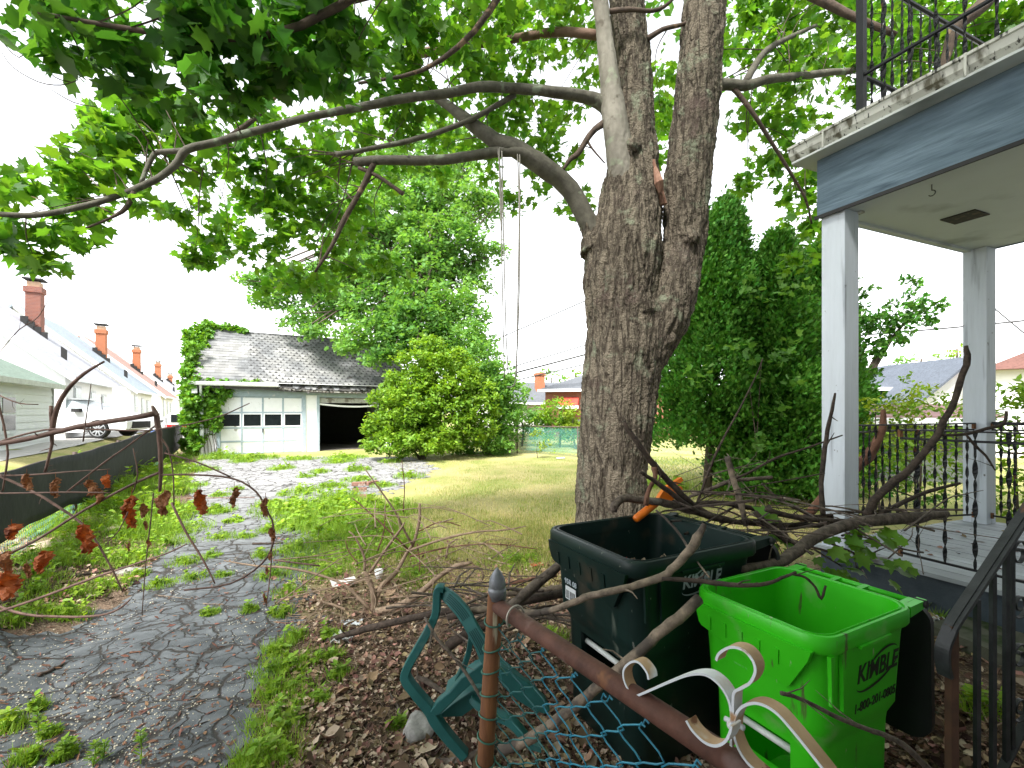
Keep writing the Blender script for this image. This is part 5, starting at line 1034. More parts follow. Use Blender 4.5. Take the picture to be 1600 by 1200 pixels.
def cable(label, pts, r):
    p = []; a, b = Vector(pts[0]), Vector(pts[1])
    for k in range(25): f = k/24; q = a.lerp(b, f); q.z -= (1-(2*f-1)**2)*pts[2]; p.append(q)
    mb = MB(); mb.tube(p, r, 5); tag(mb.build('overhead_cable', mat('cable_black', (.06, .06, .06)), smooth=True), label, 'cable', 'overhead wires')
def CP(px, py, Y): return P(px, py, Y)
cable('highest thin overhead wire sloping down to the left of the maple', (CP(1000, 432, 26), CP(560, 620, 34), .1), .036)
cable('second overhead wire, meeting the trunk just above the thick line', (CP(1300, 420, 26), CP(640, 620, 30), .1), .038)
cable('thick dark overhead wire passing the bottom of the rope loop', (CP(1300, 450, 26), CP(560, 645, 32), .1), .06)
cable('lowest overhead wire above the orange chimney', (CP(1300, 476, 26), CP(560, 650, 32), .1), .042)
cable('overhead wire crossing the sky between the porch posts', (CP(1250, 530, 24), CP(1720, 488, 20), .1), .045)
cable('slanting service wire right of the rear porch post', (CP(1540, 470, 24), CP(1700, 600, 20), .05), .036)
# ------------------------------------------------------------------ wheeled bins
def textmesh(s_, size, origin, xd, yd, m, parent, name='lettering', sx=1.0, ext=.0006, align='CENTER', shear=0):
    cu = bpy.data.curves.new('t', 'FONT'); cu.body = s_; cu.size = size; cu.extrude = ext; cu.align_x = align; cu.shear = shear; cu.offset = size*.02
    o = bpy.data.objects.new('t', cu); COL.objects.link(o); dg = bpy.context.evaluated_depsgraph_get(); me = bpy.data.meshes.new_from_object(o.evaluated_get(dg)); bpy.data.objects.remove(o)
    xd = Vector(xd).normalized(); yd = Vector(yd).normalized(); zd = xd.cross(yd); o0 = Vector(origin)
    for v in me.vertices: v.co = o0+xd*v.co.x*sx+yd*v.co.y+zd*v.co.z
    me.name = name; me.materials.clear(); return link(name, me, m, parent)
def rrect(hx, hy, r, n=7):
    out = []
    for cx, cy, a0 in ((hx-r, hy-r, 0), (-hx+r, hy-r, 90), (-hx+r, -hy+r, 180), (hx-r, -hy+r, 270)):
        for k in range(n): a = math.radians(a0+90*k/(n-1)); out.append((cx+r*math.cos(a), cy+r*math.sin(a)))
    return out
def wheelie_bin(label, cx, cy, rot, hd, hw, Ht, m, ink, inside, text_t, text_w, text_z, ph_z, z0, lidm):
    u = Vector((math.cos(rot), math.sin(rot), 0)); v = Vector((-math.sin(rot), math.cos(rot), 0)); c0 = Vector((cx, cy, z0))
    BF = lambda a, b, z: c0+u*a+v*b+Vector((0, 0, z))
    t = thing('wheeled_bin', label, 'rubbish bin', c0)
    def ring(fx, fy, z, r=.07, sh=0.0): return [BF(a+sh, b, z*Ht) for a, b in rrect(hd*fx, hw*fy, r)]
    mb = MB()
    mb.loft([ring(.70, .72, .03, .05), ring(.73, .76, .05, .06), ring(.765, .80, .52, .07), ring(.775, .81, .55, .07), ring(.85, .88, .60, .08), ring(.85, .885, .64, .08), ring(.90, .93, .90, .085), ring(.93, .95, .955, .09), ring(.90, .90, .965, .08), ring(.84, .86, .66, .06), ring(.50, .54, .12, .05), ring(.40, .4, .11, .04)])
    body = mb.build('tub', m, t, True)
    cut = MB(); xf = -hd*.785+.062; cut.fbox(BF, xf-.12, xf+.03, -hw*.42, hw*.42, .33*Ht, .50*Ht)
    cme = bpy.data.meshes.new('cut'); cme.from_pydata([tuple(q) for q in cut.v], [], cut.f); co = bpy.data.objects.new('cut', cme); COL.objects.link(co)
    b2 = body.modifiers.new('pocket', 'BOOLEAN'); b2.object = co; b2.operation = 'DIFFERENCE'; b2.solver = 'EXACT'
    body.parent = None; body.location = WO[body.name]; bpy.context.view_layer.update(); dg = bpy.context.evaluated_depsgraph_get(); ne = bpy.data.meshes.new_from_object(body.evaluated_get(dg))
    if len(ne.polygons) > 100: body.modifiers.clear(); body.data = ne
    else: body.modifiers.clear()
    body.parent = t; body.location = (0, 0, 0); bpy.data.objects.remove(co)
    ne.polygons.foreach_set('use_smooth', np.array([p.area < .02 or True for p in ne.polygons])); 
    es = body.modifiers.new('es', 'EDGE_SPLIT'); es.split_angle = math.radians(38)
    # rim with double lip
    mb = MB(); mb.loft([ring(.93, .94, .935, .09), ring(.985, .985, .93, .10), ring(1.0, 1.0, .94, .10), ring(1.0, 1.0, .985, .10), ring(.985, .985, .998, .10), ring(.955, .955, 1.0, .09), ring(.945, .945, .992, .09), ring(.93, .93, .992, .09), ring(.92, .92, 1.0, .08), ring(.90, .90, .998, .08), ring(.885, .885, .93, .075)], cap=False)
    rim = mb.build('rim', m, t, True); rim.modifiers.new('es', 'EDGE_SPLIT').split_angle = math.radians(50)
    # flared front apron
    ap = [(.84, .945), (.86, .90), (.84, .85), (.80, .835), (-.46, .755), (-.52, .76), (-.80, .90), (-.86, .945)]
    fr = lambda b, a, z: BF(-hd*(.885+.085*(z-.78)/.165)-a*.6, b*hw, z*Ht)
    mb = MB(); mb.prism(ap, fr, .0, .035); mb.build('front_apron', m, t)
    for k in range(5): mb = MB(); y = .62-.26*k; mb.prism([(y+.03, .90), (y-.03, .90), (y-.0, .835)], fr, .034, .044); mb.build('apron_rib', m, t)
    for a, zt in ((-.60, .70), (-.82, .74)):
        mb = MB(); mb.prism([(a*hd-.014, .93), (a*hd+.014, .93), (a*hd+.004, zt)], lambda x, b, z: BF(x, -hw*(.915+.02*(z-.7)/.2)-b, z*Ht), .0, .014); mb.build('gusset', m, t)
    mb = MB(); mb.prism([(-.35*hd, .925), (.3*hd, .925), (.3*hd, .935), (-.35*hd, .935)], lambda x, b, z: BF(x, -hw*.96-b, z*Ht), 0, .02)
    mb.build('grip_ledge', m, t)
    mb = MB(); mb.tube([BF(xf-.008, -hw*.43, .44*Ht), BF(xf-.008, hw*.43, .44*Ht)], .014, 10); mb.build('catch_bar', mat('pale_catch_bar', (.62, .64, .62), rough=.4), t, True)
    # handle bar, brackets, lid axle
    mb = MB(); mb.tube([BF(hd+.095, -hw*.80, Ht*.975), BF(hd+.095, hw*.80, Ht*.975)], .014, 8); mb.build('handle', m, t, True)
    for y in (-.86, -.78, -.2, .2, .78, .86):
        mb = MB(); e_ = .13 if abs(y) > .8 else .098; mb.prism([(hd*.96, .94), (hd+e_, .958), (hd+e_, .99), (hd*.96, .985)], lambda a, b, z, y=y: BF(a, y*hw+b, z*Ht), -.012-.006*(abs(y) > .8), .012+.006*(abs(y) > .8)); mb.build('handle_bracket', m, t)
    mb = MB(); mb.tube([BF(hd+.11, -hw*.95, Ht*.975), BF(hd+.11, -hw*.80, Ht*.975)], .017, 10); mb.build('lid_hinge', DARK, t, True); mb = MB(); mb.tube([BF(hd+.11, hw*.95, Ht*.975), BF(hd+.11, hw*.80, Ht*.975)], .017, 10); mb.build('lid_hinge', DARK, t, True)
    # lid flipped right over, hanging behind
    mb = MB(); rr_ = rrect(hd*.92, hw*.95, .08)
    def lp(a, b, th): q = (a+hd*.92); return BF(hd+.125+th+.05*math.sin(min(1, q/(2*hd))*math.pi), b, Ht*.96-q*.96)
    mb.loft([[lp(a, b, .0) for a, b in rr_], [lp(a*1.0, b*1.0, .028) for a, b in rr_], [lp(a*.9, b*.9, .055) for a, b in rr_]]); mb.build('lid', lidm, t, True).modifiers.new('es', 'EDGE_SPLIT').split_angle = .7
    for y in (-1, 1):
        mb = MB(); c = BF(hd*.80, y*hw*.86, .13); mb.loft([[c+v*q+u*math.cos(k*math.pi/10)*r+Vector((0, 0, math.sin(k*math.pi/10)*r)) for k in range(20)] for q, r in ((-.03, .10), (-.025, .125), (.025, .125), (.03, .10))]); mb.build('wheel', mat('bin_wheel_rubber', (.02, .02, .02)), t)
    # lettering on the side
    n = -v; face = lambda a, z: BF(a, -hw*(.885+.045*((z/Ht)-.64)/.26)-.0012, z)
    xs_ = u; yd = (face(0, text_z+.1)-face(0, text_z)); k = text_w/.35
    textmesh('KIMBLE', .102*k, face(text_t, text_z-.033*k), xs_, yd, ink, t, sx=.92, shear=.12)
    textmesh('1-800-201-0805', .052*k, face(text_t-.005, ph_z), xs_, yd, ink, t, sx=.93, shear=.05)
    zd = Vector(xs_).normalized().cross(Vector(yd).normalized())
    for a0, a1, rx, rz, dx, dz, w0 in ((-175, 10, .155, .05, -.0, -.012, .011), (20, 170, .12, .058, .03, .005, .010)):
        mb = MB(); vs = []; N = 26
        for i in range(N):
            q = math.radians(a0+(a1-a0)*i/(N-1)); w_ = w0*math.sin(math.pi*i/(N-1))+.0012; til = .22
            for s_ in (1, -1):
                ex, ez = (rx+s_*w_/2)*math.cos(q)*k, (rz+s_*w_/2)*math.sin(q)*k; vs.append(face(text_t+dx*k+ex, text_z+dz*k+ez+ex*til)+zd*.0012)
        mb.add(vs, [(2*i, 2*i+1, 2*i+3, 2*i+2) for i in range(N-1)]); mb.build('swoosh_emblem', ink, t, recalc=False)
    return t, BF, face
GRN = mat('lime_green_plastic', (.035, .50, .008), (.045, .56, .010), rough=.38, spec=.45, scale=2, bump=.06, bscale=180, bdist=.002, spots=[((.16, .46, .10), 3.5, .62, .10), ((.07, .10, .03), 9, .66, .06, (2, 2, .4)), ((.30, .42, .22), 30, .70, .03, (1, 1, .3))])
DGR = mat('dark_green_plastic', (.0035, .015, .013), (.006, .022, .019), rough=.42, spec=.3, scale=3, bump=.06, bscale=180, bdist=.002, spots=[((.10, .12, .10), 6, .68, .08, (1, 1, .3)), ((.14, .15, .13), 35, .70, .03, (1, 1, .4)), ((.04, .035, .025), 4, .6, .12)])
BLK = mat('black_plastic', (.012, .013, .014), rough=.45)
tg, BG_, fg = wheelie_bin('open lime green wheeled bin with black lettering in the right foreground', 1.277, 2.03, math.radians(27), .345, .298, .985, GRN, mat('black_ink', (.01, .015, .01), rough=.5), GRN, .07, .35, .785, .635, -.02, BLK)
td, BD, fd = wheelie_bin('open dark green wheeled bin with pale lettering, branches heaped over it', .768, 2.57, math.radians(27), .45, .39, 1.10, DGR, mat('pale_ink', (.40, .46, .50), rough=.6), DGR, .01, .31, .955, .80, 0.0, BLK)
# barcode sticker and faded stamps on the front faces
def stamp(BF, hd, hw, Ht, par, ink, y0, z0, s_, txt, code):
    yd = Vector((0, 0, 1)); o0 = BF(-hd*.885-.002, y0*hw, z0*Ht); xd = (BF(0, -1, 0)-BF(0, 0, 0))
    textmesh(txt, .04*s_, o0, xd, yd, ink, par, 'stencil', align='LEFT')
    if code:
        mb = MB(); mb.fbox(lambda a, b, c: o0+xd.normalized()*a+Vector((0, 0, c))-Vector((xd.y, -xd.x, 0))*0+(BF(-1, 0, 0)-BF(0, 0, 0))*b, .01, .11, .0, .001, -.085, -.012); st = mb.build('barcode_sticker', mat('white_sticker', (.6, .63, .64)), par)
        x = .018
        while x < .1:
            w_ = random.choice((.002, .004, .006)); mb = MB(); mb.fbox(lambda a, b, c: o0+xd.normalized()*a+Vector((0, 0, c))+(BF(-1, 0, 0)-BF(0, 0, 0))*b, x, x+w_, .001, .0016, -.08, -.035); 
            if x < .024: allb = mb
            else: allb.v += mb.v; n_ = len(allb.v)-8; allb.f += [tuple(i+n_ for i in f) for f in mb.f]
            x += w_+random.choice((.002, .003, .005))
        allb.build('barcode', mat('barcode_ink', (.02, .02, .02)), st)
stamp(BD, .45, .39, 1.10, td, bpy.data.materials['pale_ink'], .62, .735, 1.0, '95R 08', True)
stamp(BG_, .335, .285, .98, tg, mat('faded_stamp_ink', (.08, .44, .06)), .35, .725, 1.0, '65R', False)
# rubbish inside the dark bin
BM_TAN = mat('tan_yard_scraps', (.16, .12, .08), (.34, .27, .19), island=.4)
mb = MB()
for _ in range(150):
    a, b = random.uniform(-.36, .36), random.uniform(-.3, .3); p = BD(a, b, random.uniform(.80, .90)-.1*a); d = Vector((random.uniform(-1, 1), random.uniform(-1, 1), random.uniform(-.2, .3)))*random.uniform(.03, .12); mb.tube([p, p+d*.5+Vector((0, 0, .02)), p+d], random.uniform(.003, .007), 5, cap=False)
tag(mb.build('yard_waste', BM_TAN), 'broken twigs and yard scraps heaped inside the dark green bin', 'yard waste', kind='stuff')
mb = MB(); mb.v = []
N = 10; vs = [tuple(BD(-.12+.5*math.cos(0)*0+random.uniform(-.01, .01)+.20*i/N, .18+.12*(j/N)-.2*0, .845+.03*math.sin(i*1.3)+.025*math.cos(j*1.7))) for i in range(N+1) for j in range(N+1)]
mb.add(vs, [(i*(N+1)+j, i*(N+1)+j+1, (i+1)*(N+1)+j+1, (i+1)*(N+1)+j) for i in range(N) for j in range(N)]); o = mb.build('red_wrapper', mat('red_plastic_wrap', (.45, .05, .06), rough=.35), smooth=True)
tag(o, 'crumpled red wrapper poking up inside the dark green bin', 'wrapper'); o.modifiers.new('s', 'SOLIDIFY').thickness = .002
# orange plastic toy blaster across the bin's back edge
def toy():
    om = mat('orange_toy_plastic', (.75, .16, .01), (.85, .22, .015), rough=.35); a, b = P(992, 812, 2.95), P(1062, 756, 3.12)
    t = thing('plastic_toy', 'orange plastic toy with tube and notched grip wedged under the branches on the dark bin', 'toy', a.lerp(b, .5)-Vector((0, 0, .05)))
    d = (b-a).normalized(); s_ = d.cross(Vector((0, 1, 0))).normalized()
    mb = MB(); n = 14; rings = []
    for f, r in ((0, .020), (.04, .026), (.45, .026), (.56, .018)):
        c = a.lerp(b, f); rings.append([c+s_*math.cos(k*2*math.pi/n)*r+d.cross(s_)*math.sin(k*2*math.pi/n)*r for k in range(n)])
    mb.loft(rings); mb.build('tube', om, t, True)
    mb = MB(); mb.tube([a.lerp(b, .05)+d.cross(s_)*-.026, a.lerp(b, .44)+d.cross(s_)*-.026], .006, 6); mb.build('seam', om, t, True)
    mb = MB(); fn = lambda x, y, z: a.lerp(b, x)+s_*z*.8+d.cross(s_)*y
    mb.prism([(.52, -.025), (.62, -.055), (.74, -.062), (.86, -.045), (.88, -.04), (.97, -.045), (.97, -.012), (.9, -.01), (.9, .012), (1.06, .012), (1.06, .044), (.9, .05), (.76, .06), (.62, .045), (.52, .025)], fn, -.02, .02); mb.build('grip', om, t)
toy()

# ------------------------------------------------------------------ foreground gate: post, rusty rail, blue mesh, scroll iron
R0 = Vector((-.044, 1.26, 1.247)); gd = Vector((.557, -.831, 0)); gn = Vector((.831, .557, 0))
def PL(px, py, off=0.0):
    dx = (px-800)/F; Y = (gn.dot(R0)+off)/(gn.x*dx+gn.y); return P(px, py, Y)
RUST = mat('rusted_pipe', (.065, .026, .017), (.13, .055, .037), rough=.75, scale=18, bump=.35, bscale=120, bdist=.003, spots=[((.18, .13, .12), 9, .62, .14), ((.30, .13, .04), 5, .62, .08)])
RUST2 = mat('streaky_rusted_post', (.11, .04, .018), (.24, .10, .035), rough=.8, scale=9, stretch=(4, 4, .5), bump=.4, bscale=90, bdist=.003, spots=[((.38, .34, .24), 7, .58, .06, (4, 4, .5))])
t = thing('garden_gate', 'rusty pipe gate with grey cap, blue chain link and white scrollwork in the near foreground', 'gate', (-.12, 1.26, 0))
mb = MB(); mb.tube([(-.17, 1.26, -.05), (-.105, 1.26, .45), (-.075, 1.26, .80), (-.044, 1.26, 1.28)], .0225, 18); mb.build('post', RUST2, t, True)
mb = MB(); mb.tube([R0-gd*.0, R0+gd*.3, R0+gd*1.3], .0205, 20); mb.build('rail', RUST, t, True)
mb = MB(); mb.lathe([(.0245, -.012), (.0255, .012), (.0255, .016), (.0215, .019), (.0225, .023), (.0235, .030), (.021, .045), (.012, .062), (.004, .072), (.0005, .076)], (-.041, 1.26, 1.275), 20); mb.build('post_cap', mat('zinc_cap', (.16, .17, .19), (.24, .25, .27), metal=.5, rough=.5, scale=40), t, True)
mb = MB(); c = R0+gd*.095; mb.tube([c+gn*math.cos(a)*.027+Vector((0, 0, math.sin(a)*.030)) for a in np.linspace(-.5, 3.9, 18)], .0028, 7); mb.build('wire_loop', mat('dull_tie_wire', (.42, .38, .33), metal=.4, rough=.5), t, True)
TEAL = mat('green_tie_wire', (.05, .16, .12), rough=.45, metal=.2)
for k, py in enumerate((970, 1010, 1046, 1083, 1117, 1151, 1188)):
    q = P(770-.06*(py-1000), py, 1.26); mb = MB(); mb.tube([Vector((q.x, 1.26, q.z))+Vector((math.cos(a)*.026, math.sin(a)*.026, .006*math.sin(a+k))) for a in np.linspace(0, 6.28, 20)]+[Vector((q.x+.045, 1.24, q.z-.004))], .0024, 6); mb.build('tie_wire', TEAL, t, True)
BLUE = mat('blue_vinyl_wire', (.02, .17, .27), (.035, .25, .36), rough=.35, scale=30, spots=[((.35, .42, .45), 25, .70, .04)]); BL2 = mat('teal_vinyl_wire', (.02, .10, .11), (.03, .14, .14), rough=.4)
edge = [PL(a, b) for a, b in ((772, 975), (797, 985), (822, 1000), (850, 1013), (875, 1040), (905, 1062), (940, 1085), (968, 1102), (1000, 1125), (1040, 1160), (1085, 1192), (1140, 1240), (1220, 1310))]
ea = [(p-R0).dot(gd) for p in edge]; ez = [p.z for p in edge]
def etop(a): return float(np.interp(a, ea, ez))
pt = .050; mbA, mbB = MB(), MB()
for i in range(15):
    a0 = .012+i*pt; pts = []; K = 28
    top = etop(a0+pt*.5)
    for j in range(K):
        a = a0+(pt*1.03 if (j+i) % 2 else -pt*.03); z = top-.008-j*.033; skew = .006*math.sin(z*9+a0*20)+.02*(top-z)
        bow = (.004 if (j+i) % 2 else -.004)+.02*math.sin(a*9)*min(1, (top-z)*4)
        if j: 
            m_ = (a0+pt*.5, z+.01375)
        pts.append(R0+gd*(a-skew)+gn*bow+Vector((0, 0, z-R0.z)))
    q, r = smooth(pts, [.0019]*K, 3); head = [pts[0]+Vector((0, 0, .014))+gd*.006, pts[0]+Vector((0, 0, .010))+gd*.014]
    (mbA if i > 3 else mbB).tube(head[::-1]+q, .0019, 6, cap=False)
    if False: mbA.tube([c+gd*.006*math.cos(a)+Vector((0, 0, .006*math.sin(a)))+gn*.003*math.sin(a*2) for a in np.linspace(0, 7.5, 14)], .0018, 5, cap=False)
cl = mbA.build('chain_link', BLUE, t, True, recalc=False); mbB.build('chain_link', BL2, t, True, recalc=False)
SCR = mat('tan_weathered_strap', (.42, .26, .14), (.52, .36, .22), rough=.6, scale=16, spots=[((.60, .62, .63), 5, .60, .05), ((.16, .07, .03), 25, .66, .05)])
SCW = mat('white_strap_edge', (.55, .58, .62), rough=.5, var=.1, spots=[((.35, .2, .1), 14, .62, .05)])
def CR(a, b): return (960+a/3.333, 900+b/3.333)
for li, lst in enumerate(([(200, 528), (190, 490), (150, 442), (110, 438), (72, 475), (72, 530), (100, 590), (130, 612), (165, 602), (280, 552), (380, 512), (450, 498), (510, 508), (570, 555), (612, 620), (630, 690), (630, 770), (630, 870)],
            [(552, 428), (570, 390), (625, 360), (690, 372), (738, 420), (756, 480), (730, 540), (680, 572), (648, 590), (640, 640), (640, 760)],
            [(398, 738), (430, 790), (490, 848), (550, 868), (600, 845), (625, 800), (632, 765)],
            [(790, 1020), (720, 960), (672, 890), (645, 810), (648, 730), (680, 672), (740, 648), (800, 658), (870, 702), (950, 790), (1040, 900), (1150, 1040), (1300, 1240)])):
    p, r = smooth([PL(*CR(a, b), -.034 if li == 2 else 0) for a, b in lst], [1]*len(lst), 5); mb = MB(); mb.strip(p, .023, .003, gn); s_ = mb.build('scroll', SCR, t, True); s_.modifiers.new('es', 'EDGE_SPLIT').split_angle = .6
    mb = MB(); mb.strip([q-gn*.0118 for q in p], .0012, .0038, gn); mb.build('painted_edge', SCW, s_)
mb = MB(); c = PL(*CR(628, 765)); mb.tube([c-gn*.016, c-gn*.013, c-gn*.008, c+gn*.010], [.002, .006, .007, .004], 10); mb.tube([c+gd*-.016+Vector((0, 0, -.002)), c+gd*.014], .004, 8); mb.build('collar_rivet', SCW, t, True)

# ------------------------------------------------------------------ fallen plastic chair
def chair():
    cm = mat('faded_green_chair_plastic', (.014, .10, .10), (.024, .135, .13), rough=.5, spec=.4, scale=3, bump=.08, bscale=60, spots=[((.10, .17, .16), 5, .60, .15)])
    g = G(722, 1183); t = thing('plastic_chair', 'dark green moulded plastic garden chair tipped over behind the gate post', 'chair', g)
    def C6(a, b): return (540+a/3.077, 860+b/3.077)
    def rib(nm, pts, w_, Y0, Y1=None, th=.010, fl=.045, seg=4, slots=0, par=t):
        Y1 = Y1 or Y0; n = len(pts); P3 = [P(*C6(*p), Y0+(Y1-Y0)*i/(n-1)) for i, p in enumerate(pts)]; ww = w_ if hasattr(w_, '__len__') else [w_]*n
        q, w2 = smooth(P3, [pr(a/3.077, Y0)*2 for a in ww], seg); rings = []
        for i, c in enumerate(q):
            tn = (q[min(i+1, len(q)-1)]-q[max(i-1, 0)]).normalized(); sd = tn.cross(Vector((0, 1, 0))).normalized(); bk = Vector((0, 1, 0)); h_ = w2[i]/2
            pf = [(-h_, 0), (-h_+.004, -.005), (h_-.004, -.005), (h_, 0), (h_, fl), (h_-.006, fl), (h_-.008, .006), (-h_+.008, .006), (-h_+.006, fl), (-h_, fl)]
            rings.append([c+sd*a+bk*b for a, b in pf])
        mb = MB(); mb.loft(rings); o = mb.build(nm, cm, par, True); o.modifiers.new('es', 'EDGE_SPLIT').split_angle = .7; return q, w2, o
    rib('side_rail', [(470, 190), (445, 190), (437, 215), (436, 260), (428, 320), (390, 400), (345, 480), (305, 550), (284, 600), (290, 635), (330, 690), (400, 775), (430, 830), (500, 920), (572, 1000)], [30, 34, 36, 36, 38, 40, 40, 40, 42, 46, 46, 50, 52, 48, 44], 2.30, 2.26)
    q, w2, o = rib('backrest', [(450, 195), (480, 215), (520, 250), (570, 310), (610, 380), (650, 450), (690, 530), (760, 590), (850, 670), (940, 760)], [44, 60, 66, 66, 62, 66, 74, 80, 80, 60], 2.33, 2.12, fl=.02)
    for k in range(5):
        mb = MB(); off = (k-2)*.0095
        for rng_ in ((5, 14), (16, 23)):
            pts = []
            for i in range(*rng_):
                tn = (q[i+1]-q[i-1]).normalized(); sd = tn.cross(Vector((0, 1, 0))).normalized(); pts.append(q[i]+sd*off+Vector((0, -.0062, 0)))
            mb.strip(pts, .0035, .003, sd)
        mb.build('groove_shade_strip', mat('groove_shadow_green', (.008, .05, .05)), o)  # raised dark green strips paint the shade of the slat grooves
    def panel(nm, poly, Y, th):
        mb = MB(); mb.prism([C6(*p) for p in poly], lambda a, b, c: P(a, c, Y)+Vector((0, b, 0)), 0, th); o = mb.build(nm, cm, t); bv = o.modifiers.new('b', 'BEVEL'); bv.width = .006; bv.segments = 2; return o
    panel('armrest', [(405, 775), (440, 730), (500, 680), (555, 615), (600, 585), (640, 555), (675, 530), (700, 540), (705, 640), (680, 655), (640, 640), (600, 650), (555, 690), (500, 745), (455, 790), (425, 800)], 2.26, .05)
    panel('seat', [(450, 790), (520, 735), (600, 680), (660, 655), (700, 690), (660, 730), (560, 800), (470, 805)], 2.34, .30)
    panel('rear_arm', [(740, 555), (800, 590), (880, 640), (960, 720), (985, 770), (960, 790), (900, 770), (820, 720), (750, 650)], 2.10, .04)
    rib('leg', [(603, 420), (590, 500), (565, 570), (535, 630)], 26, 2.42)
    rib('leg', [(600, 715), (640, 755), (720, 800), (800, 840), (880, 930), (940, 960)], [30, 36, 40, 40, 36, 26], 2.32, 2.18)
    rib('stretcher', [(500, 745), (560, 690), (620, 660)], 22, 2.5)
chair()
# ------------------------------------------------------------------ brush pile, fallen branches
def jag(mb, p, r, n=4, ln=.12):
    for _ in range(n):
        i = random.randrange(1, len(p)-1); tn = (p[i+1]-p[i-1]).normalized(); d = (tn*random.uniform(.2, 1)+Vector((random.uniform(-1, 1), random.uniform(-1, 1), random.uniform(-.6, 1)))).normalized()
        L_ = ln*random.uniform(.4, 1.6); a = p[i]; m_ = a+d*L_*.5+Vector((random.uniform(-1, 1), random.uniform(-1, 1), random.uniform(-1, 1)))*L_*.12
        rr = min(r[i]*.45, .006); mb.tube([a, m_, a+d*L_], [rr, rr*.7, rr*.3], 4, cap=False)
BM = [mat('grey_brown_branch', (.045, .034, .026), (.16, .125, .10), rough=.9, scale=28, bump=.7, bscale=70, bdist=.006, spots=[((.22, .20, .17), 6, .60, .08)]),
      mat('dark_branch', (.020, .015, .012), (.085, .06, .046), rough=.9, scale=28, bump=.7, bscale=70, bdist=.006, spots=[((.16, .10, .07), 6, .64, .06)]),
      mat('pale_stripped_branch', (.10, .078, .058), (.30, .23, .17), rough=.85, scale=22, bump=.6, bscale=60, bdist=.005, spots=[((.07, .055, .045), 5, .52, .06)]),
      mat('reddish_branch', (.12, .055, .035), (.22, .11, .07), rough=.85, scale=12, bump=.5, bscale=60, bdist=.004)]
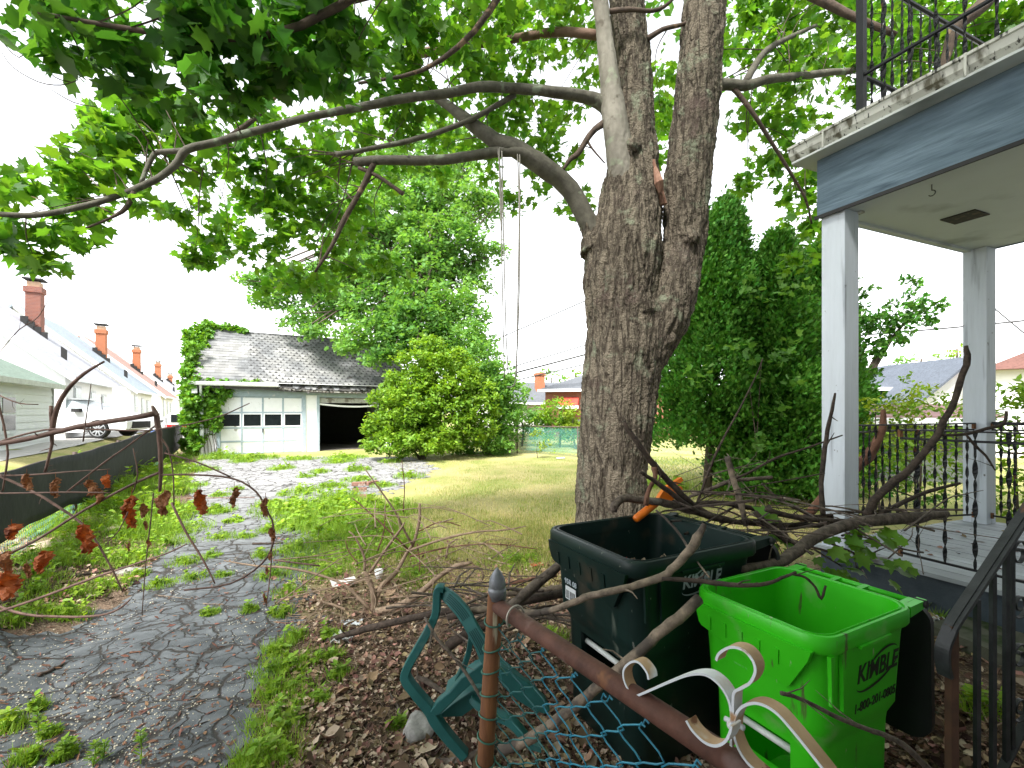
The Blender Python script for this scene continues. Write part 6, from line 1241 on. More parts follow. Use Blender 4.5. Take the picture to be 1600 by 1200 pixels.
PILE = [
 ('curved grey branch humped over the back corner of the dark bin', 0, [(958, 798, 2.9, 12), (963, 786, 2.9, 13), (975, 779, 2.95, 13), (1000, 781, 3, 11), (1030, 784, 3, 12), (1062, 793, 3.05, 12), (1100, 803, 3.1, 11), (1150, 815, 3.2, 8)]),
 ('steep forked branch leaning from above the dark bin rim down to the right', 1, [(975, 658, 2.9, 5), (984, 675, 2.9, 8), (1000, 697, 2.9, 9), (1022, 727, 2.95, 10), (1045, 752, 3, 10), (1066, 774, 3, 10), (1092, 795, 3.1, 10), (1132, 814, 3.15, 8)]),
 ('long straight stick crossing under the steep forked branch', 1, [(1000, 737, 2.85, 4), (1020, 750, 2.9, 7), (1046, 768, 2.95, 8), (1075, 790, 3, 8), (1108, 808, 3.1, 8), (1165, 817, 3.2, 8), (1260, 821, 3.4, 8), (1330, 822, 3.5, 5)]),
 ('short drooping prong below the fork over the dark bin', 3, [(1022, 730, 2.94, 9), (1023, 746, 2.93, 7), (1013, 768, 2.92, 7), (1009, 790, 2.9, 8)]),
 ('upright grey broken stake standing in the brush heap', 2, [(1137, 714, 3.2, 9), (1143, 738, 3.2, 9), (1149, 760, 3.18, 9), (1157, 785, 3.15, 9), (1166, 822, 3.1, 8)]),
 ('low straight stick with pale sawn end behind the grey stake', 0, [(1077, 776, 3.5, 4), (1108, 765, 3.5, 6), (1140, 752, 3.5, 6), (1180, 748, 3.5, 6), (1206, 746, 3.5, 6)]),
 ('long knobbly branch running right from the dark bin handle', 1, [(1092, 787, 3.2, 9), (1130, 786, 3.2, 8), (1172, 794, 3.2, 8), (1215, 803, 3.25, 8), (1255, 808, 3.3, 8), (1300, 806, 3.3, 8)]),
 ('thickest log of the heap, sweeping across the porch post foot', 0, [(1155, 888, 2.4, 13), (1200, 884, 2.5, 16), (1235, 868, 2.6, 18), (1264, 846, 2.75, 18), (1305, 826, 2.9, 18), (1357, 815, 3.0, 18), (1420, 808, 3.1, 17), (1478, 803, 3.2, 12)]),
 ('thinner dark branch parallel to and above the thickest log', 1, [(1196, 796, 3.0, 7), (1235, 806, 3.0, 8), (1270, 812, 3.0, 8), (1320, 815, 3.05, 8), (1392, 808, 3.1, 6)]),
 ('wispy twig slanting up toward the corner porch post', 1, [(1140, 750, 3.4, 5), (1165, 741, 3.4, 4), (1212, 716, 3.5, 4), (1260, 700, 3.5, 3), (1316, 680, 3.6, 2)]),
 ('thin tall whip rising from the heap in front of the arborvitae', 1, [(1088, 790, 3.3, 4), (1104, 745, 3.3, 4), (1125, 695, 3.3, 3.5), (1155, 640, 3.3, 3), (1180, 590, 3.3, 2), (1192, 560, 3.3, 1.5)]),
 ('gnarled bark covered branch draped over the front of the dark bin', 2, [(1101, 818, 2.0, 7), (1090, 840, 2.0, 14), (1078, 860, 2.0, 14), (1056, 884, 2.0, 12), (1034, 901, 2.0, 13), (1000, 913, 2.0, 11), (960, 923, 2.0, 11), (922, 931, 2.05, 11), (897, 941, 2.1, 10), (870, 951, 2.15, 10), (848, 956, 2.2, 10)]),
 ('peeled pale limb end lying left of the dark bin', 2, [(850, 956, 2.2, 10), (816, 958, 2.25, 11), (780, 955, 2.3, 10), (750, 952, 2.3, 10), (728, 955, 2.35, 8)]),
 ('slender branch resting on the lime green bin rim', 1, [(1034, 904, 1.98, 6), (1085, 907, 1.95, 8), (1128, 912, 1.9, 8), (1160, 915, 1.86, 7), (1197, 912, 1.84, 6), (1222, 903, 1.84, 5), (1244, 894, 1.84, 4)]),
 ('small crooked twig hanging into the lime green bin', 1, [(1238, 897, 1.84, 4), (1258, 902, 1.84, 4), (1274, 918, 1.84, 4), (1283, 936, 1.84, 4), (1290, 915, 1.84, 3.5)]),
 ('dark mossy log leaning against the left side of the dark bin', 0, [(790, 955, 2.7, 15), (812, 936, 2.75, 16), (835, 916, 2.8, 16), (862, 893, 2.85, 15), (884, 874, 2.9, 12)]),
 ('smooth light brown pole behind the mossy leaning log', 2, [(790, 928, 3.0, 8), (830, 925, 3.0, 9), (860, 921, 3.0, 10), (892, 915, 3.0, 12)]),
 ('dark thick log on the ground behind the gate post', 1, [(700, 965, 2.9, 10), (760, 950, 2.9, 13), (820, 938, 2.9, 14), (890, 925, 2.95, 14)]),
 ('long pole lying diagonally between the two bins down behind the gate mesh', 2, [(1092, 936, 1.95, 16), (1060, 966, 1.9, 17), (1028, 993, 1.9, 17), (995, 1022, 1.9, 17), (946, 1062, 1.95, 17), (905, 1098, 2.0, 17), (870, 1126, 2.05, 16), (816, 1160, 2.1, 17), (782, 1172, 2.15, 17)]),
 ('curved grey branch on the ground at the bottom, left of the gate post', 0, [(560, 1106, 2.7, 7), (570, 1130, 2.6, 10), (585, 1152, 2.5, 12), (615, 1172, 2.4, 13), (663, 1190, 2.3, 13), (709, 1190, 2.28, 12), (748, 1176, 2.28, 10), (775, 1170, 2.3, 8)]),
 ('short stick on the leaves behind the tipped chair leg', 0, [(650, 1058, 2.9, 7), (664, 1063, 2.88, 8), (682, 1075, 2.85, 8), (700, 1086, 2.8, 6)]),
 ('straight thin stick leaning across the front of the green chair', 0, [(664, 965, 2.3, 4), (682, 996, 2.15, 5), (709, 1026, 2.1, 5.5), (735, 1062, 2.05, 5.5), (757, 1100, 2.0, 5)]),
 ('long brown limb on the leaf litter running left from the chair', 1, [(500, 1005, 3.5, 6), (540, 992, 3.45, 9), (590, 978, 3.4, 11), (640, 966, 3.3, 11), (700, 955, 3.2, 11), (780, 950, 3.1, 11)]),
 ('second darker limb just below the long brown limb by the chair', 1, [(700, 1010, 2.9, 16), (730, 990, 2.9, 16), (760, 975, 2.9, 15), (820, 962, 2.9, 12)]),
 ('tall bent stick standing against the corner porch post', 1, [(1305, 614, 3.4, 3), (1300, 640, 3.4, 5), (1293, 672, 3.4, 6), (1287, 715, 3.35, 7), (1283, 755, 3.3, 7), (1286, 805, 3.2, 8)]),
 ('longest dark limb slanting up in front of the rear porch post', 1, [(1509, 540, 3.1, 5), (1512, 562, 3.1, 9), (1503, 587, 3.1, 9), (1492, 625, 3.1, 9), (1475, 657, 3.1, 9), (1462, 684, 3.1, 10), (1437, 715, 3.1, 10), (1416, 738, 3.1, 11), (1390, 758, 3.1, 12), (1366, 782, 3.1, 12), (1355, 806, 3.1, 13)]),
 ('broken limb with an orange torn patch beside the corner post', 3, [(1379, 640, 4.5, 6), (1380, 662, 4.5, 10), (1372, 688, 4.5, 12), (1357, 712, 4.5, 16), (1336, 732, 4.5, 16), (1300, 765, 4.5, 15), (1270, 795, 4.6, 13), (1255, 815, 4.7, 9)]),
 ('crooked twig lying along the top of the rear railing', 1, [(1472, 680, 3.1, 4), (1510, 678, 3.1, 5), (1540, 670, 3.1, 5), (1568, 662, 3.1, 5), (1572, 642, 3.1, 4)]),
 ('thin twig hanging down the rear porch post from the railing', 1, [(1510, 680, 3.05, 3), (1525, 698, 3.05, 4), (1540, 712, 3.05, 3.5), (1555, 735, 3.05, 2)]),
 ('slim branch crossing low behind the railing bars', 1, [(1500, 755, 3.3, 4), (1445, 770, 3.3, 6), (1400, 790, 3.2, 7), (1374, 804, 3.1, 8)]),
 ('dark crooked branch tangled below the upright grey stake', 1, [(1180, 800, 3.0, 8), (1210, 830, 3.0, 9), (1232, 845, 3.0, 9), (1200, 790, 3.2, 6)]),
 ('bare twig arching from the heap onto the grass right of it', 1, [(1190, 755, 3.6, 3), (1215, 778, 3.5, 4), (1245, 795, 3.4, 5), (1290, 815, 3.3, 5)]),
 ('slender stick jutting out in front of the lime green bin', 0, [(1220, 1083, 1.35, 7), (1240, 1088, 1.35, 6), (1262, 1097, 1.35, 6), (1305, 1119, 1.36, 7), (1345, 1136, 1.38, 7), (1375, 1146, 1.4, 8), (1410, 1163, 1.42, 9), (1437, 1188, 1.45, 9), (1470, 1220, 1.5, 10)]),
 ('twig dangling inside the dark bin from the orange toy', 2, [(1025, 797, 2.6, 3), (1045, 815, 2.55, 4), (1062, 835, 2.5, 4), (1073, 852, 2.45, 4), (1090, 878, 2.2, 3), (1108, 902, 2.0, 3)]),
 ('reddish stick beside the broken brick in the grass left of the dark bin', 3, [(790, 912, 3.6, 6), (830, 905, 3.6, 6), (870, 898, 3.6, 6)]),
 ('bare grey twig cluster lying near the arborvitae foot', 0, [(1080, 770, 5.5, 3), (1130, 772, 5.6, 4), (1200, 776, 5.8, 4), (1250, 782, 6, 3)]),
]
for lbl, mi, spec in PILE:
    p, r = path([(a, b, y, pr(w_, y)) for a, b, y, w_ in spec], 3, .12); mb = MB(); mb.tube(p, r, 9, .10); jag(mb, p, r, 3 if spec[2][3] > 5 else 1, .10)
    tag(mb.build('fallen_branch', BM[mi], smooth=True), lbl, 'branch', 'fallen branches around the bins and porch')
# individual short sticks lying on the drive and litter
ST = [(290, 780, 400, 778, 'long straight stick lying across the driveway, beyond the dead leaves', 3, .010), (395, 852, 442, 850, 'curled reddish strip of bark on the driveway', 1, .016), (318, 945, 350, 946, 'short tan stick on the asphalt', 2, .006), (240, 930, 300, 938, 'tan twig with pale broken tip on the asphalt', 2, .005), (203, 1022, 222, 1020, 'stubby brown stick mid driveway', 3, .007), (0, 1140, 110, 1115, 'thin brown stick along the lower left driveway edge', 0, .007), (95, 905, 200, 885, 'dark stick in the weeds of the left bank', 1, .012), (440, 1060, 500, 1040, 'pale stick among weeds right of the driveway', 2, .006), (60, 1060, 100, 1040, 'dark bark piece at left of the driveway', 1, .012), (480, 835, 515, 822, 'forked bleached stick in the grass', 2, .012), (540, 1010, 640, 1000, 'dark twig on the leaf litter', 1, .008), (600, 1050, 580, 1100, 'small grey stick near the lone curved branch', 0, .008), (625, 1120, 610, 1085, 'short crooked stick left of the chair', 0, .010), (430, 1190, 530, 1170, 'dark stick at the bottom between weeds and litter', 1, .008), (430, 975, 520, 972, 'reddish twig at the litter edge', 3, .005), (330, 870, 450, 860, 'slim brown twig crossing the driveway', 1, .005), (175, 1092, 195, 1088, 'chip of brown bark low on the driveway', 1, .009), (245, 1135, 258, 1122, 'small rusty wood splinter near the bottom weeds', 3, .006), (1180, 775, 1260, 770, 'pale stick on the lawn behind the heap', 2, .012), (730, 905, 800, 880, 'tan twig in the patchy grass left of the dark bin', 2, .006)]
for x0, y0, x1, y1, lbl, mi, r_ in ST:
    a, b = G(x0, y0), G(x1, y1); n = 6; p = []
    for i in range(n+1):
        q = a.lerp(b, i/n)+Vector((random.uniform(-1, 1), random.uniform(-1, 1), 0))*(b-a).length*.035; q.z = H(q.x, q.y)+r_+.004; p.append(q)
    p, rr = smooth(p, [r_*(1-.5*i/n) for i in range(n+1)], 3, .1); mb = MB(); mb.tube(p, rr, 7, .12); jag(mb, p, rr, 2, .06); tag(mb.build('loose_stick', BM[mi], smooth=True), lbl, 'stick', 'loose sticks on the ground')

# ------------------------------------------------------------------ uprooted pale sapling skeleton in the litter
t = thing('dead_shrub', 'bare tan shrub skeleton with spreading stems on the leaf litter', 'shrub', G(583, 957)); tanm = mat('tan_dead_stem', (.19, .13, .085), (.33, .24, .17), rough=.85, scale=12, bump=.4, bscale=60, bdist=.004)
SH = [[(583, 957, 4.05, 10), (584, 934, 4.05, 9), (576, 903, 4.05, 8), (569, 893, 4.05, 5)], [(583, 957, 4.05, 9), (594, 919, 4.1, 8), (619, 894, 4.2, 7), (637, 862, 4.3, 5), (647, 847, 4.3, 5), (655, 816, 4.3, 5), (656, 787, 4.3, 4)],
      [(646, 853, 4.3, 4), (633, 831, 4.2, 3.5), (616, 797, 4.1, 3), (587, 756, 4, 2.5), (569, 731, 4, 1.5)], [(578, 894, 4.05, 5), (600, 862, 4, 4.5), (625, 828, 3.9, 4), (632, 816, 3.9, 2)], [(570, 891, 4.05, 5), (569, 869, 4.05, 4), (556, 841, 4, 3), (545, 830, 4, 2)],
      [(587, 957, 4.05, 13), (619, 948, 3.9, 11), (650, 932, 3.8, 10), (681, 904, 3.75, 8), (712, 885, 3.7, 7), (737, 879, 3.7, 5)], [(578, 952, 4.05, 6), (540, 915, 4.1, 4), (494, 897, 4.1, 4), (447, 887, 4.1, 3.5), (400, 884, 4.1, 3), (350, 876, 4.1, 1.5)],
      [(640, 860, 4.3, 4), (697, 841, 4.2, 4), (744, 831, 4.1, 3), (790, 828, 4, 2.5), (822, 822, 4, 1.5)], [(580, 957, 4.05, 6), (550, 956, 4.1, 5), (520, 945, 4.1, 4), (495, 938, 4.1, 2)], [(637, 858, 4.3, 3), (594, 816, 4.2, 2.5), (565, 790, 4.2, 2), (550, 778, 4.2, 1.5)],
      [(697, 872, 4, 4), (702, 850, 4, 3), (716, 842, 4, 2)], [(640, 870, 4.3, 3), (700, 855, 4.3, 2.5), (770, 850, 4.3, 2), (840, 858, 4.3, 1.5)], [(655, 830, 4.3, 2.5), (690, 815, 4.3, 2), (720, 822, 4.3, 1.5)], [(590, 860, 4, 2.5), (600, 830, 4, 2), (602, 790, 4, 1.2)], [(652, 850, 4.3, 2.5), (656, 880, 4.3, 2.2), (655, 893, 4.3, 2)],
      [(630, 800, 4.2, 2), (632, 760, 4.2, 1.5), (628, 720, 4.2, 1)], [(700, 890, 3.7, 4), (745, 885, 3.7, 3.5), (755, 900, 3.7, 2.5), (750, 912, 3.7, 2)], [(560, 880, 4, 2), (545, 862, 4, 1.8), (540, 845, 4, 1.2)]]
for s_ in SH:
    p, r = path([(a, b, y, pr(w_, y)) for a, b, y, w_ in s_], 3, .15); mb = MB(); mb.tube(p, r, 7, .08); jag(mb, p, r, 3, .12); mb.build('stem', tanm if s_[0][3] > 3.5 else BM[3], t, True)

# ------------------------------------------------------------------ left foreground: broken sapling with dead rust-red leaves
TW = mat('pinkish_brown_twig', (.10, .055, .042), (.20, .12, .095), rough=.7, scale=20, bump=.3, bscale=80, bdist=.002); DL = mat('dead_red_leaf', (.27, .065, .018), (.45, .14, .035), rough=.7, scale=14, trans=.3, tcol=(1.6, 1.0, .5), spots=[((.12, .03, .012), 18, .60, .1)]); DL2 = mat('dead_brown_leaf', (.24, .10, .045), (.38, .18, .085), rough=.75, scale=14, trans=.22, tcol=(1.4, 1.1, .7), spots=[((.12, .045, .02), 20, .62, .1)])
t = thing('broken_sapling', 'leaning broken sapling with hanging rust red dead leaves in the left foreground', 'sapling', G(-60, 1100)); yb = 1.9
BR = [[(-60, 700, 8), (0, 693, 8), (60, 682, 8), (120, 667, 8), (180, 657, 8), (242, 646, 9)], [(238, 634, 3), (243, 646, 8), (247, 665, 8), (250, 700, 7), (251, 735, 6), (250, 768, 4)], [(80, 678, 8), (88, 640, 7), (105, 610, 6), (130, 585, 5), (163, 565, 3)],
      [(0, 690, 3), (40, 678, 3), (90, 670, 3), (180, 672, 2.5), (240, 672, 2), (330, 655, 2), (390, 630, 1.5)], [(250, 738, 4), (200, 760, 4), (130, 798, 4), (60, 842, 4), (0, 872, 4), (-60, 900, 4)], [(250, 742, 3), (310, 742, 3), (365, 748, 3), (400, 768, 3), (416, 795, 3), (427, 820, 2.5), (427, 848, 3), (410, 880, 3), (360, 912, 3), (288, 922, 3)],
      [(258, 708, 2.5), (310, 723, 2.5), (360, 745, 2.5)], [(-20, 735, 4), (40, 762, 4), (80, 785, 4), (130, 820, 3.5), (165, 870, 3), (192, 925, 2)], [(-20, 771, 2.5), (60, 770, 2.5), (110, 769, 2.5), (172, 770, 2)], [(103, 770, 3), (160, 725, 3), (205, 693, 2.5), (243, 665, 2.5)], [(-20, 743, 2.5), (50, 742, 3), (110, 737, 2), (172, 733, 1.5)],
      [(268, 785, 3.5), (290, 830, 3.5), (318, 876, 3), (336, 912, 2)], [(426, 812, 2), (425, 860, 2), (422, 900, 2), (416, 948, 1.5)], [(-2, 630, 3), (6, 665, 3), (12, 710, 3), (4, 768, 2.5)], [(80, 634, 5), (81, 680, 5), (80, 700, 4), (70, 738, 4)], [(248, 680, 3), (262, 700, 2.5), (270, 735, 2), (272, 790, 2)],
      [(160, 640, 0.8), (158, 620, .8)], [(130, 690, 2), (135, 650, 1.6), (140, 620, 1.2), (142, 600, 1)], [(0, 550, 1), (30, 515, 1.4), (60, 495, 1.2), (85, 450, .8)], [(0, 948, 4), (40, 960, 4), (100, 964, 4), (155, 962, 4), (185, 952, 3), (203, 937, 2.5)], [(-30, 965, 4), (60, 935, 4), (140, 905, 4), (200, 885, 3), (260, 865, 2.5), (292, 850, 2)],
      [(207, 770, 2), (215, 740, 2), (208, 700, 1.5)], [(240, 770, 2), (235, 820, 2), (228, 880, 1.6), (222, 960, 1.2)], [(200, 800, 2), (185, 830, 1.6), (165, 850, 1.4)], [(430, 875, 3), (500, 884, 2.6)], [(0, 618, 2), (30, 630, 2), (60, 632, 1.5)]]
for i, s_ in enumerate(BR):
    yy = yb+.25*math.sin(i*2.1)*.5+(.9 if i in (5, 11, 12, 19, 20, 24) else 0)
    if i in (1, 2, 4, 5, 6, 9, 14, 15): yy = yb+.02
    p, r = path([(a, b, yy, pr(w_, yy)) for a, b, w_ in s_], 3, .15); mb = MB(); mb.tube(p, r, 7, .05); jag(mb, p, r, 3, .03); mb.build('stem' if i < 3 else 'twig', TW, t, True)
def dleaf(px, py, h_, wf, Y, m):
    s_ = h_/F*Y; N, M_ = 14, 9; rot = random.uniform(0, 3.1); ph = random.uniform(0, 6); vs = []
    top = P(px, py-h_*.5, Y)
    for i in range(N+1):
        f = i/N; w_ = wf*s_*(.10+.9*math.sin(min(1, f*1.12)**.75*math.pi*.86+.05))*(1+.22*math.sin(i*2.6+ph))
        for j in range(M_+1):
            g = j/M_*2-1; an = g*(1.5+.5*math.sin(f*3+ph)); x = w_*.62*math.sin(an); y = w_*.55*(1-math.cos(an))+.08*s_*math.sin(f*7+g*3+ph)
            nz_ = noise.noise(Vector((g*2.2+ph, f*4.5, ph)))*.22*s_; y += nz_+noise.noise(Vector((g*6+ph, f*9, ph)))*.10*s_; x += noise.noise(Vector((g*3, f*5+ph, 2)))*.08*s_; x += .08*s_*math.sin(f*4+ph)+.04*s_*math.sin(g*9+i*2+ph); z = -f*s_*(1-.10*abs(g)*math.sin(ph+j*2.1))
            vs.append((top.x+x*math.cos(rot*.35)-y*math.sin(rot*.35), top.y+y*math.cos(rot*.35)+x*math.sin(rot*.35), top.z+z))
    mb = MB(); mb.add(vs, [(i*(M_+1)+j, i*(M_+1)+j+1, (i+1)*(M_+1)+j+1, (i+1)*(M_+1)+j) for i in range(N) for j in range(M_)]); mb.tube([top+Vector((0, 0, s_*.3)), top-Vector((0, 0, s_*.2))], .0012, 4); o = mb.build('dead_leaf', m, t, False, recalc=False)
for px, py, h_, wf, k in ((42, 753, 27, .6, 1), (87, 762, 32, .42, 1), (139, 762, 26, .6, 1), (152, 775, 26, .45, 1), (168, 752, 22, .7, 0), (206, 800, 52, .42, 0), (224, 798, 24, .5, 1), (257, 786, 40, .5, 1), (313, 784, 40, .52, 0), (366, 777, 32, .36, 1), (415, 793, 30, .42, 1), (425, 835, 22, .5, 1), (422, 870, 12, .5, 1), (417, 892, 13, .4, 1), (18, 831, 26, .9, 0), (130, 842, 46, .52, 0), (64, 878, 36, .7, 0), (12, 878, 36, .55, 1), (9, 915, 46, .75, 0), (42, 892, 24, .4, 1), (227, 821, 15, .4, 1), (231, 850, 13, .5, 1), (202, 855, 13, .4, 1), (414, 935, 16, .3, 1)):
    dleaf(px, py, h_*.95, wf*.70, yb+(.0 if k else -.03), DL2 if k else DL)
# ------------------------------------------------------------------ litter, bricks, rubbish
def obj1(mb, nm, m, lbl, cat, grp=None, smooth=False): return tag(mb.build(nm, m, smooth=smooth), lbl, cat, grp)
bm_ = mat('old_brown_brick', (.16, .075, .055), (.27, .15, .11), rough=.9, scale=18, bump=.5, bscale=50, spots=[((.33, .28, .24), 9, .6, .06)])
for px, py, rz, up, lbl in ((562, 768, .3, 0, 'lower brown brick at the left of the small brick heap'), (561, 763, .15, .062, 'top brown brick of the small brick heap'), (570, 779, -.2, 0, 'pale brick lying in front of the small brick heap'), (581, 757, 1.0, 0, 'orange broken brick behind the brick heap'), (575, 786, .1, -.02, 'half buried tan brick nearest the dead shrub')):
    g = G(px, py); mb = MB(); c, s_ = math.cos(rz), math.sin(rz); mb.fbox(lambda a, b, z: (g.x+a*c-b*s_, g.y+a*s_+b*c, g.z+up+z+.02*a), -.15, .15, -.07, .07, 0, .078)
    o = obj1(mb, 'loose_brick', bm_, lbl, 'brick', 'bricks dumped at the driveway edge'); bv = o.modifiers.new('b', 'BEVEL'); bv.width = .006; bv.segments = 2
def sheet(lbl, nm, cat, px, py, w_, d_, rz, m, crump, lift=.02, fold=0):
    g = G(px, py); N = 12; vs = []; c, s_ = math.cos(rz), math.sin(rz); ph = random.uniform(0, 9)
    for i in range(N+1):
        for j in range(N+1):
            a, b = (i/N-.5)*w_, (j/N-.5)*d_; z = lift+crump*(math.sin(a*40/w_*.3+ph)*math.cos(b*40/d_*.25+ph)+.6*noise.noise(Vector((a*20, b*20, ph))))+fold*abs(a)
            k = 1-.25*(abs(noise.noise(Vector((i*.6, j*.6, ph)))) if crump > .01 else 0); vs.append((g.x+(a*c-b*s_)*k, g.y+(a*s_+b*c)*k, g.z+max(.006, z)))
    mb = MB(); mb.add(vs, [(i*(N+1)+j, i*(N+1)+j+1, (i+1)*(N+1)+j+1, (i+1)*(N+1)+j) for i in range(N) for j in range(N)]); o = obj1(mb, nm, m, lbl, cat, smooth=crump > .004); o.modifiers.new('s', 'SOLIDIFY').thickness = .002; return o
PW = mat('white_rubbish', (.62, .64, .64), rough=.5, spots=[((.4, .38, .34), 9, .58, .08)])
sheet('red and white printed card lying flat left of the bare tan shrub', 'printed_card', 'card', 537, 915, .24, .20, .5, mat('red_white_print', (.62, .60, .58), spots=[((.5, .07, .06), 5, .56, .02)]), .002, .03, .12)
sheet('crumpled white plastic bag by the weeds below the card', 'plastic_bag', 'bag', 534, 1003, .17, .14, .3, PW, .030, .035)
sheet('flattened silvery white scrap on the litter', 'plastic_scrap', 'scrap', 548, 975, .20, .10, .0, mat('silvery_scrap', (.5, .54, .56), rough=.35), .012, .014)
mb = MB(); g = G(592, 908); mb.lathe([(.001, .012), (.030, .014), (.034, .02), (.045, .10), (.043, .10), (.03, .025), (.001, .02)], (g.x, g.y, g.z+.02), 16)
o = obj1(mb, 'paper_cup', PW, 'white paper cup standing behind the base of the bare tan shrub', 'cup', smooth=True)
sheet('small white scrap of paper far out on the lawn by the back fence', 'paper_scrap', 'scrap', 876, 717, .3, .2, .2, PW, .03, .03)
sheet('flat orange red shard in the grass left of the dark bin', 'red_shard', 'scrap', 838, 886, .16, .10, .4, mat('red_shard', (.42, .09, .05)), .012, .03)
sheet('white rag on the ground right of the lime green bin handle', 'white_rag', 'rag', 1466, 972, .08, .10, .4, PW, .02, .02)
def stone(px, py, r_, m, lbl, sq=.5):
    g = G(px, py); bm = bmesh.new(); bmesh.ops.create_icosphere(bm, subdivisions=3, radius=r_)
    for v in bm.verts: v.co = v.co*(1+.35*noise.noise(v.co*(1.4/r_)+Vector((px, 0, 0)))); v.co.z *= sq
    me = bpy.data.meshes.new('stone'); bm.to_mesh(me); bm.free(); me.transform(Matrix.Translation((g.x, g.y, g.z+r_*sq*.35))); tag(link('stone', me, m, smooth=True), lbl, 'stone', 'stones on the ground')
SM = mat('grey_stone', (.22, .21, .20), (.36, .35, .33), rough=.9, scale=20, bump=.5, bscale=60)
TM = mat('tan_stone', (.33, .26, .19), (.46, .38, .29), rough=.9, scale=20, bump=.4, bscale=60)
stone(657, 1148, .10, SM, 'grey rounded rock left of the tipped chair leg', .7)
stone(170, 828, .16, TM, 'flat tan stone slab among the weeds of the left bank', .3); stone(75, 853, .14, TM, 'low tan stone under the dead leaves at left', .3); stone(219, 1063, .022, TM, 'little cream pebble on the middle of the asphalt', .7); stone(1325, 868, .06, TM, 'tan stone by the foot of the corner porch post', .5); stone(200, 893, .12, SM, 'flat grey slab at the driveway edge', .25)

# ------------------------------------------------------------------ leaf litter, grit, weeds, grass
def region(poly, n):
    pg = np.array([G(a, b)[:2] for a, b in poly]); lo, hi = pg.min(0), pg.max(0); out = []
    while sum(map(len, out)) < n:
        q = lo+(hi-lo)*RNG.random((n*2, 2)); q = q[inpoly(q[:, 0], q[:, 1], pg)]; out.append(q)
    return np.concatenate(out)[:n]
def pxregion(poly, n):           # even over the picture of the real ground (denser nearby)
    pa = np.array(poly, float); lo, hi = pa.min(0), pa.max(0); out = []
    while sum(map(len, out)) < n:
        q = lo+(hi-lo)*RNG.random((n*2, 2)); out.append(q[inpoly(q[:, 0], q[:, 1], pa)])
    q = np.concatenate(out)[:n]; Y = E*F/(q[:, 1]-HZ); x = (q[:, 0]-800)/F*Y
    for _ in range(10): z = hgt(x, Y); Y = (E-z)*F/(q[:, 1]-HZ); x = (q[:, 0]-800)/F*Y
    return np.stack([x, Y], 1)
def on(q, dz=0.0): return np.stack([q[:, 0], q[:, 1], hgt(q[:, 0], q[:, 1])+dz], 1)
CURL = ([(0, 0, .05), (.26, .25, .12), (.32, .55, .2), (.12, .85, .1), (0, 1, .16), (-.15, .8, .02), (-.34, .5, .16), (-.2, .2, .16), (0, .5, 0)], [(0, 1, 8), (1, 2, 8), (2, 3, 8), (3, 4, 8), (4, 5, 8), (5, 6, 8), (6, 7, 8), (7, 0, 8)])
def stuff(name, parts, m, lbl, cat):
    v, s_, l = merge(parts); me = npmesh(name, v, s_, l); o = bpy.data.objects.new(name, me); COL.objects.link(o); me.materials.append(m); tag(o, lbl, cat, kind='stuff'); return o
def litter(poly, n, size, dz=.012):
    q = pxregion(poly, n); q = q[np.array([noise.noise(Vector((a*1.7, b*1.7, 5))) for a, b in q]) > -.32+.5*(RNG.random(len(q))-.5)]; p = on(q, dz); n = len(p); p[:, 2] += RNG.random(n)*.018; nr = RNG.normal(size=(n, 3))*.45; nr[:, 2] += 1; return scatter(*CURL, p, basis(nr, RNG.random(n)*6.28), size*(.35+1.25*RNG.random(n)**2))
LIT = [(470, 900), (600, 870), (900, 880), (1010, 930), (1150, 1000), (1200, 1240), (400, 1240), (420, 1100), (480, 1010), (420, 940)]
LM = mat('leaf_litter', (.14, .088, .056), (.31, .21, .14), rough=.9, scale=3, island=.85, spec=.2)
LM2 = mat('bleached_litter', (.36, .28, .20), (.52, .42, .32), rough=.9, scale=3, island=.3, spec=.2)
bank = [(-40, 830), (120, 800), (260, 790), (270, 850), (200, 930), (0, 985), (-60, 990)]
rightp = [(1000, 900), (1300, 820), (1600, 880), (1750, 1240), (1100, 1240)]
stuff('leaf_litter', [litter(LIT, 19000, .038), litter(bank, 3200, .042), litter(rightp, 6500, .042), litter(LIT, 420, .085, .022), litter(rightp, 120, .09, .022), litter([(560, 850), (900, 850), (900, 960), (600, 960)], 700, .04), litter([(420, 830), (900, 850), (900, 1000), (420, 960)], 900, .05)], LM, 'brown curled dead leaves carpeting the ground around the bins', 'leaf litter')
stuff('pale_leaf_litter', [litter(LIT, 5200, .032, .02), litter(LIT, 160, .08, .03), litter(bank, 350, .05, .02), litter(rightp, 500, .05, .02)], LM2, 'bleached pale dead leaves mixed into the brown litter', 'leaf litter')
drv = [(-60, 1000), (200, 940), (270, 880), (430, 860), (460, 960), (400, 1060), (340, 1220), (-60, 1220)]
n = 4200; p = on(pxregion(drv, n), .008); GRT = ([(-.5, -.4, 0), (.5, -.3, 0), (.4, .5, 0), (-.4, .4, 0), (0, 0, .6)], [(0, 1, 4), (1, 2, 4), (2, 3, 4), (3, 0, 4)])
nr = RNG.normal(size=(n, 3))*.3; nr[:, 2] += 1; 
cl_ = (noisev := np.array([noise.noise(Vector((a*1.6, b*1.6, 0))) for a, b, c in p])); keep = cl_ > RNG.random(n)*.5-.25; p = p[keep]; nr = nr[keep]
stuff('grit', [scatter(*GRT, p, basis(nr, RNG.random(len(p))*6.28), .004+.008*RNG.random(len(p))**2)], mat('pale_grit', (.36, .34, .27), (.5, .47, .38), rough=.9, island=.3), 'pale grit and seed husks strewn over the cracked asphalt', 'grit')
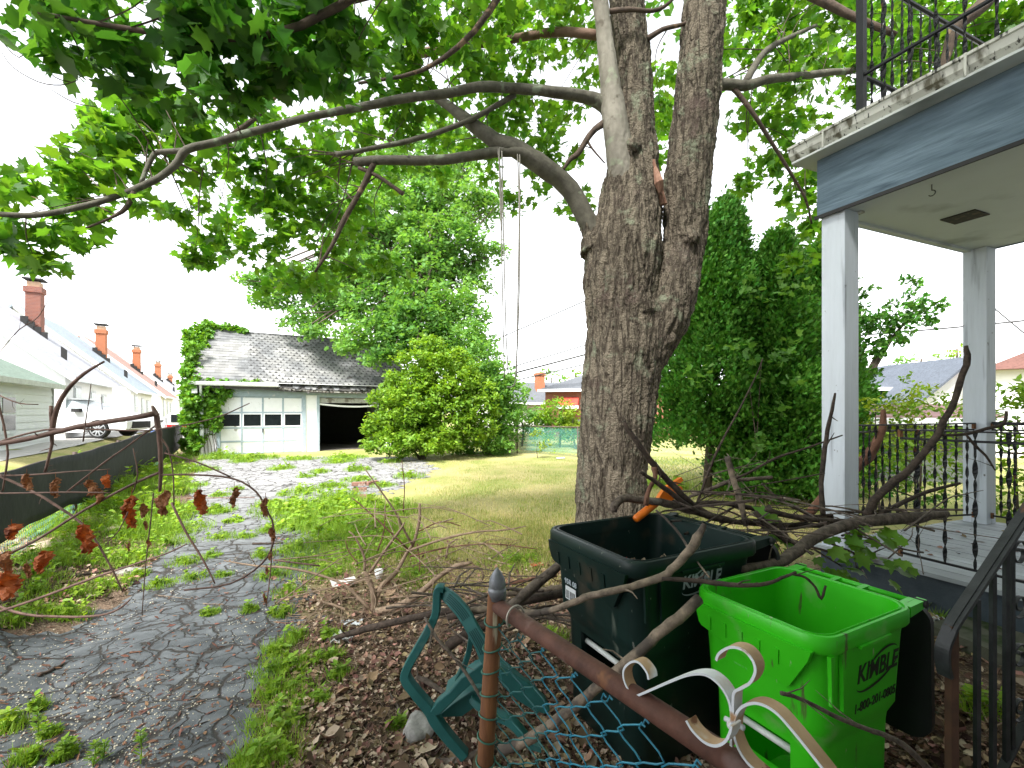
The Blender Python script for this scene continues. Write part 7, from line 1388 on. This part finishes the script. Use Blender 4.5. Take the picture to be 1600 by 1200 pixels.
# crumbs and bark chips
n = 900; p = on(pxregion(drv, n), .009); nr = RNG.normal(size=(n, 3))*.3; nr[:, 2] += 1
stuff('bark_chips', [scatter(*CURL, p, basis(nr, RNG.random(n)*6.28), np.stack([.012+.02*RNG.random(n), .02+.06*RNG.random(n)**2, .02+0*p[:, 0]], 1))], mat('bark_chip', (.11, .05, .03), (.2, .1, .06), island=.4), 'reddish bark chips and leaf scraps on the asphalt', 'bark chips')
# fine twigs
def twigs(poly, n, ln, r_):
    mb = MB(); q = on(pxregion(poly, n), .02)
    for c in q:
        a = random.uniform(0, 3.14); L_ = ln*random.uniform(.3, 1.3); d = Vector((math.cos(a), math.sin(a), random.uniform(-.05, .12)))*L_; c = Vector(c); k = Vector((-d.y, d.x, 0))*random.uniform(-.15, .15); mb.tube([c-d/2, c+k, c+d/2], [r_, r_*.8, r_*.4], 4, cap=False)
    return mb
mb = twigs(LIT, 1500, .3, .0030); m2 = twigs(bank, 60, .3, .0035); m3 = twigs(rightp, 120, .35, .004); m4 = twigs([(700, 840), (900, 850), (890, 1000), (640, 960)], 60, .5, .004); m5 = twigs([(1040, 760), (1290, 760), (1290, 860), (1100, 860)], 90, .8, .007)
for q in (m2, m3, m4, m5): mb.add(q.v, q.f)
tag(mb.build('fine_twigs', tanm, recalc=False), 'tangle of fine fallen twigs scattered over litter and grass', 'twigs', kind='stuff')
# lawn blades
def blades(q, hgt_, wd, lean=.45):
    n = len(q); p = on(q); az = RNG.random(n)*6.28; up = np.stack([np.cos(az)*lean*RNG.random(n), np.sin(az)*lean*RNG.random(n), np.ones(n)], 1); up /= np.linalg.norm(up, axis=1, keepdims=True)
    x = np.cross(up, RNG.normal(size=(n, 3))); x /= np.linalg.norm(x, axis=1, keepdims=True); y = np.cross(up, x); R = np.stack([x, y, up], 2)
    return scatter(*BLADE, p, R, np.stack([wd*(.6+.8*RNG.random(n)), np.ones(n)*.01, hgt_*(.4+RNG.random(n))], 1))
lawn = [(640, 709), (905, 718), (1010, 712), (1130, 760), (1290, 770), (1300, 850), (1150, 880), (900, 880), (760, 850), (640, 800), (650, 745), (590, 722)]
def filt(q, thr, sc):
    k = np.array([noise.noise(Vector((a*sc, b*sc, 3.3)))+.35*noise.noise(Vector((a*sc*4, b*sc*4, 1.3))) for a, b in q]); return q[k > thr+(RNG.random(len(q))-.5)*.5]
q = pxregion(lawn, 36000); dry = mat('straw_grass', (.48, .42, .16), (.64, .56, .28), rough=.8, scale=.8, trans=.3, tcol=(1.2, 1.15, .8), island=.25)
gr = mat('lawn_grass', (.14, .23, .03), (.26, .34, .06), rough=.7, scale=.9, trans=.35, tcol=(1.5, 1.4, .6), island=.3)
q3 = pxregion([(620, 790), (900, 810), (900, 930), (680, 930), (560, 860)], 12000)
stuff('dry_lawn', [blades(q, .045, .006), blades(q3, .07, .005, .8)], dry, 'sparse straw coloured dry grass over the lawn', 'grass')
q1 = pxregion(lawn, 34000); q2 = pxregion([(620, 800), (900, 820), (900, 930), (640, 930), (560, 860)], 11000)
stuff('green_lawn', [blades(filt(q1, .10, .9), .06, .006), blades(filt(q2, .05, 1.2), .07, .005), blades(region([(1010, 715), (1300, 720), (1290, 790), (1100, 790)], 9000), .07, .008)], gr, 'yellow green living grass growing through the dry lawn', 'grass')
# weed patches (px, py, spread px, height)
WP = [(450, 800, 40, .10), (500, 800, 50, .12), (550, 830, 50, .14), (600, 800, 40, .14), (620, 850, 50, .14), (560, 870, 50, .12), (520, 850, 50, .12), (480, 880, 30, .1), (800, 880, 40, .09), (560, 790, 30, .16), (470, 770, 25, .1), (650, 900, 30, .1), (430, 900, 22, .08), (465, 860, 25, .1), (530, 780, 25, .16), (590, 830, 40, .16), (510, 900, 30, .1),
      (320, 735, 16, .1), (380, 722, 15, .12), (440, 733, 15, .1), (480, 745, 12, .06), (530, 722, 20, .1), (560, 735, 16, .1), (610, 722, 14, .1), (640, 745, 18, .1), (600, 760, 16, .08), (420, 790, 18, .08), (370, 765, 8, .05), (340, 800, 20, .1), (500, 738, 12, .08), (470, 718, 20, .1), (400, 716, 25, .12), (345, 716, 22, .2), (540, 716, 25, .1),
      (130, 760, 30, .25), (200, 750, 40, .28), (240, 740, 30, .2), (170, 800, 40, .2), (230, 790, 30, .2), (120, 830, 40, .12), (200, 840, 40, .12), (150, 870, 45, .10), (220, 870, 25, .1), (60, 905, 30, .1), (60, 960, 24, .1), (110, 965, 20, .1), (20, 975, 15, .08), (130, 930, 20, .08), (280, 830, 34, .12), (240, 810, 40, .14), (250, 720, 30, .2), (285, 735, 25, .14), (100, 800, 30, .2), (70, 820, 20, .15), (190, 770, 30, .3), (150, 780, 30, .3), (265, 850, 25, .1),
      (330, 960, 10, .05), (390, 955, 10, .06), (250, 915, 16, .06), (290, 880, 20, .07), (430, 1020, 18, .08), (350, 840, 20, .07), (330, 870, 12, .05), (215, 900, 12, .06), (300, 905, 16, .05), (410, 870, 12, .08), (365, 815, 12, .06),
      (430, 1050, 26, .08), (460, 1090, 32, .08), (430, 1130, 34, .08), (420, 1180, 36, .09), (470, 1040, 24, .08), (520, 1000, 12, .08), (530, 1060, 12, .08), (460, 1140, 18, .06), (520, 1030, 14, .07), (395, 1200, 30, .08), (425, 1085, 20, .08),
      (15, 1140, 16, .07), (60, 1110, 8, .06), (100, 1185, 10, .06), (40, 1192, 14, .07), (620, 1140, 10, .05), (940, 1090, 24, .16), (990, 1120, 20, .16), (1000, 940, 24, .08), (1060, 960, 20, .08), (1480, 965, 22, .08), (1450, 945, 16, .1), (1530, 1110, 20, .08), (1040, 760, 30, .15), (1130, 770, 30, .12), (860, 1000, 24, .09)]
WP += [(270, 770, 24, .2), (215, 725, 24, .22), (160, 735, 24, .25), (250, 750, 30, .22), (90, 830, 30, .18), (110, 855, 30, .12), (180, 880, 30, .1), (40, 880, 24, .12), (95, 880, 24, .12), (170, 915, 24, .08), (210, 830, 36, .2), (250, 830, 30, .15), (60, 930, 24, .1), (280, 800, 24, .15), (300, 760, 16, .1), (140, 800, 30, .2),
      (450, 930, 20, .08), (440, 960, 14, .07), (450, 1190, 26, .08), (460, 1000, 16, .07), (500, 1100, 12, .06), (475, 820, 40, .12), (520, 820, 40, .14), (460, 790, 30, .1), (560, 750, 20, .08), (520, 760, 18, .08), (345, 775, 12, .06), (385, 840, 12, .06), (420, 830, 14, .08), (350, 900, 10, .05), (80, 1150, 8, .05)]
WM = mat('weed_leaf', (.14, .27, .02), (.26, .41, .04), rough=.5, spec=.3, scale=1.5, trans=.35, tcol=(1.7, 1.6, .5), island=.3); WG = mat('bright_weed_grass', (.16, .31, .03), (.28, .45, .06), rough=.6, trans=.35, tcol=(1.5, 1.4, .5), island=.3)
lp, gp_ = [], []
for px, py, s_, h_ in WP:
    g = G(px, py); Y = g.y; R_ = s_/F*Y*1.15; n = int(min(1900, 170+R_*R_*3000*(1 if Y < 8 else .7)))
    ns = max(6, n//30); a = RNG.random(ns)*6.28; rr_ = R_*RNG.random(ns)**.85; c = np.stack([g.x+rr_*np.cos(a), g.y+rr_*np.sin(a)], 1)
    hh = h_*(.25+1.5*RNG.random(ns)**1.5); c3 = on(c); per = 12; C = np.repeat(c3, per, 0); f = RNG.random(len(C))**.8; C[:, 2] += f*np.repeat(hh, per)+.01; az = RNG.random(len(C))*6.28
    ls = np.clip(.032+.05*h_/.12*RNG.random(len(C)), .02, .09)*(1 if Y < 7 else 1.5); nr = np.stack([-np.cos(az)*.55, -np.sin(az)*.55, np.ones(len(C))], 1)+RNG.normal(size=(len(C), 3))*.25
    lp.append(scatter(*LEAF, C, basis(nr, az), ls))
    ng = int(n*1.5); a = RNG.random(ng)*6.28; rr_ = R_*1.25*RNG.random(ng)**.9; gp_.append(blades(np.stack([g.x+rr_*np.cos(a), g.y+rr_*np.sin(a)], 1), h_*1.1, .005 if Y < 7 else .009, .8))
stuff('weeds', lp, WM, 'low leafy green weeds spreading over bank, cracks and lawn edge', 'weeds')
stuff('weed_grass', gp_, WG, 'bright tufts of wild grass in the cracks and along the driveway', 'grass')
# single tall weeds
def tallweed(px, py, h_, lbl):
    g = G(px, py); t = thing('tall_weed', lbl, 'weed', g, 'tall single weeds on the asphalt'); top = g+Vector((random.uniform(-.02, .02), 0, h_)); mb = MB(); mb.tube([g, g.lerp(top, .5)+Vector((.005, 0, 0)), top], [.003, .0025, .0015], 5); mb.build('stem', WM, t)
    n = 46; f = RNG.random(n)**.7; C = np.array(g)+(np.array(top)-np.array(g))*f[:, None]; az = RNG.random(n)*6.28; nr = np.stack([-np.cos(az)*.7, -np.sin(az)*.7, np.ones(n)], 1); ang = az
    R = basis(nr, np.zeros(n)); yv = np.stack([np.cos(az), np.sin(az), .45+0*az], 1); yv /= np.linalg.norm(yv, axis=1, keepdims=True); xv = np.cross(yv, [0, 0, 1.]); xv /= np.linalg.norm(xv, axis=1, keepdims=True); R = np.stack([xv, yv, np.cross(xv, yv)], 2)
    crown('leaves', [scatter(*LEAF, C, R, np.stack([.022+0*f, .055*(1.1-.6*f), .02+0*f], 1))], WM, t)
for a in ((220, 1195, .17, 'tallest single weed at the bottom middle of the asphalt'), (145, 1200, .13, 'thin upright weed left of the tallest asphalt weed'), (60, 1150, .15, 'feathery upright weed at the lower left near the brown stick'), (100, 1192, .12, 'slim weed stem nearest the lower left corner'), (160, 1190, .10, 'small weed between the two taller asphalt weeds')): tallweed(*a)
# mulberry seedling by the porch
t = thing('mulberry_seedling', 'broad leaved mulberry seedling against the porch floor edge', 'seedling', G(1335, 895))
SB = [(1330, 862, 2.9), (1350, 850, 3.0), (1375, 858, 3.0), (1310, 880, 2.9), (1345, 880, 2.9), (1380, 875, 2.95), (1395, 850, 3.0), (1365, 842, 3.0), (1300, 865, 2.9), (1400, 895, 2.9), (1355, 905, 2.85), (1330, 900, 2.85), (1210, 845, 3.1), (1225, 855, 3.1), (1200, 835, 3.1)]
C = np.array([list(P(*q)) for q in SB]); C = np.repeat(C, 4, 0)+RNG.normal(size=(60, 3))*.06; nr = RNG.normal(size=(60, 3))*.35; nr[:, 2] += 1; nr[:, 1] -= .5
crown('leaves', [scatter(*MAPLE, C, basis(nr, RNG.random(60)*6.28), .07+.05*RNG.random(60))], IVY, t)
mb = MB()
for q in SB[::2]: e = P(*q); g0 = G(1340, 900); mb.tube([g0, g0.lerp(e, .6)+Vector((0, 0, .06)), e], [.006, .004, .002], 5)
mb.build('stems', BKTRUNK, t, recalc=False)
# dead leaves on the porch floor
mb = MB(); n = 60; a_, b_ = RNG.random(n)*1.6+.1, RNG.random(n)*1.8+.2; C = np.array([PF(a, b, ZF+.006) for a, b in zip(a_, b_)]); nr = RNG.normal(size=(n, 3))*.3; nr[:, 2] += 1
stuff('porch_leaves', [scatter(*CURL, C, basis(nr, RNG.random(n)*6.28), .03+.05*RNG.random(n))], LM, 'scattered dead leaves and bark bits on the grey porch boards', 'leaf litter')

# tangle of thin brush heaped between trunk, bins and porch, and around the bare shrub
def tangle(n, x0, x1, y0, y1, Y0, Y1, ln, rmin, rmax, flat=.35):
    mb = MB()
    for _ in range(n):
        c = P(random.uniform(x0, x1), random.uniform(y0, y1), random.uniform(Y0, Y1)); c.z = max(c.z, H(c.x, c.y)+.05); a = random.uniform(0, 3.14); L_ = ln*random.uniform(.3, 1.2)
        d = Vector((math.cos(a), math.sin(a), random.uniform(-flat, flat)))*L_/2; k = Vector((random.uniform(-1, 1), random.uniform(-1, 1), random.uniform(-.3, 1)))*L_*.10
        p = [c-d, c+k, c+d*.5+k*.6, c+d]
        for q in p: q.z = max(q.z, H(q.x, q.y)+.01)
        r0 = random.uniform(rmin, rmax); p, r = smooth(p, [r0, r0*.8, r0*.6, r0*.3], 3, .4); mb.tube(p, r, 5, .1, cap=False); jag(mb, p, r, 2, L_*.18)
    return mb
mb = tangle(20, 1040, 1290, 770, 850, 2.9, 3.7, 1.0, .003, .010); m2 = tangle(26, 1150, 1480, 790, 850, 2.8, 3.4, .9, .003, .009, .2); m3 = tangle(85, 480, 800, 800, 960, 3.4, 4.4, .8, .0025, .006, .25); m4 = tangle(52, 660, 890, 900, 985, 2.7, 3.2, .7, .003, .010, .2); m5 = tangle(7, 1100, 1290, 720, 790, 3.3, 4.2, .9, .002, .005, .9)
tag(mb.build('brush_tangle', BM[1], recalc=False), 'tangle of thin dark sticks heaped between dark bin, trunk and porch', 'brush', kind='stuff')
for q in (m4, m5): m2.add(q.v, q.f)
tag(m2.build('grey_brush_tangle', BM[0], recalc=False), 'thin grey sticks piled at the porch foot and left of the bins', 'brush', kind='stuff')
tag(m3.build('tan_brush_tangle', tanm, recalc=False), 'fine tan twigs tangled through the grass around the bare shrub', 'brush', kind='stuff')
